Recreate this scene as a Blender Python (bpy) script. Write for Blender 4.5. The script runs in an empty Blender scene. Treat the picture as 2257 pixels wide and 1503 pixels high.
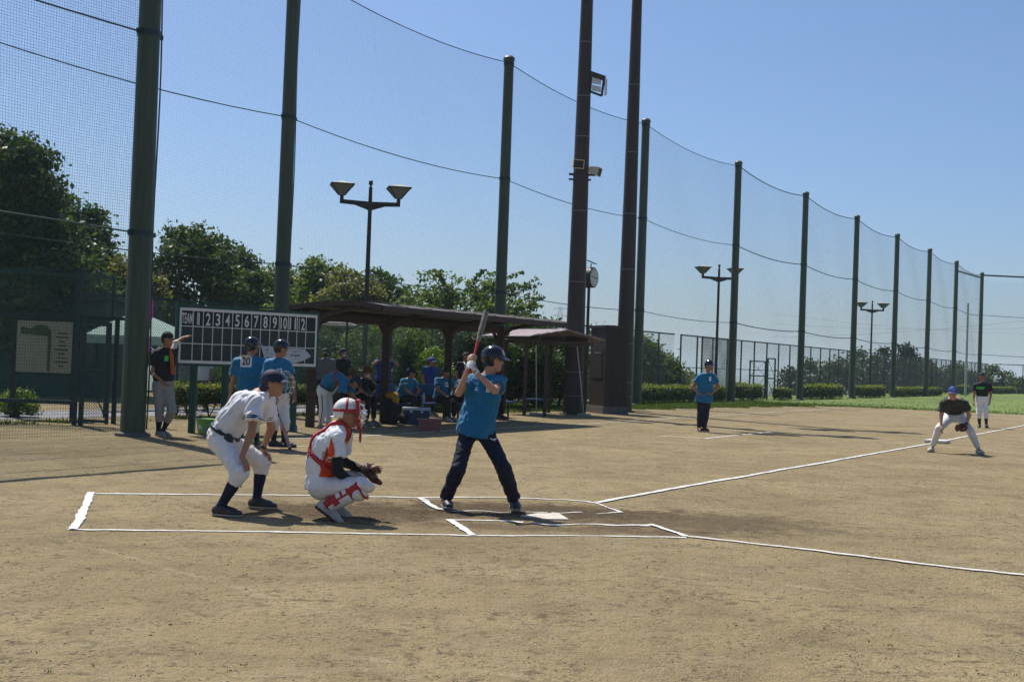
import bpy, bmesh, math, random
import numpy as np
from mathutils import Vector, Matrix
from mathutils.bvhtree import BVHTree

random.seed(7)
RNG = np.random.default_rng(11)
SC = bpy.context.scene
COL = SC.collection

# ------------------------------------------------------------------ camera
F_PX, CX, CY = 2650.0, 1128.5, 751.5          # focal length and centre in photograph pixels
CAM_H, ROLL, PITCH = 1.5, 0.036, math.atan(44.5 / 2650.0)
_r0 = Vector((math.cos(ROLL), 0, math.sin(ROLL)))
_u0 = Vector((-math.sin(ROLL), 0, math.cos(ROLL)))
_rp = Matrix.Rotation(PITCH, 3, 'X')
CR, CU, CF = _rp @ _r0, _rp @ _u0, _rp @ Vector((0, 1, 0))
cam_data = bpy.data.cameras.new('camera')
cam = bpy.data.objects.new('camera', cam_data)
COL.objects.link(cam)
cam_data.sensor_width = 36.0
cam_data.lens = F_PX / 2257.0 * 36.0
cam_data.clip_start = 0.1
cam_data.clip_end = 30000
_m = Matrix((CR, CU, -CF)).transposed().to_4x4()
_m.translation = (0, 0, CAM_H)
cam.matrix_world = _m
SC.camera = cam

# ------------------------------------------------------------------ sky, sun, exposure
SUN_EL, SUN_AZ = math.radians(58.0), math.atan2(-0.60, 0.80)   # azimuth from +Y towards +X
sun_dir = Vector((math.sin(SUN_AZ) * math.cos(SUN_EL), math.cos(SUN_AZ) * math.cos(SUN_EL), math.sin(SUN_EL)))
world = bpy.data.worlds.new('World')
SC.world = world
world.use_nodes = True
_nt = world.node_tree
_sky = _nt.nodes.new('ShaderNodeTexSky')
_sky.sky_type = 'NISHITA'
_sky.sun_disc = False
_sky.sun_elevation = SUN_EL
_sky.sun_rotation = SUN_AZ
_sky.altitude = 100
_sky.air_density = 0.95
_sky.dust_density = 1.6
_sky.ozone_density = 10.0
_bg = _nt.nodes['Background']
_bg.inputs['Strength'].default_value = 0.101
_nt.links.new(_sky.outputs[0], _bg.inputs[0])
sun_data = bpy.data.lights.new('sun', 'SUN')
sun_data.energy = 5.0
sun_data.angle = math.radians(0.53)
sun_data.color = (1.0, 0.95, 0.87)
sun = bpy.data.objects.new('sun', sun_data)
COL.objects.link(sun)
sun.rotation_euler = sun_dir.to_track_quat('Z', 'Y').to_euler()
sun.location = (-20, 30, 60)
SC.view_settings.view_transform = 'Standard'
SC.view_settings.look = 'None'
SC.view_settings.exposure = 0.3
SC.view_settings.gamma = 1.0
SC.view_settings.use_curve_mapping = False
SC.render.engine = 'CYCLES'
SC.cycles.use_denoising = True
SC.cycles.denoising_prefilter = 'NONE'
SC.cycles.denoising_input_passes = 'RGB_ALBEDO_NORMAL'
SC.cycles.max_bounces = 6
SC.cycles.diffuse_bounces = 3
SC.cycles.glossy_bounces = 2
SC.cycles.transmission_bounces = 3
SC.cycles.transparent_max_bounces = 8
SC.cycles.caustics_reflective = False
SC.cycles.caustics_refractive = False

# ------------------------------------------------------------------ pixel helpers
def ray(px, py):
    return CR * ((px - CX) / F_PX) + CU * ((CY - py) / F_PX) + CF
def P(px, py, Y):
    d = ray(px, py); t = Y / d.y
    return Vector((d.x * t, Y, CAM_H + d.z * t))
def G(px, py, z=0.0):
    d = ray(px, py); t = (z - CAM_H) / d.z
    return Vector((d.x * t, d.y * t, z))
# the safety net stands on a line parallel to the left foul line
LD = Vector((0.515, 0.857, 0.0)).normalized()        # along
LB = Vector((-LD.y, LD.x, 0.0))                      # behind (away from the field)
N0 = Vector((-5.5, 28.5, 0.0))
def L(s, off=0.0, z=0.0):
    return N0 + LD * s + LB * off + Vector((0, 0, z))
def s_at(px, off=0.0):
    """place along the net line (at offset off) that the column px looks at"""
    h = 796.0 + 0.036 * (px - 1128)
    d = ray(px, h); k = d.x / d.y
    b = N0 + LB * off
    return (b.x - k * b.y) / (k * LD.y - LD.x)

# ------------------------------------------------------------------ materials
def mat(name, col, rough=0.7, var=0.0, scale=8.0, bump=0.0, bscale=None, metal=0.0, spec=0.4, island=0.0,
        trans=None, col2=None, stretch=None, sheen=0.0):
    m = bpy.data.materials.new(name)
    m.use_nodes = True
    nt = m.node_tree; N = nt.nodes; Lk = nt.links
    b = N['Principled BSDF']
    b.inputs['Base Color'].default_value = (*col, 1)
    b.inputs['Roughness'].default_value = rough
    b.inputs['Metallic'].default_value = metal
    b.inputs['Specular IOR Level'].default_value = spec
    if sheen:
        b.inputs['Sheen Weight'].default_value = sheen
    src = None
    tc = N.new('ShaderNodeTexCoord')
    mp = N.new('ShaderNodeMapping')
    Lk.new(tc.outputs['Object'], mp.inputs[0])
    if stretch:
        mp.inputs['Scale'].default_value = stretch
    if var > 0 or col2:
        nz = N.new('ShaderNodeTexNoise')
        nz.inputs['Scale'].default_value = scale
        nz.inputs['Detail'].default_value = 6
        nz.inputs['Roughness'].default_value = 0.65
        Lk.new(mp.outputs[0], nz.inputs[0])
        rp = N.new('ShaderNodeValToRGB')
        c2 = col2 if col2 else tuple(min(1, c * (1 + var)) for c in col)
        c1 = col if col2 else tuple(c * (1 - var) for c in col)
        rp.color_ramp.elements[0].position = 0.32
        rp.color_ramp.elements[1].position = 0.68
        rp.color_ramp.elements[0].color = (*c1, 1)
        rp.color_ramp.elements[1].color = (*c2, 1)
        Lk.new(nz.outputs[0], rp.inputs[0])
        src = rp.outputs[0]
    if island > 0:
        ge = N.new('ShaderNodeNewGeometry')
        hs = N.new('ShaderNodeHueSaturation')
        mr = N.new('ShaderNodeMapRange')
        mr.inputs['To Min'].default_value = 1 - island
        mr.inputs['To Max'].default_value = 1 + island
        Lk.new(ge.outputs['Random Per Island'], mr.inputs[0])
        Lk.new(mr.outputs[0], hs.inputs['Value'])
        mr2 = N.new('ShaderNodeMapRange')
        mr2.inputs['To Min'].default_value = 0.5 + island * 0.045
        mr2.inputs['To Max'].default_value = 0.5 - island * 0.045
        Lk.new(ge.outputs['Random Per Island'], mr2.inputs[0])
        Lk.new(mr2.outputs[0], hs.inputs['Hue'])
        if src: Lk.new(src, hs.inputs['Color'])
        else: hs.inputs['Color'].default_value = (*col, 1)
        src = hs.outputs[0]
    if src:
        Lk.new(src, b.inputs['Base Color'])
    if bump > 0:
        nb = N.new('ShaderNodeTexNoise')
        nb.inputs['Scale'].default_value = bscale or scale * 3
        nb.inputs['Detail'].default_value = 5
        Lk.new(mp.outputs[0], nb.inputs[0])
        bp = N.new('ShaderNodeBump')
        bp.inputs['Strength'].default_value = 1.0
        bp.inputs['Distance'].default_value = bump
        Lk.new(nb.outputs[0], bp.inputs['Height'])
        Lk.new(bp.outputs[0], b.inputs['Normal'])
    if trans:
        tr = N.new('ShaderNodeBsdfTranslucent')
        mx = N.new('ShaderNodeMixShader')
        mx.inputs[0].default_value = trans
        if src: 
            br = N.new('ShaderNodeHueSaturation')
            br.inputs['Value'].default_value = 1.6
            br.inputs['Saturation'].default_value = 1.15
            Lk.new(src, br.inputs['Color'])
            Lk.new(br.outputs[0], tr.inputs['Color'])
        else: tr.inputs['Color'].default_value = (*[min(1, c * 1.6) for c in col], 1)
        Lk.new(b.outputs[0], mx.inputs[1]); Lk.new(tr.outputs[0], mx.inputs[2])
        Lk.new(mx.outputs[0], N['Material Output'].inputs[0])
    return m

M = {}
def defmats():
    # cloth
    M['blue'] = mat('blue_jersey', (0.0, 0.135, 0.27), 0.75, 0.12, 5, 0.007, 11, sheen=0.15)
    M['royal'] = mat('royal_blue_cloth', (0.01, 0.045, 0.22), 0.75, 0.12, 5, 0.007, 14)
    M['white'] = mat('white_uniform', (0.76, 0.76, 0.76), 0.8, 0.06, 4, 0.007, 12)
    M['dirtywhite'] = mat('dusty_white_trousers', (0.6, 0.58, 0.54), 0.85, col2=(0.72, 0.71, 0.69), scale=5, bump=0.007, bscale=12)
    M['greyw'] = mat('pale_grey_uniform', (0.66, 0.66, 0.67), 0.8, 0.05, 4, 0.007, 12)
    M['greypants'] = mat('grey_trousers', (0.27, 0.25, 0.23), 0.85, 0.1, 5, 0.007, 12)
    M['navy'] = mat('navy_cloth', (0.006, 0.009, 0.024), 0.8, 0.25, 5, 0.007, 12)
    M['navycap'] = mat('navy_cap_cloth', (0.008, 0.014, 0.05), 0.75, 0.2, 20, 0.001, 60)
    M['navysock'] = mat('navy_sock', (0.004, 0.007, 0.03), 0.85, 0.2, 30)
    M['black'] = mat('black_cloth', (0.008, 0.008, 0.01), 0.8, 0.3, 5, 0.007, 12)
    M['charcoal'] = mat('charcoal_cloth', (0.035, 0.036, 0.028), 0.85, 0.2, 5, 0.007, 12)
    M['greyhood'] = mat('grey_hoodie', (0.16, 0.16, 0.16), 0.85, 0.15, 5, 0.007, 12)
    M['plaid'] = mat('checked_shirt', (0.09, 0.1, 0.1), 0.85, col2=(0.3, 0.3, 0.28), scale=18)
    M['orange'] = mat('orange_towel', (0.4, 0.1, 0.02), 0.9, 0.15, 10, 0.003, 30)
    M['orangepanel'] = mat('orange_side_panel', (0.62, 0.06, 0.008), 0.8, 0.1, 6, 0.003, 20)
    M['red'] = mat('red_gear', (0.38, 0.012, 0.018), 0.5, 0.12, 12)
    M['gearwhite'] = mat('white_gear', (0.66, 0.64, 0.6), 0.45, 0.06, 8)
    M['gearcream'] = mat('cream_padding', (0.55, 0.52, 0.42), 0.7, 0.1, 8, 0.003, 20)
    M['skin'] = mat('tanned_skin', (0.33, 0.165, 0.095), 0.55, 0.1, 9, spec=0.35)
    M['skin2'] = mat('light_skin', (0.46, 0.25, 0.16), 0.55, 0.08, 9, spec=0.35)
    M['hair'] = mat('dark_hair', (0.012, 0.009, 0.007), 0.5, 0.3, 60, 0.003, 120)
    M['helmet'] = mat('black_helmet_shell', (0.006, 0.007, 0.012), 0.16, 0.2, 6, spec=0.6)
    M['brimgrey'] = mat('grey_helmet_brim', (0.012, 0.014, 0.022), 0.2, spec=0.8)
    M['shoeblack'] = mat('black_shoe', (0.012, 0.012, 0.015), 0.5, col2=(0.04, 0.037, 0.03), scale=14)
    M['shoegrey'] = mat('dusty_grey_shoe', (0.14, 0.13, 0.12), 0.6, col2=(0.3, 0.28, 0.25), scale=12)
    M['shoewhite'] = mat('dusty_white_shoe', (0.3, 0.27, 0.23), 0.6, col2=(0.5, 0.48, 0.45), scale=10)
    M['shoered'] = mat('dark_red_shoe', (0.12, 0.02, 0.018), 0.6)
    M['sole'] = mat('dusty_rubber_sole', (0.34, 0.3, 0.23), 0.8, 0.15, 15)
    M['leather'] = mat('brown_leather', (0.14, 0.045, 0.02), 0.5, 0.3, 14, 0.003, 40)
    M['leatherdark'] = mat('dark_leather', (0.045, 0.015, 0.01), 0.5, 0.3, 14, 0.003, 40)
    M['facemask'] = mat('white_cloth_mask', (0.6, 0.6, 0.58), 0.8)
    M['wire'] = mat('cream_mask_wire', (0.36, 0.34, 0.28), 0.4)
    M['wirewhite'] = mat('white_mask_wire', (0.7, 0.68, 0.66), 0.35)
    M['lime'] = mat('lime_print', (0.06, 0.55, 0.05), 0.6)
    M['printwhite'] = mat('white_print', (0.7, 0.72, 0.72), 0.6)
    M['printblack'] = mat('black_print', (0.01, 0.01, 0.012), 0.7)
    M['printblue'] = mat('light_blue_print', (0.03, 0.3, 0.5), 0.7)
    M['beltblack'] = mat('black_belt', (0.01, 0.01, 0.011), 0.4)
    M['eye'] = mat('dark_eye', (0.01, 0.008, 0.006), 0.2)
    M['lip'] = mat('lip', (0.28, 0.09, 0.07), 0.5)
    M['hatbrown'] = mat('brown_felt_hat', (0.1, 0.05, 0.02), 0.85, 0.2, 10)
    # place
    M['netpole'] = mat('green_painted_steel', (0.026, 0.042, 0.025), 0.5, col2=(0.052, 0.077, 0.046), scale=1.6, stretch=(6, 6, 0.5))
    M['netgreen'] = mat('dark_green_twine', (0.012, 0.045, 0.042), 0.85)
    M['cable'] = mat('green_cable', (0.02, 0.06, 0.055), 0.6)
    M['fencegreen'] = mat('green_fence_paint', (0.008, 0.055, 0.042), 0.5, 0.15, 2)
    M['fencedark'] = mat('dark_green_fence_paint', (0.008, 0.03, 0.034), 0.5, 0.15, 2)
    M['brown'] = mat('brown_painted_steel', (0.028, 0.018, 0.015), 0.55, col2=(0.042, 0.028, 0.023), scale=1.5, stretch=(3, 3, 0.5))
    M['brownwood'] = mat('brown_timber', (0.035, 0.02, 0.015), 0.7, col2=(0.06, 0.036, 0.027), scale=3, stretch=(1, 1, 8), bump=0.002, bscale=30)
    M['roofbrown'] = mat('brown_roof_sheet', (0.075, 0.06, 0.053), 0.6, col2=(0.13, 0.108, 0.096), scale=2)
    M['roofpink'] = mat('faded_red_roof_sheet', (0.2, 0.14, 0.14), 0.5, col2=(0.34, 0.26, 0.26), scale=2)
    M['bandpale'] = mat('pale_steel_band', (0.13, 0.12, 0.115), 0.4)
    M['lampdark'] = mat('dark_brown_lamp_steel', (0.016, 0.011, 0.012), 0.45)
    M['lampglass'] = mat('frosted_lamp_panel', (0.22, 0.24, 0.22), 0.5, trans=0.35)
    M['lampcap'] = mat('pale_lamp_cap', (0.4, 0.38, 0.32), 0.5)
    M['steel'] = mat('grey_steel', (0.3, 0.3, 0.3), 0.4, metal=0.6)
    M['cream'] = mat('cream_speaker_housing', (0.55, 0.5, 0.36), 0.6, 0.1, 5)
    M['glassw'] = mat('pale_floodlight_glass', (0.55, 0.62, 0.68), 0.2)
    M['boardgreen'] = mat('dark_scoreboard_panel', (0.012, 0.022, 0.021), 0.7, col2=(0.045, 0.054, 0.05), scale=4)
    M['boardhead'] = mat('navy_scoreboard_header', (0.006, 0.011, 0.02), 0.6, 0.2, 6)
    M['boardwhite'] = mat('white_board_paint', (0.62, 0.62, 0.58), 0.6, 0.08, 10)
    M['mapboard'] = mat('cream_notice_panel', (0.42, 0.4, 0.27), 0.7, 0.06, 4)
    M['mapgreen'] = mat('green_map_print', (0.075, 0.12, 0.035), 0.7)
    M['signboard'] = mat('dark_frame_paint', (0.012, 0.015, 0.016), 0.6)
    M['teal'] = mat('teal_wall', (0.016, 0.062, 0.056), 0.7, 0.15, 1.5)
    M['tent'] = mat('pale_green_tent_canvas', (0.4, 0.52, 0.46), 0.8, 0.05, 2, trans=0.4)
    M['flag'] = mat('magenta_flag_cloth', (0.3, 0.03, 0.15), 0.8, col2=(0.1, 0.05, 0.2), scale=6, trans=0.3)
    M['lime_plastic'] = mat('lime_green_plastic', (0.2, 0.42, 0.1), 0.4, 0.08, 5, trans=0.2)
    M['coolerblue'] = mat('navy_plastic', (0.012, 0.022, 0.06), 0.4, 0.1, 5)
    M['coolerwhite'] = mat('grey_white_plastic', (0.4, 0.44, 0.48), 0.45)
    M['pink'] = mat('pink_plastic', (0.28, 0.1, 0.09), 0.45, 0.1, 6)
    M['yellow'] = mat('mustard_fabric', (0.42, 0.22, 0.01), 0.8, 0.2, 10, 0.004, 30)
    M['benchblue'] = mat('blue_bench_plastic', (0.008, 0.045, 0.13), 0.45, 0.12, 5)
    M['chalk'] = mat('white_chalk', (0.5, 0.48, 0.43), 0.95, col2=(0.68, 0.67, 0.64), scale=16, bump=0.004, bscale=90)
    M['chalkfaint'] = mat('worn_chalk', (0.5, 0.45, 0.37), 0.95, col2=(0.68, 0.66, 0.62), scale=14)
    M['plate'] = mat('white_rubber', (0.4, 0.35, 0.27), 0.7, col2=(0.56, 0.52, 0.44), scale=14, bump=0.001, bscale=50)
    M['clod'] = mat('soil_clod', (0.2, 0.14, 0.078), 0.95, island=0.35)
    M['pebble'] = mat('pebble', (0.3, 0.26, 0.2), 0.85, island=0.4)
    M['asphalt'] = mat('grey_path', (0.17, 0.17, 0.18), 0.9, 0.1, 6, 0.002, 60)
    M['kerb'] = mat('concrete_kerb', (0.12, 0.115, 0.105), 0.85, 0.12, 6)
    M['bark'] = mat('bark', (0.055, 0.04, 0.028), 0.9, 0.3, 6, 0.02, 18)
    M['leafdark'] = mat('dark_leaf', (0.044, 0.075, 0.018), 0.5, island=0.5, trans=0.38, spec=0.35)
    M['leafmid'] = mat('mid_leaf', (0.082, 0.125, 0.026), 0.5, island=0.5, trans=0.4, spec=0.35)
    M['leafbright'] = mat('bright_leaf', (0.13, 0.2, 0.03), 0.5, island=0.4, trans=0.35, spec=0.4)
    M['leafolive'] = mat('olive_leaf', (0.115, 0.128, 0.034), 0.55, island=0.5, trans=0.4)
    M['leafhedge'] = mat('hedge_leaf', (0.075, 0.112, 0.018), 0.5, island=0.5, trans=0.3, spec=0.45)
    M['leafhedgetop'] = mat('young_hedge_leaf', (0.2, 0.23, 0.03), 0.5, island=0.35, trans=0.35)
    M['leafpine'] = mat('pine_needle', (0.028, 0.05, 0.024), 0.6, island=0.4, trans=0.15)
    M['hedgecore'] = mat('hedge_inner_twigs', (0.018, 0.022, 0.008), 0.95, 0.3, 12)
    M['grassblade'] = mat('grass_blade', (0.085, 0.13, 0.02), 0.6, island=0.45, trans=0.3)
    M['pylon'] = mat('galvanised_lattice', (0.22, 0.24, 0.26), 0.6)
defmats()

# ------------------------------------------------------------------ object helpers
def finish(o, label=None, cat=None, group=None, kind=None):
    if label: o['label'] = label
    if cat: o['category'] = cat
    if group: o['group'] = group
    if kind: o['kind'] = kind
    return o
def empty(name, loc, label=None, cat=None, group=None):
    o = bpy.data.objects.new(name, None)
    o.empty_display_size = 0.2
    o.location = loc
    COL.objects.link(o)
    return finish(o, label, cat, group)
def root_of(o):
    v = Vector(o.location)
    while o.parent is not None:
        o = o.parent
        v += Vector(o.location)
    return v
def mesh_obj(name, verts, faces, m, parent=None, smooth=False):
    """verts in world coordinates; the origin goes to the bottom centre"""
    v = np.asarray(verts, dtype=np.float64).reshape(-1, 3)
    lo, hi = v.min(0), v.max(0)
    base = np.array([(lo[0] + hi[0]) / 2, (lo[1] + hi[1]) / 2, lo[2]])
    me = bpy.data.meshes.new(name)
    vv = (v - base).astype(np.float32)
    if isinstance(faces, np.ndarray):
        n, k = faces.shape
        me.vertices.add(len(vv)); me.vertices.foreach_set('co', vv.ravel())
        me.loops.add(n * k); me.loops.foreach_set('vertex_index', faces.astype(np.int32).ravel())
        me.polygons.add(n)
        me.polygons.foreach_set('loop_start', np.arange(0, n * k, k, dtype=np.int32))
        me.polygons.foreach_set('loop_total', np.full(n, k, dtype=np.int32))
        me.update(calc_edges=True)
    else:
        me.from_pydata([tuple(map(float, a)) for a in vv], [], faces)
        me.update()
    me.materials.append(m)
    if smooth:
        me.polygons.foreach_set('use_smooth', np.ones(len(me.polygons), dtype=bool))
    o = bpy.data.objects.new(name, me)
    COL.objects.link(o)
    b = Vector(base)
    if parent is not None:
        o.parent = parent
        o.location = b - root_of(parent)
    else:
        o.location = b
    return o

def frame_of(d, up=None):
    d = Vector(d).normalized()
    up = Vector(up) if up is not None else (Vector((0, 0, 1)) if abs(d.z) < 0.95 else Vector((0, 1, 0)))
    s = d.cross(up).normalized()
    return d, s, s.cross(d).normalized()

class MB:
    def __init__(self): self.v = []; self.f = []
    def add(self, vs, fs):
        n = len(self.v)
        self.v += [tuple(x) for x in vs]
        self.f += [tuple(i + n for i in f) for f in fs]
        return self
    def box(self, c, ax, ay, az):
        """centre and three half-axis vectors"""
        c = Vector(c); ax = Vector(ax); ay = Vector(ay); az = Vector(az)
        vs = [c + ax * i + ay * j + az * k for k in (-1, 1) for j in (-1, 1) for i in (-1, 1)]
        if ax.cross(ay).dot(az) < 0: fs = [(0, 1, 3, 2), (4, 6, 7, 5), (0, 4, 5, 1), (2, 3, 7, 6), (0, 2, 6, 4), (1, 5, 7, 3)]
        else: fs = [(0, 2, 3, 1), (4, 5, 7, 6), (0, 1, 5, 4), (2, 6, 7, 3), (0, 4, 6, 2), (1, 3, 7, 5)]
        return self.add(vs, fs)
    def bar(self, A, B, w, h=None, up=None):
        A = Vector(A); B = Vector(B)
        d, s, u = frame_of(B - A, up)
        return self.box((A + B) / 2, (B - A) / 2, s * w / 2, u * (h or w) / 2)
    def cone(self, A, B, ra, rb, n=12, caps=True):
        A = Vector(A); B = Vector(B); d, s, u = frame_of(B - A)
        vs = []
        for c, r in ((A, ra), (B, rb)):
            for i in range(n):
                a = 2 * math.pi * i / n
                vs.append(c + s * (r * math.cos(a)) + u * (r * math.sin(a)))
        fs = [(i, n + i, n + (i + 1) % n, (i + 1) % n) for i in range(n)]
        if caps: fs += [tuple(range(n)), tuple(range(2 * n - 1, n - 1, -1))]
        return self.add(vs, fs)
    def tube(self, pts, r, n=6, closed=False):
        pts = [Vector(p) for p in pts]
        rs = r if isinstance(r, (list, tuple)) else [r] * len(pts)
        vs = []; m = len(pts); prev = None
        for i, p in enumerate(pts):
            a = pts[(i - 1) % m] if (closed or i > 0) else p
            b = pts[(i + 1) % m] if (closed or i < m - 1) else p
            d = (b - a).normalized()
            if prev is None: _, s, u = frame_of(d)
            else:
                s = (prev - d * prev.dot(d)).normalized(); u = s.cross(d)
            prev = s
            for k in range(n):
                t = 2 * math.pi * k / n
                vs.append(p + (s * math.cos(t) + u * math.sin(t)) * rs[i])
        fs = []
        for i in range(m if closed else m - 1):
            j = (i + 1) % m
            for k in range(n):
                k2 = (k + 1) % n
                fs.append((i * n + k, j * n + k, j * n + k2, i * n + k2))
        if not closed:
            fs += [tuple(range(n)), tuple(range(m * n - 1, (m - 1) * n - 1, -1))]
        return self.add(vs, fs)
    def lathe(self, C, axis, prof, n=20, side=None):
        """profile of (radius, height along axis)"""
        C = Vector(C); d, s, u = frame_of(axis, side)
        vs = []
        for r, h in prof:
            for i in range(n):
                a = 2 * math.pi * i / n
                vs.append(C + d * h + s * (r * math.cos(a)) + u * (r * math.sin(a)))
        m = len(prof)
        fs = [(i * n + k, (i + 1) * n + k, (i + 1) * n + (k + 1) % n, i * n + (k + 1) % n) for i in range(m - 1) for k in range(n)]
        fs += [tuple(range(n)), tuple(range(m * n - 1, (m - 1) * n - 1, -1))]
        return self.add(vs, fs)
    def prism(self, poly, thick):
        """flat polygon (list of points) pushed along vector thick"""
        n = len(poly); t = Vector(thick)
        vs = [Vector(p) for p in poly] + [Vector(p) + t for p in poly]
        fs = [tuple(range(n - 1, -1, -1)), tuple(range(n, 2 * n))]
        fs += [(i, (i + 1) % n, n + (i + 1) % n, n + i) for i in range(n)]
        return self.add(vs, fs)
    def build(self, name, m, parent=None, smooth=False):
        o = mesh_obj(name, self.v, self.f, m, parent, smooth)
        if smooth:
            bm = bmesh.new(); bm.from_mesh(o.data)
            for e in bm.edges:
                if len(e.link_faces) == 2 and e.calc_face_angle(0) > 0.7: e.smooth = False
            bmesh.ops.recalc_face_normals(bm, faces=bm.faces)
            bm.to_mesh(o.data); bm.free()
        return o

def text_mesh(s, size, bold=0.0, sx=1.0):
    cu = bpy.data.curves.new('txt', 'FONT')
    cu.body = s; cu.size = size; cu.align_x = 'CENTER'; cu.align_y = 'CENTER'
    cu.offset = bold; cu.resolution_u = 3; cu.fill_mode = 'FRONT'
    o = bpy.data.objects.new('txt', cu); COL.objects.link(o)
    dg = bpy.context.evaluated_depsgraph_get()
    me = bpy.data.meshes.new_from_object(o.evaluated_get(dg))
    vs = np.array([v.co[:] for v in me.vertices]).reshape(-1, 3); fs = [tuple(p.vertices) for p in me.polygons]
    bpy.data.objects.remove(o); bpy.data.curves.remove(cu); bpy.data.meshes.remove(me)
    if len(vs):
        vs[:, 0] *= sx
        lo, hi = vs.min(0), vs.max(0)
        vs -= (lo + hi) / 2
    return vs, fs
def text_on(name, s, C, right, up, size, m, parent, bold=0.0, sx=1.0, lift=0.003, height=None, width=None):
    vs, fs = text_mesh(s, size, bold, sx)
    h = vs[:, 1].max() - vs[:, 1].min(); w = vs[:, 0].max() - vs[:, 0].min()
    if height: vs[:, 1] *= height / h
    if width: vs[:, 0] *= width / w
    r = np.array(Vector(right).normalized()); u = np.array(Vector(up).normalized()); nrm = np.cross(r, u)
    W = np.array(C)[None] + vs[:, :1] * r + vs[:, 1:2] * u + nrm * lift
    return mesh_obj(name, W, fs, m, parent)

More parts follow.
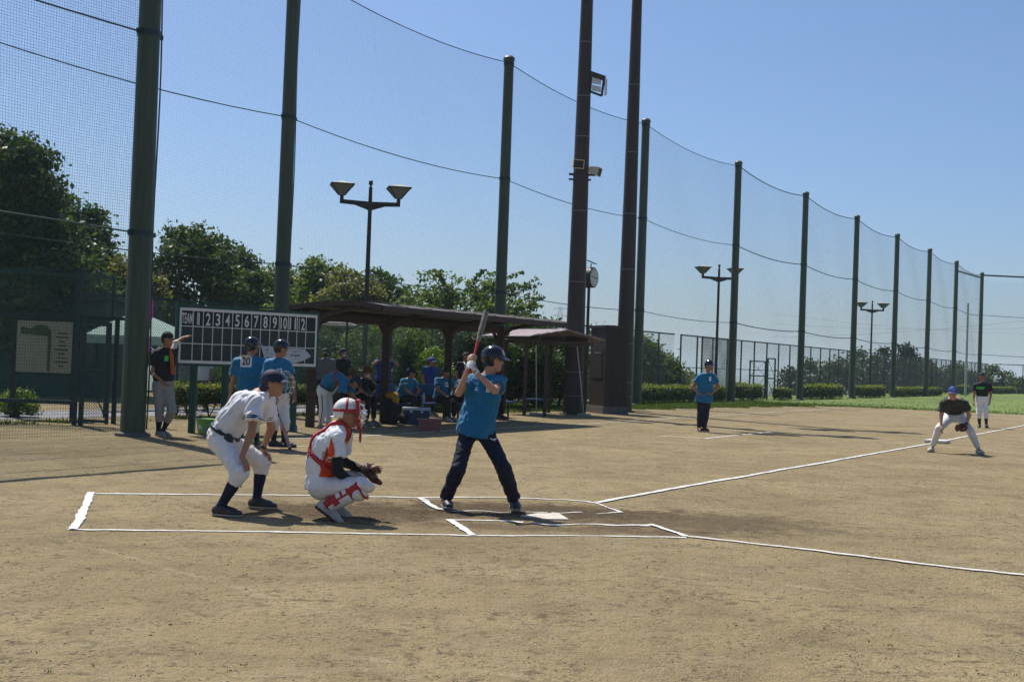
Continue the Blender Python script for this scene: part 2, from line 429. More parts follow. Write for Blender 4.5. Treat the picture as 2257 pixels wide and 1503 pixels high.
# ------------------------------------------------------------------ smooth implicit bodies (surface nets)
def V(a): return np.array(a, dtype=np.float32)
def smin(a, b, k):
    if k <= 0: return np.minimum(a, b)
    h = np.clip(0.5 + 0.5 * (b - a) / k, 0, 1)
    return b * (1 - h) + a * h - k * h * (1 - h)
class Field:
    def __init__(self, prims, vox, pad=0.05):
        lo = np.min([p[1] for p in prims], 0) - pad; hi = np.max([p[2] for p in prims], 0) + pad
        self.vox = vox; self.o = lo
        self.n = np.ceil((hi - lo) / vox).astype(int) + 2
        self.ax = [(lo[i] + vox * np.arange(self.n[i])).astype(np.float32) for i in range(3)]
        self.v = np.full(self.n, 0.5, dtype=np.float32)
    def sub(self, lo, hi):
        a = np.clip(((lo - self.o) / self.vox).astype(int) - 1, 0, self.n - 1)
        b = np.clip(((hi - self.o) / self.vox).astype(int) + 3, 1, self.n)
        return tuple(slice(int(a[i]), int(b[i])) for i in range(3))
    def xyz(self, s):
        return self.ax[0][s[0]][:, None, None], self.ax[1][s[1]][None, :, None], self.ax[2][s[2]][None, None, :]
    def add(self, p, k=0.02):
        fn, lo, hi = p
        s = self.sub(lo - k - 0.03, hi + k + 0.03)
        self.v[s] = smin(self.v[s], fn(*self.xyz(s)), k)
    def carve(self, p, k=0.01):
        fn, lo, hi = p
        s = self.sub(lo - k - 0.02, hi + k + 0.02)
        self.v[s] = -smin(-self.v[s], fn(*self.xyz(s)), k)
    def cut(self, C, n, k=0.0):
        """remove the side the normal n points to"""
        X, Y, Z = self.xyz((slice(None),) * 3)
        d = (X - C[0]) * n[0] + (Y - C[1]) * n[1] + (Z - C[2]) * n[2]
        self.v = np.maximum(self.v, d.astype(np.float32)) if k <= 0 else -smin(-self.v, -d.astype(np.float32), k)
    def wrinkle(self, amp, freq, seed=0, axis=None):
        X, Y, Z = self.xyz((slice(None),) * 3)
        r = np.random.default_rng(seed)
        near = np.abs(self.v) < 0.04
        I = np.nonzero(near)
        if not len(I[0]): return
        p = np.stack([self.ax[0][I[0]], self.ax[1][I[1]], self.ax[2][I[2]]], 1)
        w = np.zeros(len(p), np.float32)
        warp = np.zeros_like(p)
        for _ in range(3):
            kk = r.normal(size=3) * freq * 0.5
            warp += np.sin(p @ kk.astype(np.float32) + r.uniform(0, 6))[:, None] * r.normal(size=3).astype(np.float32) * 0.02
        q = p + warp
        for i in range(7):
            kk = r.normal(size=3); kk /= np.linalg.norm(kk)
            if axis is not None: kk = kk - np.array(axis) * (kk @ np.array(axis)) * 0.8
            kk = kk * freq * r.uniform(0.6, 1.8)
            s = np.sin(q @ kk.astype(np.float32) + r.uniform(0, 6.28))
            w += (1 - np.abs(s)) ** 2 - 0.3 if i % 2 else s * 0.5
        self.v[I] += amp * w / 2.2
    def mesh(self):
        v = self.v; s = v < 0
        s[0] = s[-1] = False; s[:, 0] = s[:, -1] = False; s[:, :, 0] = s[:, :, -1] = False
        v = np.where(s, v, np.maximum(v, 1e-6))
        c = np.zeros(tuple(self.n - 1), np.uint8)
        cor = [(i, j, k) for i in (0, 1) for j in (0, 1) for k in (0, 1)]
        n = self.n
        for i, j, k in cor:
            c += s[i:n[0] - 1 + i, j:n[1] - 1 + j, k:n[2] - 1 + k]
        act = (c > 0) & (c < 8)
        cells = np.argwhere(act)
        idx = np.full(c.shape, -1, np.int32); idx[act] = np.arange(len(cells))
        acc = np.zeros((len(cells), 3), np.float32); cnt = np.zeros(len(cells), np.float32)
        for a in cor:
            for axis in range(3):
                if a[axis]: continue
                b = list(a); b[axis] = 1
                va = v[cells[:, 0] + a[0], cells[:, 1] + a[1], cells[:, 2] + a[2]]
                vb = v[cells[:, 0] + b[0], cells[:, 1] + b[1], cells[:, 2] + b[2]]
                mk = (va < 0) != (vb < 0)
                t = np.where(mk, va / np.where(mk, va - vb, 1), 0)
                pos = np.tile(np.array(a, np.float32), (len(cells), 1)); pos[:, axis] += t
                acc += pos * mk[:, None]; cnt += mk
        verts = self.o + self.vox * (cells + acc / np.maximum(cnt, 1)[:, None])
        faces = []
        for axis in range(3):
            u, w = (axis + 1) % 3, (axis + 2) % 3
            sl0 = [slice(1, -1)] * 3; sl1 = [slice(1, -1)] * 3
            sl0[axis] = slice(0, -1); sl1[axis] = slice(1, None)
            a = s[tuple(sl0)]; b = s[tuple(sl1)]
            for inside in (True, False):
                e = np.argwhere((a & ~b) if inside else (~a & b))
                if not len(e): continue
                off = np.ones(3, int); off[axis] = 0
                e = e + off
                def cell(du, dw):
                    q = e.copy(); q[:, u] += du; q[:, w] += dw
                    q = np.clip(q, 0, np.array(idx.shape) - 1)
                    return idx[q[:, 0], q[:, 1], q[:, 2]]
                q = np.stack([cell(-1, -1), cell(0, -1), cell(0, 0), cell(-1, 0)], 1)
                if not inside: q = q[:, ::-1]
                faces.append(q)
        F = np.concatenate(faces) if faces else np.zeros((0, 4), int)
        F = F[(F >= 0).all(1)]
        return verts, F

def cone(A, B, ra, rb, cutA=False, cutB=False, bulge=0.0, bpos=0.35):
    A = V(A); B = V(B); ab = B - A; l2 = float(ab @ ab) + 1e-9; ln = math.sqrt(l2)
    def fn(X, Y, Z):
        t = ((X - A[0]) * ab[0] + (Y - A[1]) * ab[1] + (Z - A[2]) * ab[2]) / l2
        tc = np.clip(t, 0, 1)
        d = np.sqrt((X - A[0] - tc * ab[0]) ** 2 + (Y - A[1] - tc * ab[1]) ** 2 + (Z - A[2] - tc * ab[2]) ** 2)
        r = ra + (rb - ra) * tc
        if bulge: r = r + bulge * np.exp(-((tc - bpos) / 0.25) ** 2)
        d = d - r
        if cutB: d = np.maximum(d, (t - 1) * ln)
        if cutA: d = np.maximum(d, -t * ln)
        return d
    R = max(ra, rb) + abs(bulge)
    return fn, np.minimum(A, B) - R, np.maximum(A, B) + R
def econe(A, B, latA, latB, wA, dA, wB, dB, cutA=False, cutB=False):
    A = V(A); B = V(B); la = V(Vector(latA).normalized()); lb = V(Vector(latB).normalized())
    ab = B - A; l2 = float(ab @ ab) + 1e-9; ln = math.sqrt(l2)
    def fn(X, Y, Z):
        x = X - A[0]; y = Y - A[1]; z = Z - A[2]
        t = (x * ab[0] + y * ab[1] + z * ab[2]) / l2
        tc = np.clip(t, 0, 1)
        qx = x - tc * ab[0]; qy = y - tc * ab[1]; qz = z - tc * ab[2]
        lx = la[0] + (lb[0] - la[0]) * tc; ly = la[1] + (lb[1] - la[1]) * tc; lz = la[2] + (lb[2] - la[2]) * tc
        nn = np.sqrt(lx * lx + ly * ly + lz * lz) + 1e-6
        l = (qx * lx + qy * ly + qz * lz) / nn
        r2 = np.maximum(qx * qx + qy * qy + qz * qz - l * l, 0)
        w = wA + (wB - wA) * tc; d = dA + (dB - dA) * tc
        e = np.sqrt((l * d / w) ** 2 + r2) - d
        if cutB: e = np.maximum(e, (t - 1) * ln)
        if cutA: e = np.maximum(e, -t * ln)
        return e
    R = max(wA, wB, dA, dB)
    return fn, np.minimum(A, B) - R, np.maximum(A, B) + R
def ell(C, a, b, ra, rb, rc):
    """ellipsoid: axes a, b and a x b"""
    C = V(C); a = Vector(a).normalized(); b = Vector(b); b = (b - a * b.dot(a)).normalized(); c = a.cross(b)
    a, b, c = V(a), V(b), V(c)
    def fn(X, Y, Z):
        x = X - C[0]; y = Y - C[1]; z = Z - C[2]
        u = (x * a[0] + y * a[1] + z * a[2]); v = (x * b[0] + y * b[1] + z * b[2]); w = (x * c[0] + y * c[1] + z * c[2])
        k0 = np.sqrt((u / ra) ** 2 + (v / rb) ** 2 + (w / rc) ** 2)
        k1 = np.sqrt((u / ra ** 2) ** 2 + (v / rb ** 2) ** 2 + (w / rc ** 2) ** 2) + 1e-6
        return k0 * (k0 - 1) / k1
    R = max(ra, rb, rc)
    return fn, C - R, C + R
def sdf_obj(name, prims, m, parent, vox, k=0.02, cuts=(), carves=(), wr=None, pad=0.05):
    """prims: list of primitives or (primitive, k)"""
    pl = [(p if isinstance(p[0], tuple) else (p, k)) for p in prims]
    f = Field([p for p, _ in pl], vox, pad)
    for p, kk in pl: f.add(p, kk)
    for p in carves: f.carve(p)
    for c in cuts: f.cut(V(c[0]), V(Vector(c[1]).normalized()), c[2] if len(c) > 2 else 0.0)
    if wr: f.wrinkle(*wr)
    v, F = f.mesh()
    return mesh_obj(name, v, F, m, parent, True)
# ================================================================== ground
def smooth01(a, b, x):
    t = np.clip((x - a) / (b - a), 0, 1); return t * t * (3 - 2 * t)
PLATE = G(1196, 1140)
_dr = np.random.default_rng(5)
_dents = np.concatenate([
    np.stack([_dr.normal(PLATE.x - 0.5, 1.0, 260), _dr.normal(PLATE.y + 0.15, 0.5, 260), _dr.uniform(0.07, 0.16, 260), _dr.uniform(-0.012, 0.006, 260)], 1),
    np.stack([_dr.normal(PLATE.x - 2.1, 0.5, 110), _dr.normal(PLATE.y - 0.2, 0.35, 110), _dr.uniform(0.07, 0.15, 110), _dr.uniform(-0.013, 0.008, 110)], 1)])
_wk = [(_dr.normal(size=2) * f, _dr.uniform(0, 6.28), a) for f, a in ((0.5, .0025), (0.7, .0022), (1.6, .0018), (2.3, .0018), (4.0, .0016), (5.5, .0018), (8, .0016), (11, .0015), (14, .0013))]
def gfun(x, y):
    x = np.asarray(x, float); y = np.asarray(y, float)
    near = 1 - smooth01(10, 24, np.hypot(x - 0.5, y - 9.5))
    z = np.zeros(np.broadcast(x, y).shape)
    for k, ph, a in _wk: z = z + a * np.sin(k[0] * x + k[1] * y + ph)
    z = z * near * 0.5
    for dx, dy, r, a in _dents:
        q = ((x - dx) ** 2 + (y - dy) ** 2) / (r * r)
        z = z + np.where(q < 9, a * np.exp(-q), 0)
    rx, ry = x - N0.x, y - N0.y
    s = rx * LD.x + ry * LD.y; off = rx * LB.x + ry * LB.y
    dd = np.maximum(0, off - 4.5) * smooth01(9, 22, s)
    dd = np.maximum(dd, np.maximum(0, s - 112))
    dd = np.maximum(dd, np.maximum(0, np.abs(off) - 130))
    return z - 34 * (1 - np.exp(-dd / 45.0))
def grow(a, step, end, f):
    out = [a]; sgn = 1 if end > a else -1
    while (out[-1] - end) * sgn < 0:
        out.append(out[-1] + sgn * step); step *= f
    return out[1:]
gx = np.array(grow(-6.5, .08, -14000, 1.11)[::-1] + list(np.arange(-6.5, 7.5, .062)) + grow(7.44, .08, 14000, 1.09))
gy = np.array(grow(5.0, .07, -300, 1.2)[::-1] + list(np.arange(5.0, 15, .062)) + grow(14.95, .07, 14000, 1.06))
GZ = gfun(gx[:, None], gy[None, :])
_nx, _ny = len(gx), len(gy)
_vv = np.stack([np.repeat(gx, _ny), np.tile(gy, _nx), GZ.ravel()], 1)
_i = (np.arange(_nx - 1)[:, None] * _ny + np.arange(_ny - 1)[None]).ravel()
_ff = np.stack([_i, _i + _ny, _i + _ny + 1, _i + 1], 1)
def gz(x, y):
    i = np.clip(np.searchsorted(gx, x) - 1, 0, _nx - 2); j = np.clip(np.searchsorted(gy, y) - 1, 0, _ny - 2)
    tx = (x - gx[i]) / (gx[i + 1] - gx[i]); ty = (y - gy[j]) / (gy[j + 1] - gy[j])
    return (GZ[i, j] * (1 - tx) + GZ[i + 1, j] * tx) * (1 - ty) + (GZ[i, j + 1] * (1 - tx) + GZ[i + 1, j + 1] * tx) * ty

def dirt_mat():
    m = bpy.data.materials.new('sandy_infield_soil'); m.use_nodes = True
    nt = m.node_tree; N = nt.nodes; K = nt.links
    b = N['Principled BSDF']; b.inputs['Roughness'].default_value = 0.95; b.inputs['Specular IOR Level'].default_value = 0.15
    geo = N.new('ShaderNodeNewGeometry')
    def noise(scale, detail=6, rough=0.6, vec=None, dist=0.0):
        n = N.new('ShaderNodeTexNoise'); n.inputs['Scale'].default_value = scale
        n.inputs['Detail'].default_value = detail; n.inputs['Roughness'].default_value = rough
        n.inputs['Distortion'].default_value = dist
        K.new(vec or geo.outputs['Position'], n.inputs[0]); return n.outputs[0]
    def ramp(src, p0, p1, c0, c1):
        r = N.new('ShaderNodeValToRGB'); e = r.color_ramp.elements
        e[0].position, e[1].position = p0, p1; e[0].color = (*c0, 1); e[1].color = (*c1, 1)
        K.new(src, r.inputs[0]); return r.outputs[0]
    def mix(fac, a, c, mode='MIX'):
        x = N.new('ShaderNodeMix'); x.data_type = 'RGBA'; x.blend_type = mode
        if isinstance(fac, float): x.inputs[0].default_value = fac
        else: K.new(fac, x.inputs[0])
        for s, v in ((6, a), (7, c)):
            if isinstance(v, tuple): x.inputs[s].default_value = (*v, 1)
            else: K.new(v, x.inputs[s])
        return x.outputs[2]
    def val(src, a, c):
        r = N.new('ShaderNodeMapRange'); r.inputs['From Min'].default_value = a; r.inputs['From Max'].default_value = c
        K.new(src, r.inputs[0]); return r.outputs[0]
    def mth(op, a, c=None):
        x = N.new('ShaderNodeMath'); x.operation = op
        for s, v in ((0, a), (1, c)):
            if v is None: continue
            if isinstance(v, (int, float)): x.inputs[s].default_value = v
            else: K.new(v, x.inputs[s])
        return x.outputs[0]
    base = ramp(noise(0.55, 5, 0.55, dist=0.4), 0.34, 0.66, (0.242, 0.187, 0.097), (0.325, 0.255, 0.137))
    mid = val(noise(1.9, 4, 0.6), 0.48, 0.66)
    base = mix(mth('MULTIPLY', mid, 0.42), base, (0.145, 0.108, 0.06))
    pit = mth('MULTIPLY', val(noise(30, 2, 0.5), 0.56, 0.66), val(noise(2.6, 3, 0.5), 0.46, 0.6))
    for sc_, lo_, ms_, am_ in ((10, 0.54, 1.1, 0.7), (17, 0.55, 2.4, 0.75), (6, 0.55, 0.7, 0.45)):
        pk = mth('MULTIPLY', val(noise(sc_, 3, 0.55), lo_, lo_ + 0.1), val(noise(ms_, 3, 0.55), 0.46, 0.6))
        base = mix(mth('MULTIPLY', pk, am_), base, (0.085, 0.066, 0.04))
    base = mix(mth('MULTIPLY', pit, 0.8), base, (0.058, 0.046, 0.03))
    pale2 = val(noise(1.1, 4, 0.55, dist=1.5), 0.54, 0.68)
    base = mix(mth('MULTIPLY', pale2, 0.45), base, (0.29, 0.238, 0.15))
    fleck = val(noise(60, 2, 0.5), 0.58, 0.7)
    base = mix(mth('MULTIPLY', fleck, 0.5), base, (0.08, 0.06, 0.037))
    pale = val(noise(80, 2, 0.5), 0.58, 0.7)
    base = mix(mth('MULTIPLY', pale, 0.6), base, (0.38, 0.325, 0.235))
    # old drag marks of the line marker
    sx = N.new('ShaderNodeSeparateXYZ'); K.new(geo.outputs['Position'], sx.inputs[0])
    for a_, b_, w_ in ((G(130, 1185), G(800, 1370), 0.05), (G(1480, 1255), G(1900, 1310), 0.06), (G(700, 1440), G(1250, 1500), 0.07), (G(1600, 1290), G(1420, 1265), 0.05)):
        d_ = (b_ - a_); ln_ = d_.length; d_ = d_ / ln_
        off = mth('ABSOLUTE', mth('ADD', mth('ADD', mth('MULTIPLY', sx.outputs[0], -d_.y), mth('MULTIPLY', sx.outputs[1], d_.x)), d_.y * a_.x - d_.x * a_.y))
        al = mth('ABSOLUTE', mth('SUBTRACT', mth('ADD', mth('MULTIPLY', sx.outputs[0], d_.x), mth('MULTIPLY', sx.outputs[1], d_.y)), d_.x * (a_.x + b_.x) / 2 + d_.y * (a_.y + b_.y) / 2))
        band = mth('MULTIPLY', val(off, w_, w_ * 0.2), mth('MULTIPLY', val(al, ln_ * 0.5, ln_ * 0.35), val(noise(4.0, 4, 0.6), 0.38, 0.6)))
        base = mix(mth('MULTIPLY', band, 0.55), base, (0.37, 0.305, 0.19))
    grain = ramp(noise(190, 2, 0.6), 0.3, 0.7, (0.7, 0.7, 0.7), (1.24, 1.23, 1.2))
    base = mix(1.0, base, grain, 'MULTIPLY')
    # worked, damper soil where the batters and the catcher stand
    def blot(cx, cy, rx, ry):
        sp = N.new('ShaderNodeSeparateXYZ'); K.new(geo.outputs['Position'], sp.inputs[0])
        ax = mth('DIVIDE', mth('SUBTRACT', sp.outputs[0], cx), rx); ay = mth('DIVIDE', mth('SUBTRACT', sp.outputs[1], cy), ry)
        return mth('SQRT', mth('ADD', mth('MULTIPLY', ax, ax), mth('MULTIPLY', ay, ay)))
    for (cx, cy, rx, ry, amt) in ((PLATE.x - 0.3, PLATE.y + 0.5, 1.6, 0.7, 0.95), (PLATE.x - 1.9, PLATE.y - 0.1, 1.3, 0.75, 0.9), (PLATE.x + 1.3, PLATE.y + 0.1, 1.6, 0.9, 0.7), (PLATE.x + 0.3, PLATE.y - 0.75, 1.9, 0.3, 0.6)):
        d = blot(cx, cy, rx, ry)
        w = mth('ADD', mth('SUBTRACT', 1.0, d), mth('MULTIPLY', mth('SUBTRACT', noise(3.2, 8, 0.75), 0.5), 2.6))
        base = mix(mth('MULTIPLY', val(w, -0.15, 0.4), amt), base, mix(val(noise(12, 5, 0.7), 0.35, 0.65), (0.058, 0.037, 0.019), (0.115, 0.08, 0.044)))
    # thin grass and soil beyond the fence and far off
    sp = N.new('ShaderNodeSeparateXYZ'); K.new(geo.outputs['Position'], sp.inputs[0])
    low = val(sp.outputs[2], -0.3, -1.5)
    base = mix(low, base, ramp(noise(0.02, 6, 0.6), 0.35, 0.65, (0.045, 0.075, 0.02), (0.11, 0.13, 0.05)))
    K.new(base, b.inputs['Base Color'])
    h = mth('ADD', mth('MULTIPLY', noise(45, 4, 0.7), 0.5), mth('ADD', mth('MULTIPLY', noise(11, 5, 0.7), 1.3), mth('MULTIPLY', noise(130, 2, 0.5), 0.25)))
    bp = N.new('ShaderNodeBump'); bp.inputs['Strength'].default_value = 0.9; bp.inputs['Distance'].default_value = 0.035
    K.new(h, bp.inputs['Height']); K.new(bp.outputs[0], b.inputs['Normal'])
    return m
ground = mesh_obj('ground', _vv, _ff, dirt_mat(), None, True)
finish(ground, 'sandy brown softball infield soil', 'ground', kind='structure')

# grass beyond the infield and along the net
def grass_mat():
    m = mat('mown_grass', (0.08, 0.125, 0.014), 0.85, col2=(0.145, 0.195, 0.024), scale=0.6, bump=0.03, bscale=14)
    return m
def grass_edge(s):
    e = np.interp(s, [5, 10, 16, 22, 30, 32.5, 36, 45, 112], [-0.2, -0.7, -1.3, -1.9, -2.9, -4.2, -26, -120, -125])
    return e + 0.35 * np.sin(s * 2.1) + 0.3 * np.sin(s * 5.3 + 1) + 0.2 * np.sin(s * 11.7 + 2)
_ss = np.arange(6, 112, 0.25)
_gv, _gf = [], []
for i, s in enumerate(_ss):
    e = float(grass_edge(s))
    for j in range(13):
        t = j / 12; o = e + (3.9 - e) * t
        p = L(s, o); _gv.append((p.x, p.y, 0.008))
    if i:
        for j in range(12):
            a = (i - 1) * 13 + j; _gf.append((a, a + 1, a + 14, a + 13))
finish(mesh_obj('grass', _gv, [f[::-1] for f in _gf], grass_mat()), 'mown green outfield grass running along the net', 'grass', kind='structure')
# blades over the nearest grass and a ragged fringe on the soil
def blades(name, pts, h0, h1, m, label, w=0.012):
    n = len(pts); r = np.random.default_rng(3)
    a = r.uniform(0, 6.28, n); h = r.uniform(h0, h1, n); lean = r.normal(0, 0.35, (n, 2)) * h[:, None]
    dx = np.stack([np.cos(a), np.sin(a), np.zeros(n)], 1) * w
    tip = pts + np.concatenate([lean, h[:, None]], 1)
    v = np.stack([pts - dx, pts + dx, tip], 1).reshape(-1, 3)
    f = np.arange(3 * n).reshape(n, 3)
    return finish(mesh_obj(name, v, f, m), label, 'grass', kind='stuff')
r = np.random.default_rng(9)
_s = r.uniform(6, 75, 52000) ; _s = 6 + (_s - 6) * r.uniform(0.15, 1, 52000)
_e = grass_edge(_s); _t = r.beta(0.8, 1.7, 52000)
_o = np.maximum(_e, -60) - 0.5 + (3.4 - np.maximum(_e, -60)) * _t
_pt = np.array([(N0.x + LD.x * s + LB.x * o, N0.y + LD.y * s + LB.y * o, 0.005) for s, o in zip(_s, _o)])
blades('grass_blades', _pt, 0.03, 0.1, M['grassblade'], 'short ragged grass blades along the edge of the infield', 0.02)
# sparse weeds along the near net line and under the backstop
_s = r.uniform(-9, 12, 5000); _o = r.normal(0.1, 0.22, 5000)
_pt = np.array([(N0.x + LD.x * s + LB.x * o, N0.y + LD.y * s + LB.y * o, 0.0) for s, o in zip(_s, _o) if math.sin(s * 1.7) + math.sin(s * 4.1 + o) > 0.3])
blades('weeds', _pt, 0.03, 0.12, M['grassblade'], 'sparse weeds at the foot of the hedge', 0.012)

_n = 800
_y = 5.5 + 24 * r.power(0.8, _n); _x = r.uniform(-0.46, 0.5, _n) * _y
_k = (np.sin(_x * 1.3 + _y * 0.7) + np.sin(_x * 0.6 - _y * 1.9) + np.sin(_y * 2.7 + _x)) > 0.9
_x, _y = np.repeat(_x[_k], 5) + r.normal(0, 0.014, _k.sum() * 5), np.repeat(_y[_k], 5) + r.normal(0, 0.014, _k.sum() * 5)
blades('sprouts', np.stack([_x, _y, np.array([gz(a, b) for a, b in zip(_x, _y)])], 1), 0.004, 0.016, M['grassblade'], 'tiny green sprouts scattered over the infield soil', 0.004)
# asphalt path behind the hedge
_pv, _pf = [], []
for i, s in enumerate(np.arange(-14, 19.1, 1.0)):
    for o in (1.15, 3.6):
        p = L(s, o); _pv.append((p.x, p.y, 0.006))
    if i: _pf.append((2 * i - 2, 2 * i, 2 * i + 1, 2 * i - 1))
finish(mesh_obj('path', _pv, _pf, M['asphalt']), 'grey asphalt path behind the hedge', 'path', kind='structure')

# pebbles and clods
def rocks(name, xy, r0, r1, m, label, seed=1, flat=0.6):
    rr = np.random.default_rng(seed); n = len(xy)
    oct_ = np.array([(1, 0, 0), (-1, 0, 0), (0, 1, 0), (0, -1, 0), (0, 0, 1), (0, 0, -1)], float)
    of = np.array([(0, 2, 4), (2, 1, 4), (1, 3, 4), (3, 0, 4), (2, 0, 5), (1, 2, 5), (3, 1, 5), (0, 3, 5)])
    R = r0 + (r1 - r0) * rr.power(0.45, n)
    v = oct_[None] * R[:, None, None] * rr.uniform(0.55, 1.2, (n, 6, 1))
    v[:, :, 2] *= flat
    a = rr.uniform(0, 6.28, n); c, s = np.cos(a)[:, None], np.sin(a)[:, None]
    x = v[:, :, 0] * c - v[:, :, 1] * s; y = v[:, :, 0] * s + v[:, :, 1] * c
    z = v[:, :, 2] + np.array([gz(px, py) for px, py in xy])[:, None] + R[:, None] * 0.15
    w = np.stack([x + xy[:, :1], y + xy[:, 1:], z], 2).reshape(-1, 3)
    f = (of[None] + 6 * np.arange(n)[:, None, None]).reshape(-1, 3)
    return finish(mesh_obj(name, w, f, m), label, 'soil', kind='stuff')
_n = 6500
_y = 5.2 + 17 * r.power(0.62, _n); _x = r.uniform(-0.5, 0.5, _n) * _y * 0.95
rocks('pebbles', np.stack([_x, _y], 1), 0.0025, 0.009, M['pebble'], 'small pebbles and grit over the infield soil', 2)
_xy = np.concatenate([np.stack([r.normal(PLATE.x - 0.6, 0.9, 1100), r.normal(PLATE.y + 0.2, 0.36, 1100)], 1),
                      np.stack([r.normal(PLATE.x - 2.0, 0.5, 700), r.normal(PLATE.y - 0.2, 0.28, 700)], 1),
                      np.stack([r.uniform(-4, 5, 900), r.uniform(5.5, 16, 900)], 1)])
rocks('soil_clods', _xy, 0.003, 0.013, M['clod'], 'loose dark clods of soil kicked up round the plate', 4)

# ------------------------------------------------------------------ chalk lines
CHALK_DUST = []
def chalk(px, width0, m, label, faint=0.0, seed=0, lift=0.007):
    rr = np.random.default_rng(seed); width = width0
    pts = [G(a, b) if b is not None else a for a, b in px]
    out = []
    for a, b in zip(pts[:-1], pts[1:]):
        n = max(2, int((b - a).length / 0.035))
        n = min(n, 500)
        for i in range(n): out.append(a.lerp(b, i / n))
    out.append(pts[-1])
    n = len(out)
    def sm(k): 
        w = rr.normal(size=n + k); return np.convolve(w, np.ones(k) / math.sqrt(k), 'valid')[:n]
    ja, jb = 0.0045 * sm(3) + 0.004 * sm(14), 0.0045 * sm(3) + 0.004 * sm(14)
    wob = 0.005 * sm(60)
    vs, fs = [], []
    gap = sm(9) if faint > 0 else None
    for i, p in enumerate(out):
        d = (out[min(i + 1, n - 1)] - out[max(i - 1, 0)]).normalized(); s = Vector((-d.y, d.x, 0))
        a = p + s * (width / 2 + ja[i] + wob[i]); b = p - s * (width / 2 + jb[i] - wob[i])
        c = (a + b) / 2
        for q, dz in ((a, 0), (c, 0.002), (b, 0)):
            vs.append((q.x, q.y, float(gz(q.x, q.y)) + lift + dz))
        if i and not (faint > 0 and gap[i] > 1.6 - faint):
            k = 3 * i
            fs += [(k - 3, k, k + 1, k - 2), (k - 2, k + 1, k + 2, k - 1)]
    for i, p in enumerate(out):
        if p.y > 26: continue
        d = (out[min(i + 1, n - 1)] - out[max(i - 1, 0)]).normalized(); s = Vector((-d.y, d.x, 0))
        for _ in range(2 if faint < 0.3 else 1):
            q = p + s * (rr.choice((-1, 1)) * (width / 2 + rr.exponential(0.018))) + d * rr.uniform(-0.02, 0.02)
            CHALK_DUST.append((q.x, q.y))
    o = mesh_obj('chalk_line', vs, [f[::-1] for f in fs], m, None, False)
    return finish(o, label, 'chalk line', kind='structure')
chalk([(150, 1168), (600, 1173), (1040, 1181), (1300, 1181), (1512, 1185)], 0.05, M['chalk'], 'near side line of the catcher and batter boxes', 0, 1)
chalk([(1504, 1182), (1770, 1211), (2000, 1240), (2257, 1269), (2600, 1308)], 0.06, M['chalk'], 'foul line running right towards first base', 0, 2, 0.012)
chalk([(197, 1088), (380, 1090), (600, 1091), (920, 1097), (1100, 1097), (1230, 1101), (1285, 1104), (1318, 1110)], 0.055, M['chalk'], 'far side line of the catcher and batter boxes', 0, 3)
chalk([(1316, 1109), (1570, 1063), (1800, 1023), (2045, 979), (2257, 938), (2420, 908)], 0.075, M['chalk'], 'foul line running away past third base', 0, 4, 0.012)
chalk([(203, 1086), (160, 1169)], 0.075, M['chalk'], 'thick rear line of the catcher box', 0, 5, 0.012)
chalk([(921, 1098), (971, 1124)], 0.07, M['chalk'], 'rear line of the far batter box', 0.15, 6, 0.012)
chalk([(968, 1123), (1100, 1126), (1282, 1129)], 0.045, M['chalk'], 'inner line of the far batter box', 0.1, 7)
chalk([(1312, 1130), (1372, 1129)], 0.045, M['chalk'], 'short end of the far batter box inner line', 0.2, 8)
chalk([(1310, 1108), (1338, 1119)], 0.04, M['chalkfaint'], 'scuffed front line of the far batter box', 0.4, 9)
chalk([(1344, 1121), (1372, 1130)], 0.05, M['chalk'], 'front corner of the far batter box', 0.2, 10)
chalk([(990, 1146), (1045, 1182)], 0.07, M['chalk'], 'rear line of the near batter box', 0, 11, 0.012)
chalk([(986, 1146), (1080, 1147), (1170, 1153), (1300, 1155), (1436, 1157)], 0.055, M['chalk'], 'inner line of the near batter box', 0.1, 12)
chalk([(1434, 1156), (1512, 1184)], 0.05, M['chalk'], 'front line of the near batter box', 0, 13, 0.012)
chalk([(1450, 961), (1556, 967)], 0.07, M['chalkfaint'], 'short rear line of the coach box', 0, 14)
chalk([(1552, 967), (1630, 959), (1703, 952)], 0.075, M['chalk'], 'side line of the coach box', 0.2, 15)
chalk([(590, 968), (720, 965), (840, 959), (1000, 949), (1300, 934), (1550, 918), (1860, 899)], 0.07, M['chalkfaint'], 'worn boundary line in front of the dugout', 0.5, 16)
chalk([(585, 986), (690, 984)], 0.05, M['chalkfaint'], 'worn short line near the waiting batters', 0.6, 17)
chalk([(600, 996), (700, 1001)], 0.05, M['chalkfaint'], 'faint edge of the on-deck area', 0.7, 18)

rocks('chalk_dust', np.array(CHALK_DUST), 0.003, 0.011, M['chalk'], 'powdery white chalk crumbs scattered beside the lines', 8, 0.25)
# home plate and third base
_c = [G(1160, 1139.5), G(1175, 1131.5), G(1231, 1131.5), G(1253, 1147), G(1190, 1147.5)]
_ctr = Vector((PLATE.x, PLATE.y, 0))
_ax = Vector((math.cos(math.radians(10)), math.sin(math.radians(10)), 0)); _ay = Vector((-_ax.y, _ax.x, 0))
_c0 = G(1243, 1139) - _ax * 0.432
_poly = [_c0, _c0 + _ax * 0.216 - _ay * 0.216, _c0 + _ax * 0.432 - _ay * 0.216, _c0 + _ax * 0.432 + _ay * 0.216, _c0 + _ax * 0.216 + _ay * 0.216]
_z = float(gz(_c0.x + 0.25, _c0.y)) + 0.008
hp = MB().prism([Vector((p.x, p.y, _z - 0.03)) for p in _poly], (0, 0, 0.042)).build('home_plate', M['plate'])
finish(hp, 'white five-sided home plate lying in scuffed soil', 'home plate')
_b = G(2066, 976)
bb = MB()
bb.box((_b.x, _b.y, 0.04), LD * 0.24, LB * 0.24, (0, 0, 0.035))
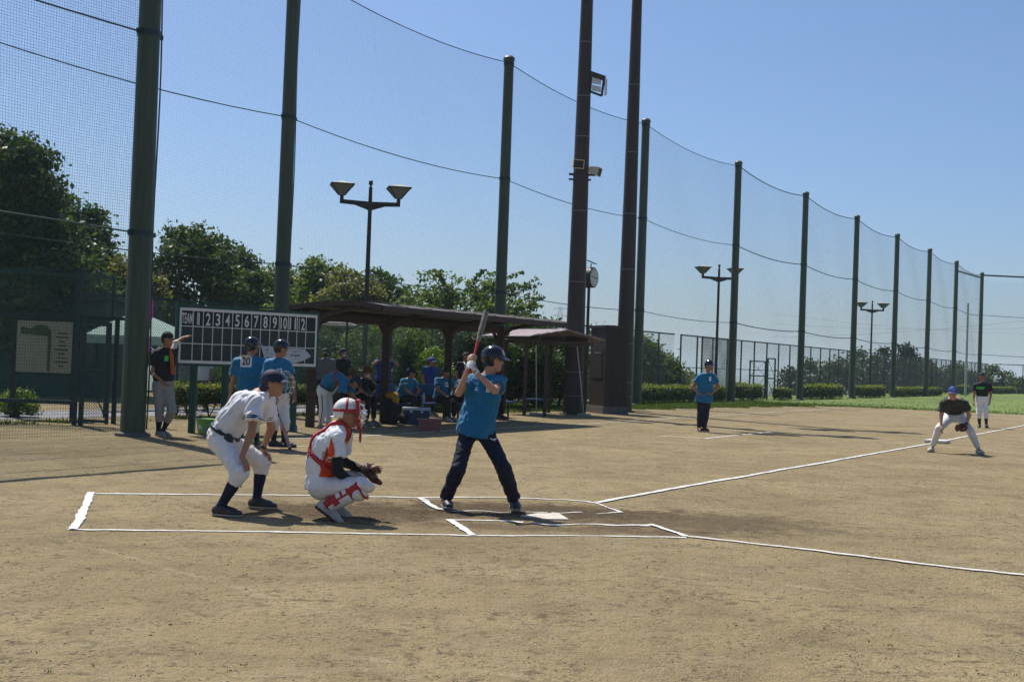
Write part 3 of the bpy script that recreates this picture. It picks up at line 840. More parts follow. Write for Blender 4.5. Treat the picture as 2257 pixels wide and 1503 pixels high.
tb = bb.build('base', M['chalkfaint']); finish(tb, 'dusty white third base bag on the foul line', 'base')
md = tb.modifiers.new('bevel', 'BEVEL'); md.width = 0.02; md.segments = 2
# ================================================================== net poles, nets, fences
def segs(Pa, Pb, rad):
    Pa = np.asarray(Pa, float); Pb = np.asarray(Pb, float); n = len(Pa)
    d = Pb - Pa; d /= np.linalg.norm(d, axis=1, keepdims=True) + 1e-9
    up = np.where(np.abs(d[:, 2:3]) > 0.9, np.array([[1.0, 0, 0]]), np.array([[0, 0, 1.0]]))
    s = np.cross(d, up); s /= np.linalg.norm(s, axis=1, keepdims=True); u = np.cross(s, d)
    ring = [(math.cos(t), math.sin(t)) for t in (0.5, 2.594, 4.689)]
    v = np.stack([p + (s * c + u * q) * rad for p in (Pa, Pb) for c, q in ring], 1).reshape(-1, 3)
    f = np.array([(0, 3, 4, 1), (1, 4, 5, 2), (2, 5, 3, 0)])
    F = (f[None] + 6 * np.arange(n)[:, None, None]).reshape(-1, 4)
    return v, F
def net_segments(A, B, top, z0, cell, sag, hseg=5, seed=0):
    A = np.array(A, float); B = np.array(B, float); ln = np.linalg.norm(B - A)
    rr = np.random.default_rng(seed)
    nrm = np.array([-(B - A)[1], (B - A)[0], 0]) / ln
    Pa, Pb = [], []
    nv = int(ln / cell)
    tt = (np.arange(nv) + 0.5) / nv
    def pt(t, z):
        sg = 4 * sag * t * (1 - t)
        zz = z - sg * (z / top)
        p = A[None] + (B - A)[None] * t[:, None]
        b = 0.06 * np.sin(t * 9 + z * 0.8 + seed)
        p = p + nrm[None] * (b * np.sin(np.pi * t))[:, None]
        p[:, 2] = zz; return p
    nz = 6
    zs = np.linspace(z0, top, nz + 1)
    for a, b in zip(zs[:-1], zs[1:]):
        Pa.append(pt(tt, np.full(nv, a))); Pb.append(pt(tt, np.full(nv, b)))
    nh = int((top - z0) / cell)
    hz = z0 + (np.arange(nh) + 0.5) * (top - z0) / nh
    ts = np.linspace(0, 1, hseg + 1)
    for a, b in zip(ts[:-1], ts[1:]):
        Pa.append(pt(np.full(nh, a), hz)); Pb.append(pt(np.full(nh, b), hz))
    return np.concatenate(Pa), np.concatenate(Pb)
def cable_pts(A, B, z, sag, n=12):
    return [Vector((A[0] + (B[0] - A[0]) * t, A[1] + (B[1] - A[1]) * t, z - 4 * sag * t * (1 - t))) for t in np.linspace(0, 1, n)]

NET_H = 10.7
POLE_S = [-10.2, 0, 9.9, 20, 30, 40, 50, 60, 70, 80, 91.5]
pole_words = [None, 'tall green net pole rising behind the scoreboard', 'tall green net pole rising behind the dugout roof',
              'green net pole just right of the two brown floodlight poles', 'green net pole beside the middle street lamp',
              'green net pole between the second and third street lamps', 'green net pole just left of the farthest street lamp',
              'green net pole just right of the farthest street lamp', 'far green net pole, fourth from the end of the row',
              'far green net pole, second from the end of the row', 'last green net pole at the corner where the net turns']
def net_pole(p, h, r0, r1, label, zs, cdir, group='green steel poles of the safety net'):
    e = empty('net_pole', p, label, 'pole', group)
    MB().cone((p.x, p.y, -0.3), (p.x, p.y, h), r0, r1, 20).build('shaft', M['netpole'], e, True)
    MB().lathe((p.x, p.y, h), (0, 0, 1), [(r1 * 1.15, -0.05), (r1 * 1.2, 0.04), (r1 * 0.8, 0.1), (0.02, 0.13)], 16).build('cap', M['netpole'], e, True)
    MB().lathe((p.x, p.y, 0), (0, 0, 1), [(r0 + 0.09, -0.1), (r0 + 0.085, 0.05), (r0 + 0.01, 0.07)], 18).build('footing', M['kerb'], e)
    sd = Vector((cdir.y, -cdir.x, 0))
    for z in zs:
        r = r0 + (r1 - r0) * z / h
        m = MB(); m.lathe((p.x, p.y, z), (0, 0, 1), [(r + 0.012, -0.05), (r + 0.014, 0.05)], 16)
        m.box(Vector((p.x, p.y, z)) + cdir * (r + 0.06), cdir * 0.06, sd * 0.02, (0, 0, 0.04))
        m.box(Vector((p.x, p.y, z)) - cdir * (r + 0.04), cdir * 0.04, sd * 0.02, (0, 0, 0.04))
        m.build('clamp', M['fencedark'], e)
    m = MB()
    pts = [Vector((p.x, p.y, z)) + cdir * (r0 + (r1 - r0) * z / h + 0.09 + 0.02 * math.sin(z * 1.3)) for z in np.linspace(0.1, h - 0.2, 16)]
    m.tube(pts, 0.014, 5).build('lacing_rope', M['cable'], e)
    return e
for s, w in zip(POLE_S[1:], pole_words[1:]):
    net_pole(L(s), NET_H + 0.1, 0.185, 0.15, w, (3.6, 7.1, NET_H - 0.05), LD)
CORNER = L(91.5); FARB = CORNER + Vector((30, 4, 0))
BS0 = Vector((-6.4, 20.5, 0)); BSD = -LD
net_pole(BS0, 8.1, 0.21, 0.18, 'thick green backstop pole in front, at the left', (3.45, 6.87), -BSD)

net = empty('safety_net', L(0), 'tall dark green safety net strung between poles along the field', 'net')
for i in range(len(POLE_S) - 1):
    a, b = L(POLE_S[i]), L(POLE_S[i + 1])
    cell = 0.05 if POLE_S[i] < 30 else 0.07
    v, f = segs(*net_segments(a, b, NET_H, 0.15, cell, 0.3, 6, i), 0.0012 if cell == 0.05 else 0.0014)
    mesh_obj('net_panel', v, f, M['netgreen'], net)
    for z, sg in ((3.6, 0.12), (7.1, 0.2), (NET_H, 0.3)):
        MB().tube(cable_pts(a, b, z, sg), 0.013 if POLE_S[i] < 30 else 0.022, 5).build('cable', M['cable'], net)
v, f = segs(*net_segments(CORNER, FARB, NET_H - 0.5, 0.15, 0.08, 0.1, 6, 20), 0.0015)
mesh_obj('net_panel', v, f, M['netgreen'], net)
MB().bar(CORNER + Vector((0, 0, NET_H - 0.05)), FARB + Vector((0, 0, NET_H - 0.05)), 0.13).build('top_beam', M['fencedark'], net)
MB().bar(L(80, 0, NET_H - 0.6), CORNER + Vector((0, 0, NET_H - 0.3)), 0.11).build('top_beam', M['fencedark'], net)
for z in (3.6, 7.1): MB().tube(cable_pts(CORNER, FARB, z, 0.2), 0.022, 5).build('cable', M['cable'], net)

bs = empty('backstop_net', BS0 + BSD * 4, 'coarse dark net of the backstop left of the thick pole', 'net')
BS1 = BS0 + BSD * 9
v, f = segs(*net_segments(BS0, BS1, 8.0, 0.02, 0.05, 0.15, 6, 40), 0.002)
mesh_obj('net_panel', v, f, M['netgreen'], bs)
for z, sg in ((3.45, -0.04), (6.87, 0.06)):
    MB().tube(cable_pts(BS0, BS1, z, sg), 0.016, 5).build('cable', M['cable'], bs)

MB().bar(BS0 + Vector((0, 0, 8.0)), BS1 + Vector((0, 0, 8.0)), 0.12).build('top_beam', M['netpole'], bs)
def chain_link(A, B, z0, z1, cell, rad):
    A = np.array(A, float); B = np.array(B, float); ln = np.linalg.norm(B - A); d = (B - A) / ln; h = z1 - z0
    Pa, Pb = [], []
    for sg in (1, -1):
        u0 = np.arange(-h, ln + h, cell)
        lo, hi = u0.copy(), u0 + sg * h
        za, zb = np.full(len(u0), z0), np.full(len(u0), z1)
        # clip to [0, ln]
        for _ in range(2):
            k = lo < 0; za = np.where(k, za + (0 - lo) * (zb - za) / np.where(hi - lo == 0, 1, hi - lo), za); lo = np.where(k, 0, lo)
            k = lo > ln; za = np.where(k, za + (ln - lo) * (zb - za) / np.where(hi - lo == 0, 1, hi - lo), za); lo = np.where(k, ln, lo)
            lo, hi, za, zb = hi, lo, zb, za
        ok = (np.abs(hi - lo) > 0.02) & (za >= z0 - 1e-3) & (za <= z1 + 1e-3) & (zb >= z0 - 1e-3) & (zb <= z1 + 1e-3)
        pa = A[None] + d[None] * lo[ok][:, None]; pb = A[None] + d[None] * hi[ok][:, None]
        pa[:, 2] = za[ok]; pb[:, 2] = zb[ok]
        Pa.append(pa); Pb.append(pb)
    return segs(np.concatenate(Pa), np.concatenate(Pb), rad)
def fence(A, B, h, step, cell, rad, label, m, rail=0.05, post=0.06, group=None):
    A = Vector(A); B = Vector(B); e = empty('chain_link_fence', A, label, 'fence', group)
    d = (B - A).normalized(); ln = (B - A).length
    for i in range(int(ln / step) + 1):
        p = A + d * (i * step)
        z = 0.0
        MB().cone((p.x, p.y, z - 0.2), (p.x, p.y, h + 0.03), post / 2, post / 2, 8).build('post', m, e)
    for z in (h, h * 0.5, 0.12):
        MB().tube([A + Vector((0, 0, z)), B + Vector((0, 0, z))], rail / 2 if z == h else rail / 3.5, 6).build('rail', m, e)
    v, f = chain_link(A, B, 0.1, h, cell, rad)
    mesh_obj('mesh_panel', v, f, m, e)
    return e
fence(L(-4.2, 1.05), L(13.6, 1.05), 2.6, 2.0, 0.07, 0.003, 'green chain-link fence behind the dugout and scoreboard', M['fencegreen'])
fence(L(19.2, 2.6), L(29.4, 2.6), 3.0, 1.7, 0.12, 0.003, 'dark chain-link fence left of the middle street lamp', M['fencedark'], 0.07, 0.075)
fence(L(30.2, 2.6), L(112, 2.6), 3.0, 2.0, 0.16, 0.004, 'long dark chain-link fence running to the far corner', M['fencedark'], 0.07, 0.08)
fence(L(112.3, 2.3), L(112.3, -60), 3.0, 3.0, 0.3, 0.004, 'far outfield chain-link fence at the right edge', M['fencedark'], 0.09, 0.09)
# taller framed fence bay and two small steel gate frames
def steel_frame(name, A, B, z0, z1, label, brace=True, mid=None, w=0.07, meshcell=None):
    A = Vector(A); B = Vector(B); e = empty(name, (A + B) / 2, label, 'gate')
    for p in (A, B): MB().bar(p + Vector((0, 0, z0 - 0.1)), p + Vector((0, 0, z1)), w).build('post', M['fencedark'], e)
    for z in [z1] + ([mid] if mid else []):
        MB().bar(A + Vector((0, 0, z)), B + Vector((0, 0, z)), w * 0.9).build('rail', M['fencedark'], e)
    if brace:
        for q in ((mid or z0 + 0.1, z1), (z0 + 0.05, mid or z1)):
            MB().tube([A + Vector((0, 0, q[0])), B + Vector((0, 0, q[1]))], 0.01, 5).build('brace', M['fencedark'], e)
            MB().tube([A + Vector((0, 0, q[1])), B + Vector((0, 0, q[0]))], 0.01, 5).build('brace', M['fencedark'], e)
    if meshcell:
        v, f = chain_link(A, B, z0 + 0.05, z1, meshcell, 0.004); mesh_obj('mesh_panel', v, f, M['fencegreen'], e)
    return e
def at_line(px, off): return L(s_at(px, off), off)
steel_frame('framed_fence_bay', at_line(1546, 1.9), at_line(1605, 1.9), 0, 2.95, 'framed green mesh bay standing at the middle street lamp', False, None, 0.07, 0.05)
steel_frame('gate_frame', at_line(1653, 1.6), at_line(1687, 1.6), 0, 1.95, 'low dark steel gate frame with crossed wires, the wider of two', True, 1.2)
steel_frame('gate_frame', at_line(1692, 0.7), at_line(1708, 0.7), 0, 2.1, 'narrow dark steel gate frame with crossed wires, right of the wider', True, 1.1)
# foul pole
fp = at_line(2129, -1.2)
MB().cone((fp.x, fp.y, -0.2), (fp.x, fp.y, 7.4), 0.1, 0.08, 10).build('foul_pole', mat('pale_foul_pole_paint', (0.4, 0.42, 0.4), 0.5), None, True)
finish(bpy.data.objects['foul_pole'], 'slim pale foul pole in front of the far net corner', 'pole')

# ------------------------------------------------------------------ hedges
def leaf_cards(C, size, seed, tilt=None, aspect=0.55):
    """one folded leaf (two triangles as a quad) for each centre"""
    rr = np.random.default_rng(seed); n = len(C)
    a = rr.normal(size=(n, 3)); 
    if tilt is not None: a = a + tilt
    a /= np.linalg.norm(a, axis=1, keepdims=True)          # leaf normal
    b = rr.normal(size=(n, 3)); b -= (b * a).sum(1, keepdims=True) * a; b /= np.linalg.norm(b, axis=1, keepdims=True)
    c = np.cross(a, b)
    sz = size * rr.uniform(0.6, 1.35, (n, 1))
    v = np.stack([C - b * sz, C + c * sz * aspect + a * sz * 0.12, C + b * sz, C - c * sz * aspect + a * sz * 0.12], 1).reshape(-1, 3)
    return v, np.arange(4 * n).reshape(n, 4)
def hedge(sa, sb, off, h, label, dens=420, size=0.03, w=0.75, under=0.22, seed=0):
    rr = np.random.default_rng(seed); ln = sb - sa
    e = empty('hedge', L((sa + sb) / 2, off), label, 'hedge', 'clipped hedges along the foot of the net')
    k = int(ln * (w + 2 * (h - under)) * dens)
    side = rr.choice(4, k, p=[0.36, 0.12, 0.42, 0.1])
    u = rr.uniform(sa, sb, k); o = rr.uniform(-w / 2, w / 2, k); z = rr.uniform(under, h, k)
    dp = np.abs(rr.normal(0, 0.06, k))
    o = np.where(side == 0, -w / 2 + dp, np.where(side == 1, w / 2 - dp, o)); z = np.where(side == 2, h - dp, z)
    u = np.where(side == 3, np.where(rr.random(k) < 0.5, sa + dp, sb - dp), u)
    # uneven clipped outline and round shoulders
    bulge = 0.05 * np.sin(u * 2.3 + seed) + 0.04 * np.sin(u * 5.1 + 2 * seed) + 0.03 * np.sin(u * 9.7)
    end = np.minimum(np.minimum(u - sa, sb - u) / 0.25, 1)
    shrink = np.sqrt(np.clip(1 - (1 - end) ** 2, 0.1, 1))
    z = under + (z - under) * (1 + bulge) * (0.75 + 0.25 * shrink) * (1 - 0.12 * (np.abs(o) / (w / 2)) ** 4)
    z += rr.exponential(0.012, k) * (side == 2)
    o = o * (0.55 + 0.45 * shrink) * (1 + bulge) * (0.72 + 0.28 * np.sqrt(np.clip((z - under) / (0.45 * h), 0, 1)))
    C = np.stack([N0.x + LD.x * u + LB.x * (off + o), N0.y + LD.y * u + LB.y * (off + o), z], 1)
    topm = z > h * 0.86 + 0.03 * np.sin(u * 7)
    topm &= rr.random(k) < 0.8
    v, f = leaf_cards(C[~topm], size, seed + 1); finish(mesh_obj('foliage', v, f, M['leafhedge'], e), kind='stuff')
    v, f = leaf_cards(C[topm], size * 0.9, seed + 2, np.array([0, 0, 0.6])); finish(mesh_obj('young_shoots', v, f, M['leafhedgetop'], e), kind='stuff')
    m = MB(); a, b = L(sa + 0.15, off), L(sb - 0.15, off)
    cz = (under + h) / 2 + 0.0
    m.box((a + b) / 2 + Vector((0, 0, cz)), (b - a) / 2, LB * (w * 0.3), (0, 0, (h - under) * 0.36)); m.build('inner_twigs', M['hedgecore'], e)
    m = MB()
    for q in np.arange(sa + 0.2, sb - 0.1, 0.55):
        p0 = L(q + rr.uniform(-.1, .1), off + rr.uniform(-.1, .1))
        for _ in range(4):
            p1 = p0 + Vector((rr.uniform(-.2, .2), rr.uniform(-.2, .2), under + 0.2))
            m.tube([p0 + Vector((0, 0, -0.02)), p0.lerp(p1, 0.5) + Vector((rr.uniform(-.03, .03), 0, 0)), p1], [0.014, 0.011, 0.007], 5)
    finish(m.build('stems', M['bark'], e), kind='stuff')
    return e
hedge(s_at(372, .55), s_at(528, .55), 0.55, 0.74, 'clipped hedge below the left half of the scoreboard', 950, 0.026, seed=1)
hedge(s_at(540, .55), s_at(700, .55), 0.55, 0.74, 'clipped hedge behind the right scoreboard posts', 800, 0.026, seed=2)
hedge(s_at(712, .55), s_at(1010, .55), 0.55, 0.7, 'clipped hedge behind the dugout bench', 420, 0.03, seed=3)
hedge(s_at(1120, .55), s_at(1240, .55), 0.55, 0.74, 'clipped hedge behind the small open shelter', 500, 0.034, seed=4)
for i, (a, b, w) in enumerate([(1386, 1602, 'longest clipped hedge, between the brown cabinet and the middle street lamp'), (1622, 1686, 'short clipped hedge just left of the steel gate frames'),
                 (1708, 1750, 'short clipped hedge just right of the steel gate frames'), (1768, 1862, 'clipped hedge left of the farthest street lamp'),
                 (1884, 1952, 'clipped hedge under the farthest street lamp'), (1966, 2078, 'long clipped hedge behind the crouching fielder'),
                 (2112, 2140, 'small clipped hedge beside the foul pole'), (2186, 2242, 'small clipped hedge at the right edge behind the black-shirted player')]):
    hedge(s_at(a + 4, .5), s_at(b - (12 if i < 4 else 9), .5), 0.5, 0.74 + 0.1 * math.sin(i * 2.3), w, 300 if i < 3 else 150, 0.04 if i < 3 else 0.055, 0.7, 0.05, 20 + i)

# ------------------------------------------------------------------ floodlight poles
def flood_pole(base, label, r0, r1, h, bands, extras):
    p = Vector((base.x, base.y, 0))
    e = empty('floodlight_pole', p, label, 'pole', 'brown floodlight poles')
    MB().cone((p.x, p.y, -0.3), (p.x, p.y, h), r0, r1, 24).build('shaft', M['brown'], e, True)
    MB().lathe((p.x, p.y, 0), (0, 0, 1), [(r0 + 0.1, -0.1), (r0 + 0.1, 0.03), (r0, 0.04)], 20).build('base_flange', M['brown'], e)
    for z in bands:
        r = r0 + (r1 - r0) * z / h
        MB().lathe((p.x, p.y, z), (0, 0, 1), [(r + 0.004, -0.012), (r + 0.005, 0.012)], 24).build('band', M['bandpale'], e)
    # lamp head at the top (above the picture, it throws the barred shadow on the infield)
    for k, z in enumerate((h - 0.2, h - 0.9)):
        MB().bar(Vector((p.x - 1.5, p.y, z)), Vector((p.x + 1.5, p.y, z)), 0.12).build('crossarm', M['brown'], e)
        for q in (-1.2, -0.6, 0.6, 1.2):
            m = MB(); c = Vector((p.x + q, p.y - 0.25, z + 0.18))
            m.lathe(c, (0.2, -0.8, -0.6), [(0.08, -0.25), (0.2, -0.1), (0.26, 0.1), (0.26, 0.13)], 14); m.build('floodlight', M['steel'], e, True)
    extras(e, p)
    return e
def exA(e, p):
    # small rack of two floodlights on the right side
    z = 9.75
    fr = MB(); c = p + Vector((0.4, -0.05, z))
    fr.bar(c + Vector((-0.26, 0, 0.34)), c + Vector((0.2, -0.1, 0.17)), 0.14, 0.14); fr.bar(c + Vector((0.18, -0.1, 0.2)), c + Vector((0.12, -0.1, -0.34)), 0.07)
    fr.bar(c + Vector((-0.22, 0, -0.2)), c + Vector((0.12, -0.1, -0.34)), 0.06); fr.bar(c + Vector((-0.2, 0, 0.24)), c + Vector((-0.22, 0, -0.24)), 0.06)
    fr.build('lamp_rack', M['brown'], e)
    for dz in (0.1, -0.11):
        m = MB(); m.box(c + Vector((-0.04, -0.02, dz)), (0.13, -0.03, -0.03), (0, 0.05, 0), (0, 0, 0.075)); m.build('floodlight', M['glassw'], e)
    m = MB(); m.box(c + Vector((0.23, -0.1, -0.08)), (0.035, 0, 0), (0, 0.1, 0), (0, 0, 0.22)); m.build('floodlight', M['glassw'], e)
    # two horn loudspeakers
    for sx, cc in ((-1, p + Vector((-0.16, -0.34, 7.35))), (1, p + Vector((0.36, -0.1, 7.2)))):
        m = MB()
        d = Vector((0.75 * 0.35, -0.9, -0.2)).normalized() if sx < 0 else Vector((0.85, -0.35, -0.25)).normalized()
        dd, s, u = frame_of(d)
        a = cc - d * 0.12; b = cc + d * 0.2
        va = [a + s * i * 0.1 + u * j * 0.09 for j in (-1, 1) for i in (-1, 1)]; vb = [b + s * i * 0.17 + u * j * 0.13 for j in (-1, 1) for i in (-1, 1)]
        m.add(va + vb, [(0, 1, 3, 2), (4, 6, 7, 5), (0, 4, 5, 1), (2, 3, 7, 6), (0, 2, 6, 4), (1, 5, 7, 3)])
        o = m.build('loudspeaker', M['cream'], e)
        MB().box(b - d * 0.004, s * 0.15, u * 0.11, d * 0.006).build('grille', M['signboard'], o)
    m = MB(); m.lathe((p.x, p.y, 7.08), (0, 0, 1), [(0.25, -0.03), (0.25, 0.03)], 16); m.bar(p + Vector((-0.36, -0.05, 7.08)), p + Vector((0.42, -0.05, 7.08)), 0.06)
    m.bar(p + Vector((-0.36, -0.05, 6.93)), p + Vector((0.3, -0.05, 6.93)), 0.05); m.build('speaker_bracket', M['brown'], e)
PA, PB = G(1262, 913), G(1373, 907)
flood_pole(PA, 'brown floodlight pole carrying two cream loudspeakers, left of the pair', 0.30, 0.16, 14.2, (0.55, 1.25, 2.0, 3.9, 6.0, 8.2, 9.4, 11.0), exA)
flood_pole(PB, 'plain brown floodlight pole, right of the pair', 0.29, 0.15, 15.0, (0.5, 0.95, 2.2, 4.6, 6.4, 8.4, 10.6), lambda e, p: None)

# brown cabinet between them
def cabinet():
    A = G(1318, 905); A = Vector((A.x, PA.y + 1.1, 0))
    dx = Vector((0.94, 0.34, 0)); dy = Vector((-0.34, 0.94, 0))
    w, d, h = 0.74, 1.15, 2.62
    e = empty('electrical_cabinet', A, 'brown ribbed electrical cabinet between the floodlight poles', 'cabinet')
    z0 = 0.22
    c = A + dx * w / 2 + dy * d / 2
    MB().box(c + Vector((0, 0, 0.11)), dx * (w / 2 + 0.06), dy * (d / 2 + 0.06), (0, 0, 0.11)).build('plinth', M['kerb'], e)
    MB().box(c + Vector((0, 0, (z0 + h) / 2)), dx * w / 2, dy * d / 2, (0, 0, (h - z0) / 2)).build('body', M['brown'], e)
    MB().box(c + Vector((0, 0, h + 0.04)), dx * (w / 2 + 0.05), dy * (d / 2 + 0.05), (0, 0, 0.04)).build('roof', M['brown'], e)
    for i in range(9):
        q = A + dx * (w * (i + 0.5) / 9) - dy * 0.012
        MB().box(q + Vector((0, 0, (z0 + h) / 2)), dx * 0.022, dy * 0.012, (0, 0, (h - z0) / 2 - 0.04)).build('rib', M['brown'], e)
    q = A - dx * 0.008 + dy * 0.55
    hatch = MB().box(q + Vector((0, 0, 1.5)), dx * 0.012, dy * 0.32, (0, 0, 0.42)).build('hatch', M['brown'], e)
    MB().box(q + Vector((0, 0, 1.85)) - dx * 0.015, dx * 0.01, dy * 0.25, (0, 0, 0.02)).build('label_plate', M['steel'], hatch)
cabinet()

# clock on a pole
def clock():
    Y = 42.0; c = P(1302, 612, Y); b = P(1297, 800, Y)
    e = empty('pole_clock', (c.x, Y, 0), 'round white park clock on a thin pole above the brown cabinet', 'clock')
    fd = Vector((0.86, -0.5, 0)).normalized()
    MB().cone((c.x - 0.05, Y, 0), (c.x - 0.05, Y, c.z - 0.3), 0.06, 0.05, 10).build('pole', M['lampdark'], e)
    m = MB(); m.lathe(c - fd * 0.2, fd, [(0.3, 0), (0.36, 0.03), (0.36, 0.32), (0.33, 0.34)], 28); hs = m.build('housing', M['brown'], e, True)
    MB().lathe(c + fd * 0.142, fd, [(0.32, 0), (0.32, 0.008)], 28).build('face', mat('clock_face', (0.5, 0.53, 0.5), 0.4), hs)
    dd, s, u = frame_of(fd)
    for ang, ln, w in ((1.45, 0.26, 0.02), (4.55, 0.17, 0.028)):
        v = (s * math.sin(ang) + u * math.cos(ang))
        MB().bar(c + fd * 0.156, c + fd * 0.156 + v * ln, w, 0.006, fd).build('hand', M['signboard'], hs)
    for k in range(12):
        v = s * math.sin(k * math.pi / 6) + u * math.cos(k * math.pi / 6)
        MB().bar(c + fd * 0.154 + v * 0.26, c + fd * 0.154 + v * 0.3, 0.015, 0.005, fd).build('hour_mark', M['signboard'], hs)
    MB().cone(c + Vector((0, 0, 0.34)), c + Vector((0, 0, 0.5)), 0.02, 0.02, 6).build('stalk', M['lampdark'], e)
    MB().box(c + Vector((0.02, 0, 0.54)), (0.13, -0.05, -0.06), (0.05, 0.12, 0), (0.01, 0, 0.012)).build('solar_panel', M['lampdark'], e)
clock()

# street lamps
def street_lamp(px, Y, label, ht=6.25, ang=0.0):
    h = 796 + 0.036 * (px - 1128); b = P(px, h, Y); p = Vector((b.x, Y, 0))
    e = empty('street_lamp', p, label, 'lamp', 'twin-headed street lamps')
    d = Vector((math.cos(ang), math.sin(ang), 0))
    MB().cone(p, p + Vector((0, 0, ht - 0.45)), 0.075, 0.055, 10).build('pole', M['lampdark'], e, True)
    MB().lathe(p + Vector((0, 0, ht - 0.5)), (0, 0, 1), [(0.055, 0), (0.05, 0.4), (0.03, 0.42), (0.03, 0.46), (0.058, 0.48), (0.058, 0.58), (0.03, 0.6)], 10).build('finial', M['lampdark'], e)
    q = Vector((-d.y, d.x, 0)) * 0.035
    for sg in (-1, 1):
        z = ht - 0.52
        poly = [p + d * sg * 0.04 + Vector((0, 0, z - 0.22)), p + d * sg * 0.42 + Vector((0, 0, z - 0.09)), p + d * sg * 0.84 + Vector((0, 0, z - 0.07)),
                p + d * sg * 0.84 + Vector((0, 0, z + 0.16)), p + d * sg * 0.74 + Vector((0, 0, z + 0.16)), p + d * sg * 0.74 + Vector((0, 0, z + 0.04)), p + d * sg * 0.04 + Vector((0, 0, z + 0.02))]
        MB().prism([v - q for v in poly], q * 2).build('arm', M['lampdark'], e)
        c = p + d * sg * 0.79 + Vector((0, 0, z + 0.16))
        sh = MB(); sd = Vector((-d.y, d.x, 0))
        lo = [c + (d * i + sd * j) * 0.08 for i, j in ((-1, -1), (1, -1), (1, 1), (-1, 1))]
        hi = [c + (d * i + sd * j) * 0.31 + Vector((0, 0, 0.3)) for i, j in ((-1, -1), (1, -1), (1, 1), (-1, 1))]
        sh.add(lo + hi, [(0, 1, 5, 4), (1, 2, 6, 5), (2, 3, 7, 6), (3, 0, 4, 7), (3, 2, 1, 0)])
        o = sh.build('lamp_shade', M['lampglass'], e)
        cp = MB(); t = c + Vector((0, 0, 0.4))
        hi2 = [c + (d * i + sd * j) * 0.33 + Vector((0, 0, 0.3)) for i, j in ((-1, -1), (1, -1), (1, 1), (-1, 1))]
        cp.add(hi2 + [t], [(0, 1, 4), (1, 2, 4), (2, 3, 4), (3, 0, 4), (3, 2, 1, 0)]); cp.build('cap', M['lampcap'], o)
        fr = MB()
        for a, b in zip(lo, hi): fr.bar(a, b, 0.022)
        for k in range(4): fr.bar(hi[k] - Vector((0, 0, 0.012)), hi[(k + 1) % 4] - Vector((0, 0, 0.012)), 0.03)
        fr.build('frame', M['lampdark'], o)
street_lamp(803, 33.5, 'nearest street lamp with two tapered lantern heads, above the dugout roof', 6.3, 0.22)
street_lamp(1578, 56.5, 'middle street lamp with two tapered lantern heads, half hidden by a net pole', 6.3, 0.15)
street_lamp(1918, 81, 'farthest street lamp with two tapered lantern heads', 6.35, 0.15)

# ------------------------------------------------------------------ dugout shelter
S0 = Vector((-4.1, 24.8, 0)); FD = -LB
def D(s, o=0.0, z=0.0): return S0 + LD * s + FD * o + Vector((0, 0, z))
def dugout():
    e = empty('dugout_shelter', D(3.7), 'long brown dugout shelter with a low arched roof', 'shelter')
    prof = [(-0.6, 2.46), (-0.3, 2.505), (0.1, 2.55), (0.5, 2.572), (0.9, 2.575), (1.3, 2.556), (1.62, 2.525), (1.82, 2.495)]
    sa, sb = -0.08, 7.6
    n = 9
    for i in range(n):                      # roofing sheets side by side
        a = sa + (sb - sa) * i / n + 0.006; b = sa + (sb - sa) * (i + 1) / n - 0.006
        vs = []; fs = []
        for (o, z) in prof:
            for s in (a, b):
                vs.append(D(s, o, z)); vs.append(D(s, o, z + 0.022))
        for k in range(len(prof) - 1):
            j = 4 * k
            fs += [(j, j + 4, j + 6, j + 2), (j + 1, j + 3, j + 7, j + 5), (j, j + 1, j + 5, j + 4), (j + 2, j + 6, j + 7, j + 3)]
        j = 4 * (len(prof) - 1); fs += [(0, 2, 3, 1), (j, j + 1, j + 3, j + 2)]
        m = MB(); m.add(vs, fs); m.build('roof_sheet', M['roofbrown'], e)
        m = MB(); m.tube([D(b + 0.006, o, z + 0.03) for o, z in prof], 0.016, 5); m.build('roof_seam', M['roofbrown'], e)
    for o, z in ((1.83, 2.44), (-0.61, 2.39)):
        MB().bar(D(sa - 0.02, o, z), D(sb + 0.02, o, z), 0.045, 0.10, (0, 0, 1)).build('fascia', M['brownwood'], e)
    for s in (sa - 0.02, sb + 0.02):
        m = MB()
        m.add([D(s + q, o, z + dz) for o, z in prof for q in (-0.02, 0.02) for dz in (-0.07, 0.025)],
              [f for k in range(len(prof) - 1) for j in [4 * k] for f in ((j, j + 4, j + 5, j + 1), (j + 2, j + 3, j + 7, j + 6), (j, j + 2, j + 6, j + 4), (j + 1, j + 5, j + 7, j + 3))])
        m.build('end_rib', M['brownwood'], e)
    for o, z in ((-0.3, 2.42), (0.55, 2.5), (1.2, 2.49)):
        MB().bar(D(sa, o, z), D(sb, o, z), 0.07, 0.09, (0, 0, 1)).build('purlin', M['brownwood'], e)
    MB().bar(D(sa, 0, 2.28), D(sb, 0, 2.28), 0.12, 0.16, (0, 0, 1)).build('main_beam', M['brownwood'], e)
    for s in (0, 2.5, 5.0, 7.35):
        MB().bar(D(s, 0, -0.1), D(s, 0, 2.4), 0.17).build('post', M['brownwood'], e)
        m = MB(); pts = [D(s, 0.06, 2.02), D(s, 0.14, 2.2), D(s, 0.35, 2.34), D(s, 1.0, 2.45), D(s, 1.75, 2.45)]
        m.tube(pts, [0.045, 0.05, 0.05, 0.045, 0.04], 6); m.build('bracket', M['brownwood'], e)
        m = MB(); m.tube([D(s, -0.06, 2.0), D(s, -0.25, 2.3), D(s, -0.55, 2.38)], 0.045, 6); m.build('bracket', M['brownwood'], e)
        m = MB(); m.tube([D(s + 0.06, 0, 1.95), D(s + 0.2, 0, 2.15), D(s + 0.42, 0, 2.22)], 0.045, 6); m.build('bracket', M['brownwood'], e)
dugout()
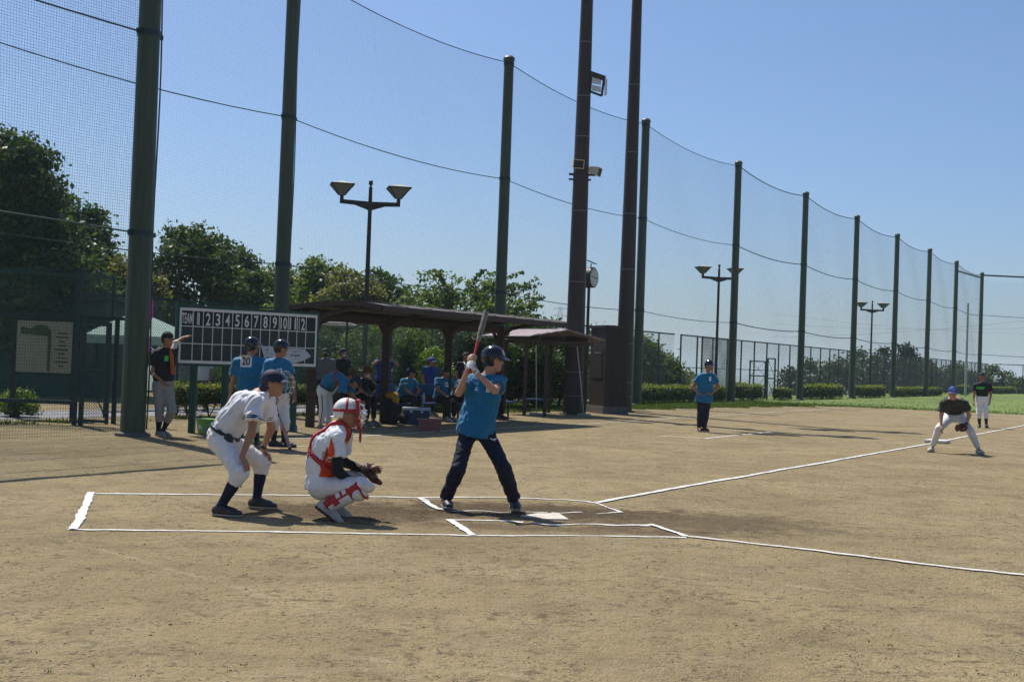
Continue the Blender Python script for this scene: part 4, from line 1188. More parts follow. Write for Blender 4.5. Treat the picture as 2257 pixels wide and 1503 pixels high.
def bench():
    e = empty('bench', D(4.2, -0.45), 'long blue bench with a low backrest under the dugout roof', 'bench')
    for k in range(3):
        a, b = 1.2 + 2.4 * k, 1.2 + 2.4 * k + 2.3
        MB().box(D((a + b) / 2, -0.22, 0.42), LD * ((b - a) / 2), FD * 0.19, (0, 0, 0.02)).build('seat', M['benchblue'], e)
        MB().box(D((a + b) / 2, -0.46, 0.74), LD * ((b - a) / 2), FD * 0.018, (0, 0, 0.13)).build('backrest', M['benchblue'], e)
        for q in (a + 0.2, b - 0.2):
            m = MB(); m.bar(D(q, -0.12, 0), D(q, -0.14, 0.41), 0.05); m.bar(D(q, -0.34, 0), D(q, -0.48, 0.8), 0.05); m.build('leg', M['signboard'], e)
bench()
# cooler, crate and bag on the ground in front of the bench
def cooler():
    c = G(915, 936); c = Vector((c.x, c.y + 0.2, 0))
    e = empty('cooler_box', c, 'navy cooler box with a pale lid on the dugout floor', 'cooler')
    u = Vector((1, 0.12, 0)).normalized(); w = Vector((-u.y, u.x, 0))
    MB().box(c + Vector((0, 0, 0.16)), u * 0.29, w * 0.19, (0, 0, 0.16)).build('body', M['coolerblue'], e)
    MB().box(c + Vector((0, 0, 0.35)), u * 0.31, w * 0.21, (0, 0, 0.028)).build('lid', M['coolerwhite'], e)
    for q in (-0.12, 0.12): MB().box(c + u * q - w * 0.2 + Vector((0, 0, 0.3)), u * 0.03, w * 0.012, (0, 0, 0.035)).build('latch', M['coolerwhite'], e)
    MB().tube([c + u * 0.3 + Vector((0, 0, 0.2)), c + u * 0.34 + Vector((0, 0, 0.24)), c + u * 0.3 + Vector((0, 0, 0.28))], 0.012, 5).build('handle', M['coolerwhite'], e)
cooler()
def crate():
    c = G(946, 951); c = Vector((c.x, c.y + 0.12, 0))
    e = empty('plastic_crate', c, 'pink plastic basket in front of the navy cooler box', 'basket')
    u = Vector((1, 0.1, 0)).normalized(); w = Vector((-u.y, u.x, 0))
    m = MB()
    def ring(k, z): return [c + u * a * k * 0.24 + w * b * k * 0.16 + Vector((0, 0, z)) for a, b in ((-1, -1), (1, -1), (1, 1), (-1, 1))]
    A, B, C_, D_ = ring(0.86, 0.0), ring(1.0, 0.25), ring(0.96, 0.25), ring(0.82, 0.015)
    vs = A + B + C_ + D_
    fs = [(3, 2, 1, 0)] + [(i, (i + 1) % 4, 4 + (i + 1) % 4, 4 + i) for i in range(4)] + [(4 + i, 4 + (i + 1) % 4, 8 + (i + 1) % 4, 8 + i) for i in range(4)] + [(8 + i, 8 + (i + 1) % 4, 12 + (i + 1) % 4, 12 + i) for i in range(4)] + [(12, 13, 14, 15)]
    m.add(vs, fs); m.build('body', M['pink'], e)
    m = MB(); q = ring(1.05, 0.245)
    for i in range(4): m.bar(q[i], q[(i + 1) % 4], 0.028, 0.025)
    m.build('rim', M['pink'], e)
    for k in range(7):
        t = -0.75 + k * 0.25
        MB().bar(c + u * t * 0.24 * 0.9 - w * 0.148 + Vector((0, 0, 0.04)), c + u * t * 0.24 * 0.98 - w * 0.164 + Vector((0, 0, 0.22)), 0.01).build('rib', M['pink'], e)
crate()

# ------------------------------------------------------------------ small open shelter
def small_shelter():
    a, b = G(1155, 915), G(1287, 915)
    c = (a + b) / 2; u = (b - a).normalized(); w = Vector((-u.y, u.x, 0)); hw = (b - a).length / 2
    e = empty('small_shelter', c, 'small open brown shelter with a slatted faded roof, beside the dugout', 'shelter')
    for p in (a, b, a + w * 1.3 + u * 0.3, b + w * 1.3 - u * 0.25):
        MB().bar(p + Vector((0, 0, -0.1)), p + Vector((0, 0, 2.05)), 0.1).build('post', M['brownwood'], e)
    p = G(1200, 917); MB().bar(p + Vector((0, 0, -0.1)), p + Vector((0, 0, 2.0)), 0.09).build('post', M['brownwood'], e)
    for q in (0, 1.3):
        MB().bar(a - u * 0.4 + w * q + Vector((0, 0, 2.08)), b + u * 0.25 + w * q + Vector((0, 0, 2.08)), 0.08, 0.1, (0, 0, 1)).build('beam', M['brownwood'], e)
    for t in (0.1, 0.5, 0.9):
        p = a.lerp(b, t)
        MB().bar(p - w * 0.3 + Vector((0, 0, 2.19)), p + w * 1.6 + Vector((0, 0, 2.19)), 0.07, 0.1, (0, 0, 1)).build('rafter', M['brownwood'], e)
    # low pitched roof of overlapping slats
    ap = a.lerp(b, 0.5)
    for sg in (-1, 1):
        for k in range(4):
            t0, t1 = k * 0.34, k * 0.34 + 0.4
            z0, z1 = 2.44 - t0 * 0.1 - 0.02 * k, 2.44 - t1 * 0.1 - 0.05 - 0.02 * k
            p0, p1 = ap + u * sg * t0, ap + u * sg * t1
            m = MB(); m.prism([p0 - w * 0.45 + Vector((0, 0, z0)), p1 - w * 0.45 + Vector((0, 0, z1)), p1 + w * 1.75 + Vector((0, 0, z1)), p0 + w * 1.75 + Vector((0, 0, z0))], (0, 0, 0.025)); m.build('roof_slat', M['roofpink'], e)
    MB().box(a.lerp(b, 0.42) + w * 0.7 + Vector((0, 0, 0.42)), u * 0.45, w * 0.18, (0, 0, 0.025)).build('seat', M['benchblue'], e)
    for q in (-0.35, 0.35): MB().bar(a.lerp(b, 0.42) + w * 0.7 + u * q, a.lerp(b, 0.42) + w * 0.7 + u * q + Vector((0, 0, 0.4)), 0.05).build('seat_leg', M['signboard'], e)
    pole = mat('pale_wooden_handle', (0.45, 0.42, 0.36), 0.7)
    for (p0, p1, lb) in ((a + u * 0.62 + w * 0.2, a + u * 0.35 - w * 0.0, 'thin pale pole leaning under the left half of the small shelter'), (b - u * 0.06 - w * 0.07, b - u * 0.42 - w * 0.07, 'thin pale pole leaning by the right post of the small shelter')):
        m = MB(); m.tube([p0 + Vector((0, 0, 0.0)), p1 + Vector((0, 0, 1.98))], 0.016, 6)
        m.bar(p0 + Vector((-0.2, 0, 0.03)), p0 + Vector((0.2, 0, 0.03)), 0.04)
        finish(m.build('ground_rake', pole), lb, 'rake', 'pale poles leaning under the small shelter')
small_shelter()

# ------------------------------------------------------------------ scoreboard
def scoreboard():
    A = P(397, 740, 21.5); B = P(694.5, 750, 23.2); A.z = B.z = 0
    d = (B - A).normalized(); W = (B - A).length; nr = Vector((d.y, -d.x, 0))     # towards the camera
    up = Vector((0, 0, 1)); z0, z1 = 1.30, 2.21
    e = empty('scoreboard', (A + B) / 2, 'dark green scoreboard with white grid, TEAM and innings 1 to 12', 'scoreboard')
    for t, lb in ((0.115, None), (0.34, None), (0.86, None)):
        p = A + d * W * t - nr * 0.06
        MB().bar(p + Vector((0, 0, -0.1)), p + Vector((0, 0, z1)), 0.11).build('post', M['fencegreen'], e)
    def rect(name, u0, u1, v0, v1, m, depth, lift, parent=e):
        c = A + d * ((u0 + u1) / 2) + up * ((v0 + v1) / 2) + nr * (lift - depth / 2)
        return MB().box(c, d * (u1 - u0) / 2, nr * depth / 2, up * (v1 - v0) / 2).build(name, m, parent)
    rect('backing', -0.085, W + 0.085, z0 - 0.095, z1 + 0.09, M['fencegreen'], 0.05, 0.0)
    ws = [1.22] + [1.0] * 12 + [1.12]; tot = sum(ws); xs = [0]
    for w in ws: xs.append(xs[-1] + w / tot * W)
    hd = z1 - 0.29
    rw = (hd - z0) / 2
    for i in range(14):
        for v0, v1, m in ((hd, z1, M['boardhead']), (z0 + rw, hd, M['boardgreen']), (z0, z0 + rw, M['boardgreen'])):
            rect('cell_panel', xs[i] + 0.004, xs[i + 1] - 0.004, v0 + 0.004, v1 - 0.004, m, 0.008, 0.009)
    for x in xs[1:-1]: rect('grid_bar', x - 0.007, x + 0.007, z0, z1, M['boardwhite'], 0.008, 0.013)
    for v in (hd, z0 + rw): rect('grid_bar', 0, W, v - 0.008, v + 0.008, M['boardwhite'], 0.006, 0.015)
    for a in ((0 - 0.02, W + 0.02, z1 - 0.012, z1 + 0.04), (0 - 0.02, W + 0.02, z0 - 0.045, z0 + 0.008)): rect('border', *a, M['boardwhite'], 0.014, 0.018)
    for a in ((-0.025, 0.012, z0 - 0.03, z1 + 0.03), (W - 0.012, W + 0.025, z0 - 0.03, z1 + 0.03)): rect('border', *a, M['boardwhite'], 0.013, 0.0165)
    cm = (hd + z1) / 2
    for i in range(13):
        s = 'TEAM' if i == 0 else str(i)
        cw = xs[i + 1] - xs[i]
        c = A + d * ((xs[i] + xs[i + 1]) / 2) + up * (cm - 0.004) + nr * 0.0095
        wd = cw * 0.86 if i == 0 else (cw * 0.26 if i == 1 else (cw * 0.46 if i < 10 else cw * 0.72))
        text_on('lettering', s, c, d, up, 0.2, M['boardwhite'], e, bold=0.004, height=0.19 if i == 0 else 0.225, width=wd, lift=0.003)
    return e, A, B, d, nr, up, W, z0, z1
SB, SA, SBb, SD, SN, SU, SW, SZ0, SZ1 = scoreboard()
def field_sign():
    e = empty('field_sign', SA + SD * (SW * 0.8) + SN * 0.05, 'pale pentagon-shaped sign hung over the lower right scoreboard cells', 'sign')
    def q(u, v, l=0.03): return SA + SD * (SW * u) + SU * (SZ0 + (SZ1 - SZ0) * v) + SN * l
    m = MB(); m.prism([q(0.577, 0.34), q(0.91, 0.315), q(0.965, 0.17), q(0.9, 0.065), q(0.805, 0.0), q(0.615, 0.02)][::-1], SN * 0.012)
    m.build('panel', mat('pale_sign_panel', (0.42, 0.46, 0.5), 0.6, 0.05, 6), e)
    def tx(s, u, v, h, mm, w): 
        text_on('lettering', s, q(u, v, 0.043), SD, SU, 0.06, mm, e, bold=0.001, height=h, width=w, lift=0.001)
    tx('公園', 0.618, 0.27, 0.035, M['printblack'], 0.085); tx('管理センター', 0.86, 0.255, 0.022, M['navy'], 0.22)
    tx('ホ ー ム', 0.64, 0.2, 0.035, M['printblack'], 0.14); tx('野球場', 0.84, 0.175, 0.04, M['navy'], 0.2); tx('用 具', 0.64, 0.11, 0.035, M['printblack'], 0.12)
field_sign()
# things on the ground round the scoreboard
def bucket():
    c = G(453, 957); e = empty('plastic_tub', c, 'lime green plastic tub at the foot of the scoreboard post', 'tub')
    MB().lathe(c, (0, 0, 1), [(0.13, 0.0), (0.155, 0.12), (0.17, 0.25), (0.185, 0.26), (0.185, 0.275), (0.165, 0.272), (0.15, 0.12), (0.12, 0.02)], 24).build('body', M['lime_plastic'], e, True)
    MB().lathe(c + Vector((0, 0, 0.245)), (0, 0, 1), [(0.176, 0), (0.192, 0.012), (0.192, 0.03), (0.178, 0.034)], 24).build('rim', M['lime_plastic'], e, True)
    MB().box(c + Vector((-0.05, -0.15, 0.14)), (0.045, 0.012, 0), (0, 0.004, 0), (0, 0, 0.035)).build('sticker', M['boardwhite'], e)
    c2 = c + Vector((0.09, -0.25, 0)); 
    o = MB().lathe(c2, (0, 0, 1), [(0.05, 0.0), (0.075, 0.03), (0.08, 0.08), (0.05, 0.12), (0.01, 0.135)], 14).build('drink_bag', mat('grey_green_bag', (0.12, 0.2, 0.13), 0.6), None, True)
    finish(o, 'small grey-green bundle leaning against the lime tub', 'bag')
bucket()
def ground_helmet(px, py, m, label):
    c = G(px, py); e = empty('helmet', c, label, 'helmet')
    MB().lathe(c, (0, 0, 1), [(0.118, 0.0), (0.125, 0.04), (0.122, 0.09), (0.1, 0.14), (0.06, 0.17), (0.01, 0.18)], 24).build('shell', m, e, True)
    mb = MB(); mb.prism([c + Vector((x, y, 0.03)) for x, y in ((-0.1, -0.07), (-0.2, -0.03), (-0.2, 0.04), (-0.1, 0.07))], (0, 0, 0.012)); mb.build('brim', m, e)
ground_helmet(641, 951, mat('blue_helmet_shell', (0.008, 0.09, 0.36), 0.2), 'shiny blue batting helmet lying on the ground by the dugout post')
tr = G(563, 978)
o = MB().lathe(tr, (0, 0, 1), [(0.1, 0.0), (0.13, 0.01), (0.14, 0.06), (0.15, 0.065), (0.13, 0.07), (0.1, 0.02)], 20).build('plastic_dish', M['lime_plastic'], None, True)
finish(o, 'low lime green dish on the ground behind the umpire', 'dish')

# ------------------------------------------------------------------ left corner: gate, notice board, hut, tent
GL = Vector((-1, 0.05, 0)).normalized()
def left_gate():
    a = G(163, 937)
    e = empty('chain_link_gate', a, 'dark green chain-link gate and fence at the left behind the backstop net', 'gate')
    hinge = a + Vector((0.12, 0, 0)); r_ = G(250, 934); l_ = a + GL * 4.0
    for p, h in ((a, 2.95), (hinge, 2.05), (r_, 2.05), (a + GL * 2.0, 2.95), (l_, 2.95)):
        MB().bar(p + Vector((0, 0, -0.1)), p + Vector((0, 0, h)), 0.075).build('post', M['fencedark'], e)
    MB().bar(l_ + Vector((0, 0, 2.95)), Vector((r_.x - 0.1, r_.y, 2.85)), 0.05).build('rail', M['fencegreen'], e)
    MB().bar(l_ + Vector((0, 0, 2.05)), r_ + Vector((0.3, 0, 2.05)), 0.06).build('rail', M['fencedark'], e)
    MB().bar(l_ + Vector((0, 0, 0.42)), a + Vector((0, 0, 0.42)), 0.07).build('rail', M['fencedark'], e)
    MB().bar(Vector((r_.x - 0.1, r_.y, 2.05)), Vector((r_.x - 0.1, r_.y, 2.85)), 0.05).build('post', M['fencegreen'], e)
    lf = G(234, 941)                                  # leaf standing ajar
    leaf = MB(); leaf.bar(hinge + Vector((0.04, -0.03, 0.1)), lf + Vector((0, 0, 0.1)), 0.05); leaf.bar(hinge + Vector((0.04, -0.03, 1.9)), lf + Vector((0, 0, 1.9)), 0.05)
    leaf.bar(lf + Vector((0, 0, 0.05)), lf + Vector((0, 0, 1.95)), 0.055); leaf.bar(hinge + Vector((0.04, -0.03, 1.05)), lf + Vector((0, 0, 1.05)), 0.04)
    lo = leaf.build('gate_leaf', M['fencedark'], e)
    MB().tube([hinge + Vector((0.05, -0.03, 1.05)), lf + Vector((0, 0, 0.12))], 0.014, 5).build('brace', M['fencedark'], lo)
    v, f = chain_link(hinge + Vector((0.04, -0.03, 0)), lf, 0.12, 1.9, 0.06, 0.003); mesh_obj('mesh_panel', v, f, M['fencegreen'], lo)
    v, f = chain_link(l_, a, 0.45, 2.95, 0.07, 0.003); mesh_obj('mesh_panel', v, f, M['fencegreen'], e)
    v, f = chain_link(a, Vector((r_.x - 0.1, r_.y, 0)), 2.08, 2.9, 0.07, 0.003); mesh_obj('mesh_panel', v, f, M['fencegreen'], e)
left_gate()
def notice_board():
    Y = 24.3; a, b = P(36, 760, Y), P(160, 764, Y)
    e = empty('notice_board', ((a.x + b.x) / 2, Y, 0), 'cream park map board in a dark frame at the left', 'notice board')
    zt, zb = P(98, 708, Y).z, P(98, 821, Y).z
    u = Vector((1, 0, 0)); c = Vector(((a.x + b.x) / 2, Y, (zt + zb) / 2)); hw = (b.x - a.x) / 2; hh = (zt - zb) / 2
    MB().box(c + Vector((0, 0.03, 0)), (hw + 0.06, 0, 0), (0, 0.02, 0), (0, 0, hh + 0.05)).build('backing', M['signboard'], e)
    MB().box(c, (hw, 0, 0), (0, 0.008, 0), (0, 0, hh)).build('panel', M['mapboard'], e)
    def q(x, z): return Vector((c.x + x * hw, Y - 0.009, c.z + z * hh))
    m = MB(); m.prism([q(-0.85, 0.78), q(-0.5, 0.7), q(-0.25, 0.86), q(0.05, 0.84), q(0.22, 0.66), q(0.25, 0.2), q(0.22, -0.95), q(0.12, -0.95), q(0.12, 0.42), q(-0.85, 0.48)][::-1], (0, -0.002, 0)); m.build('map_print', M['mapgreen'], e)
    for i in range(9):
        z = 0.55 - i * 0.16
        MB().box(q(0.62, z), (hw * 0.24 * (0.7 + 0.3 * math.sin(i * 2.1)), 0, 0), (0, 0.002, 0), (0, 0, 0.012)).build('text_row', M['charcoal'], e)
    for x in (-1.07, 1.07): MB().bar(Vector((c.x + x * hw, Y + 0.03, -0.1)), Vector((c.x + x * hw, Y + 0.03, zt + 0.18)), 0.09).build('post', M['signboard'], e)
    MB().bar(Vector((c.x - hw - 0.2, Y + 0.03, zt + 0.14)), Vector((c.x + hw + 0.2, Y + 0.03, zt + 0.14)), 0.14, 0.06, (0, 0, 1)).build('cap_rail', M['signboard'], e)
notice_board()
def hut():
    Y = 35.0; x0, x1 = P(-120, 760, Y).x, P(235, 766, Y).x
    e = empty('service_hut', ((x0 + x1) / 2, Y + 2, 0), 'teal walled service hut in shade at the left behind the fences', 'hut')
    c = Vector(((x0 + x1) / 2, Y + 1.6, 1.4))
    MB().box(c, ((x1 - x0) / 2, 0, 0), (0, 1.6, 0), (0, 0, 1.4)).build('wall', M['teal'], e)
    MB().box(c + Vector((0, 0, 1.52)), ((x1 - x0) / 2 + 0.4, 0, 0), (0, 2.1, 0), (0, 0, 0.1)).build('roof', M['signboard'], e)
    for k in range(3):
        w = MB().box(Vector((x0 + (k + 0.5) * (x1 - x0) / 3, Y - 0.03, 1.5)), (0.5, 0, 0), (0, 0.03, 0), (0, 0, 0.55)).build('window', M['fencedark'], e)
        MB().box(Vector((x0 + (k + 0.5) * (x1 - x0) / 3, Y - 0.065, 1.5)), (0.44, 0, 0), (0, 0.005, 0), (0, 0, 0.49)).build('pane', mat('dim_window_glass', (0.03, 0.06, 0.06), 0.1), w)
hut()
def tent():
    Y = 33.0; a, b, ap = P(182, 745, Y), P(392, 748, Y), P(322, 694, Y + 1.3)
    e = empty('party_tent', ((a.x + b.x) / 2, Y + 1.3, 0), 'pale green canvas tent behind the thick backstop pole', 'tent')
    z = a.z + 0.1; dpt = 2.6
    co = [Vector((a.x, Y, z)), Vector((b.x, Y, z)), Vector((b.x, Y + dpt, z)), Vector((a.x, Y + dpt, z))]
    m = MB(); top = Vector((ap.x - 0.25, Y + dpt / 2, ap.z + 0.1))
    for i in range(4):
        p, q = co[i], co[(i + 1) % 4]
        m.prism([p, q, top], (0, 0, 0.012))
    m.build('canopy', M['tent'], e)
    for i in range(4):
        p, q = co[i], co[(i + 1) % 4]
        MB().bar(p.lerp(q, 0.5).lerp(p, 1) - Vector((0, 0, 0.11)), q - Vector((0, 0, 0.11)), 0.012, 0.22, (0, 0, 1)).build('valance', M['tent'], e)
        MB().cone((p.x, p.y, 0), (p.x, p.y, z), 0.025, 0.025, 8).build('leg', M['steel'], e)
tent()
def flag():
    Y = 23.5; p = P(321, 770, Y)
    e = empty('banner_flag', (p.x, Y, 0), 'narrow magenta and purple banner beside the thick backstop pole', 'flag')
    z1, z0 = P(321, 650, Y).z, P(321, 775, Y).z
    MB().cone((p.x - 0.04, Y, 0), (p.x - 0.04, Y, z1 + 0.05), 0.014, 0.012, 8).build('staff', M['steel'], e)
    vs, fs = [], []
    for i in range(16):
        t = i / 15
        for j in range(5):
            u = j / 4; vs.append((p.x - 0.03 + u * 0.12 + 0.02 * math.sin(t * 7), Y + 0.035 * math.sin(t * 9 + u * 5), z1 + (z0 - z1) * t))
        if i: fs += [((i - 1) * 5 + j, i * 5 + j, i * 5 + j + 1, (i - 1) * 5 + j + 1) for j in range(4)]
    mesh_obj('cloth', vs, fs, M['flag'], e, True)
flag()
# grey pavilion roof glimpsed behind the dugout
def pavilion():
    Y = 43; a, b = P(640, 712, Y), P(778, 716, Y); ap = P(660, 678, Y)
    e = empty('pavilion', ((a.x + b.x) / 2, Y + 1.5, 0), 'grey roofed pavilion glimpsed between the scoreboard and the dugout roof', 'pavilion')
    z = a.z; m = MB(); t0, t1 = Vector((a.x + 0.4, Y + 1.6, ap.z)), Vector((b.x - 1.6, Y + 1.6, ap.z))
    co = [Vector((a.x - 0.5, Y, z)), Vector((b.x, Y, z)), Vector((b.x, Y + 3.2, z)), Vector((a.x - 0.5, Y + 3.2, z))]
    m.add(co + [t0, t1], [(0, 1, 5, 4), (1, 2, 5), (2, 3, 4, 5), (3, 0, 4), (3, 2, 1, 0)]); m.build('roof', mat('grey_roof_tiles', (0.24, 0.24, 0.24), 0.6, 0.1, 3), e)
    for k in range(6):
        MB().bar(co[0].lerp(t0, k / 6) + Vector((0, -0.03, 0.03)), co[1].lerp(t1, k / 6) + Vector((0, -0.03, 0.03)), 0.04).build('roof_batten', M['kerb'], e)
    for p in co: MB().bar(Vector((p.x * 0.98, p.y + 0.2, 0)), Vector((p.x * 0.98, p.y + 0.2, z)), 0.16).build('post', M['brownwood'], e)
pavilion()
# lattice tower on the skyline
def pylon():
    Y = 1400; top = P(1235, 677, Y); zb = -30; c = Vector((top.x, Y, 0))
    e = empty('power_pylon', (c.x, Y, zb), 'tiny lattice power pylon on the skyline left of the floodlight poles', 'pylon')
    H = top.z; m = MB(); n = 9
    def w(z): return 1.2 + 5.5 * max(0, (H * 0.7 - z) / (H * 0.7 - zb)) ** 1.2 + (1.6 if z < H - 2 else 0)
    zs = list(np.linspace(zb, H, n + 1))
    for i in range(n):
        A = [Vector((c.x + a * w(zs[i]), Y + b * w(zs[i]), zs[i])) for a, b in ((-1, -1), (1, -1), (1, 1), (-1, 1))]
        B = [Vector((c.x + a * w(zs[i + 1]), Y + b * w(zs[i + 1]), zs[i + 1])) for a, b in ((-1, -1), (1, -1), (1, 1), (-1, 1))]
        for k in range(4):
            m.bar(A[k], B[k], 0.5); m.bar(A[k], B[(k + 1) % 4], 0.35); m.bar(A[(k + 1) % 4], B[k], 0.35); m.bar(B[k], B[(k + 1) % 4], 0.35)
    m.build('lattice', M['pylon'], e)
    for z in (H - 2, H - 10, H - 18):
        m = MB(); m.bar((c.x - 8, Y, z), (c.x + 8, Y, z), 0.6); m.bar((c.x - 8, Y, z), (c.x, Y, z + 2.5), 0.35); m.bar((c.x + 8, Y, z), (c.x, Y, z + 2.5), 0.35); m.build('crossarm', M['pylon'], e)
pylon()
# power lines on the far right sky
wm = mat('thin_power_line', (0.05, 0.06, 0.07), 0.5)
for i, (a, b) in enumerate((((1700, 690), (2400, 740)), ((1700, 712), (2400, 718)), ((1700, 742), (2400, 690)))):
    pa, pb = P(*a, 420), P(*b, 300)
    pts = [pa.lerp(pb, t) - Vector((0, 0, 6 * t * (1 - t))) for t in np.linspace(0, 1, 14)]
    finish(MB().tube(pts, 0.035, 4).build('power_line', wm), ['uppermost thin power line crossing the far right sky', 'middle thin power line crossing the far right sky', 'lowest thin power line, rising towards the right, in the far right sky'][i], 'power line', 'power lines on the skyline')
# ================================================================== trees and shrubs
def tree(name, p, h, rx, ry, m, label, leaves=9000, size=0.11, trunk=0.14, crown0=0.25, lobes=16, seed=0, shape='round', group='trees behind the fence', ragged=1.0):
    rr = np.random.default_rng(seed); p = Vector(p)
    e = empty(name, p, label, 'shrub' if 'shrub' in name else 'tree', group)
    z0 = h * crown0
    cs, rs = [], []
    for i in range(lobes):
        t = (i + 0.5) / lobes
        if shape == 'cone': prof = 1.05 - 0.95 * t
        elif shape == 'vase': prof = 0.45 + 0.6 * math.sin(math.pi * (0.15 + 0.75 * t))
        else: prof = math.sqrt(max(0.05, 1 - (2 * t - 0.95) ** 2 * 0.92))
        a = i * 2.4 + rr.uniform(-0.5, 0.5); q = rr.uniform(0.35, 0.85) * prof
        cs.append((p.x + math.cos(a) * rx * q, p.y + math.sin(a) * ry * q, p.z + z0 + (h - z0) * (0.1 + 0.82 * t)))
        rs.append(rr.uniform(0.24, 0.44) * min(rx, (h - z0) * 0.75) * (0.55 + 0.5 * prof))
    cs, rs = np.array(cs), np.array(rs)
    # twig clumps on the lobes, leaves round the clumps
    nc = max(40, leaves // 22)
    k = rr.choice(lobes, nc, p=rs ** 2 / (rs ** 2).sum())
    d = rr.normal(size=(nc, 3)); d[:, 2] += 0.25; d /= np.linalg.norm(d, axis=1, keepdims=True)
    cl = cs[k] + d * (rs[k] * rr.uniform(0.55, 1.12, nc) ** ragged)[:, None] * np.array([1.05, 1.05, 0.9])
    j = rr.integers(0, nc, leaves)
    sp = size * 2.0
    C = cl[j] + rr.normal(size=(leaves, 3)) * sp * np.array([1, 1, 0.6]) + (d[j] * rr.exponential(sp * 0.3, leaves)[:, None] * (rr.random(leaves) < 0.25)[:, None])
    if shape == 'vase':
        sc, sl = [], []
        for _ in range(22):
            a = rr.uniform(0, 6.28); b0 = np.array([p.x, p.y, p.z + z0 + (h - z0) * rr.uniform(0.35, 0.75)])
            dr = np.array([math.cos(a) * 0.9 + 0.35, math.sin(a) * 0.5, rr.uniform(0.25, 0.75)]); ln = rx * rr.uniform(0.8, 1.35)
            t = rr.uniform(0.25, 1, 110)
            q = b0[None] + dr[None] * (t * ln)[:, None]; q[:, 2] += 0.25 * t - 0.3 * t ** 2
            sc.append(q + rr.normal(size=q.shape) * 0.05)
        C = np.concatenate([C[: leaves // 2]] + sc)
        C[:, 2] = np.minimum(C[:, 2], p.z + h * 1.03)
    C[:, 2] = np.maximum(C[:, 2], p.z + 0.06)
    v, f = leaf_cards(C, size, seed + 50, np.array([0, 0, 0.5]))
    finish(mesh_obj('crown', v, f, m, e), kind='stuff')
    tb = MB(); top = Vector((p.x + rr.uniform(-.2, .2), p.y, p.z + z0 + (h - z0) * 0.6))
    midp = p.lerp(top, 0.5) + Vector((rr.uniform(-.15, .15), 0, 0))
    tb.tube([p - Vector((0, 0, 0.2)), p + Vector((0, 0, 0.15)), midp, top], [trunk * 1.25, trunk, trunk * 0.75, trunk * 0.3], 8)
    tb.build('trunk', M['bark'], e, True)
    for i in range(min(lobes, 9)):
        c = Vector(cs[i * lobes // min(lobes, 9)]); t = rr.uniform(0.35, 0.9)
        b0 = p.lerp(top, t); tb = MB()
        tb.tube([b0, b0.lerp(c, 0.5) + Vector((0, 0, 0.1)), c], [trunk * 0.38, trunk * 0.25, trunk * 0.1], 6); tb.build('limb', M['bark'], e)
    return e
def tpx(px, Y):
    h = 796 + 0.036 * (px - 1128); q = P(px, h, Y); return Vector((q.x, Y, 0))
def hpx(px, py, Y): return P(px, py, Y).z
T = [
 # px, Y, top py, rx, ry, mat, leaves, size, crown0, shape, label
 (20, 36, 285, 2.9, 2.6, 'leafdark', 26000, 0.085, 0.12, 'cone', 'tall dense dark tree filling the left edge'),
 (-170, 40, 250, 3.2, 2.6, 'leafdark', 9000, 0.11, 0.12, 'round', 'big dark tree mostly cut off by the left edge'),
 (138, 40, 425, 1.6, 1.7, 'leafdark', 15000, 0.085, 0.1, 'round', 'dark tree just right of the tallest one at the left edge'),
 (262, 44, 565, 1.5, 1.5, 'leafolive', 8000, 0.085, 0.08, 'round', 'olive tinted tree just left of the thick backstop pole'),
 (430, 47, 503, 2.3, 2.0, 'leafdark', 17000, 0.085, 0.1, 'round', 'dark broad tree above the scoreboard'),
 (525, 50, 545, 1.3, 1.4, 'leafdark', 8000, 0.085, 0.1, 'round', 'dark tree above the right half of the scoreboard'),
 (620, 56, 590, 1.9, 1.6, 'leafmid', 9000, 0.09, 0.1, 'round', 'mid green tree behind the net pole by the scoreboard'),
 (705, 54, 572, 1.7, 1.6, 'leafmid', 9000, 0.09, 0.1, 'round', 'mid green tree just left of the nearest street lamp'),
 (770, 50, 600, 1.7, 1.6, 'leafolive', 9000, 0.09, 0.1, 'round', 'olive green tree right behind the nearest street lamp'),
 (848, 56, 592, 1.5, 1.4, 'leafdark', 7000, 0.09, 0.1, 'round', 'dark pointed tree just right of the nearest street lamp'),
 (925, 54, 640, 1.6, 1.5, 'leafmid', 7000, 0.09, 0.1, 'round', 'low mid green tree above the middle of the dugout roof'),
 (1010, 52, 606, 2.3, 1.6, 'leafmid', 11000, 0.085, 0.2, 'vase', 'feathery spreading tree above the right half of the dugout roof'),
 (1100, 50, 650, 1.2, 1.3, 'leafmid', 5500, 0.085, 0.2, 'vase', 'feathery bough reaching out right of the dugout net pole'),
 (1180, 46, 700, 1.5, 1.5, 'leafdark', 8000, 0.085, 0.05, 'round', 'dark tree behind the small open shelter'),
 (1318, 62, 708, 1.1, 1.1, 'leafmid', 3500, 0.1, 0.1, 'round', 'small tree top showing above the brown cabinet'),
 (1420, 56, 750, 1.0, 1.2, 'leafmid', 6000, 0.1, 0.0, 'round', 'mid green tree just right of the plain floodlight pole'),
 (1465, 60, 782, 0.9, 1.0, 'leafmid', 4000, 0.1, 0.0, 'round', 'low green tree behind the left end of the dark fence'),
 (1512, 66, 815, 0.9, 0.9, 'leafolive', 2600, 0.1, 0.0, 'round', 'small low tree behind the man with hands on hips'),
]
for i, (px, Y, py, rx, ry, mm, nl, sz, c0, shp, lb) in enumerate(T):
    p = tpx(px, Y); p.z = float(gfun(p.x, p.y)) if px > 1280 else 0.0
    h = hpx(px, py, Y) - p.z
    if p.z < -0.5: c0 = max(c0, 1 - 4.5 / h)
    kf = 1.18 if 560 < px < 1000 else 1.06
    tree('broadleaf_tree', p, h, rx * kf, ry, M[mm], lb, int(nl * (1.5 if px < 1000 else 1.15)), sz * 1.12, 0.16, c0, 18, 100 + i, shp)
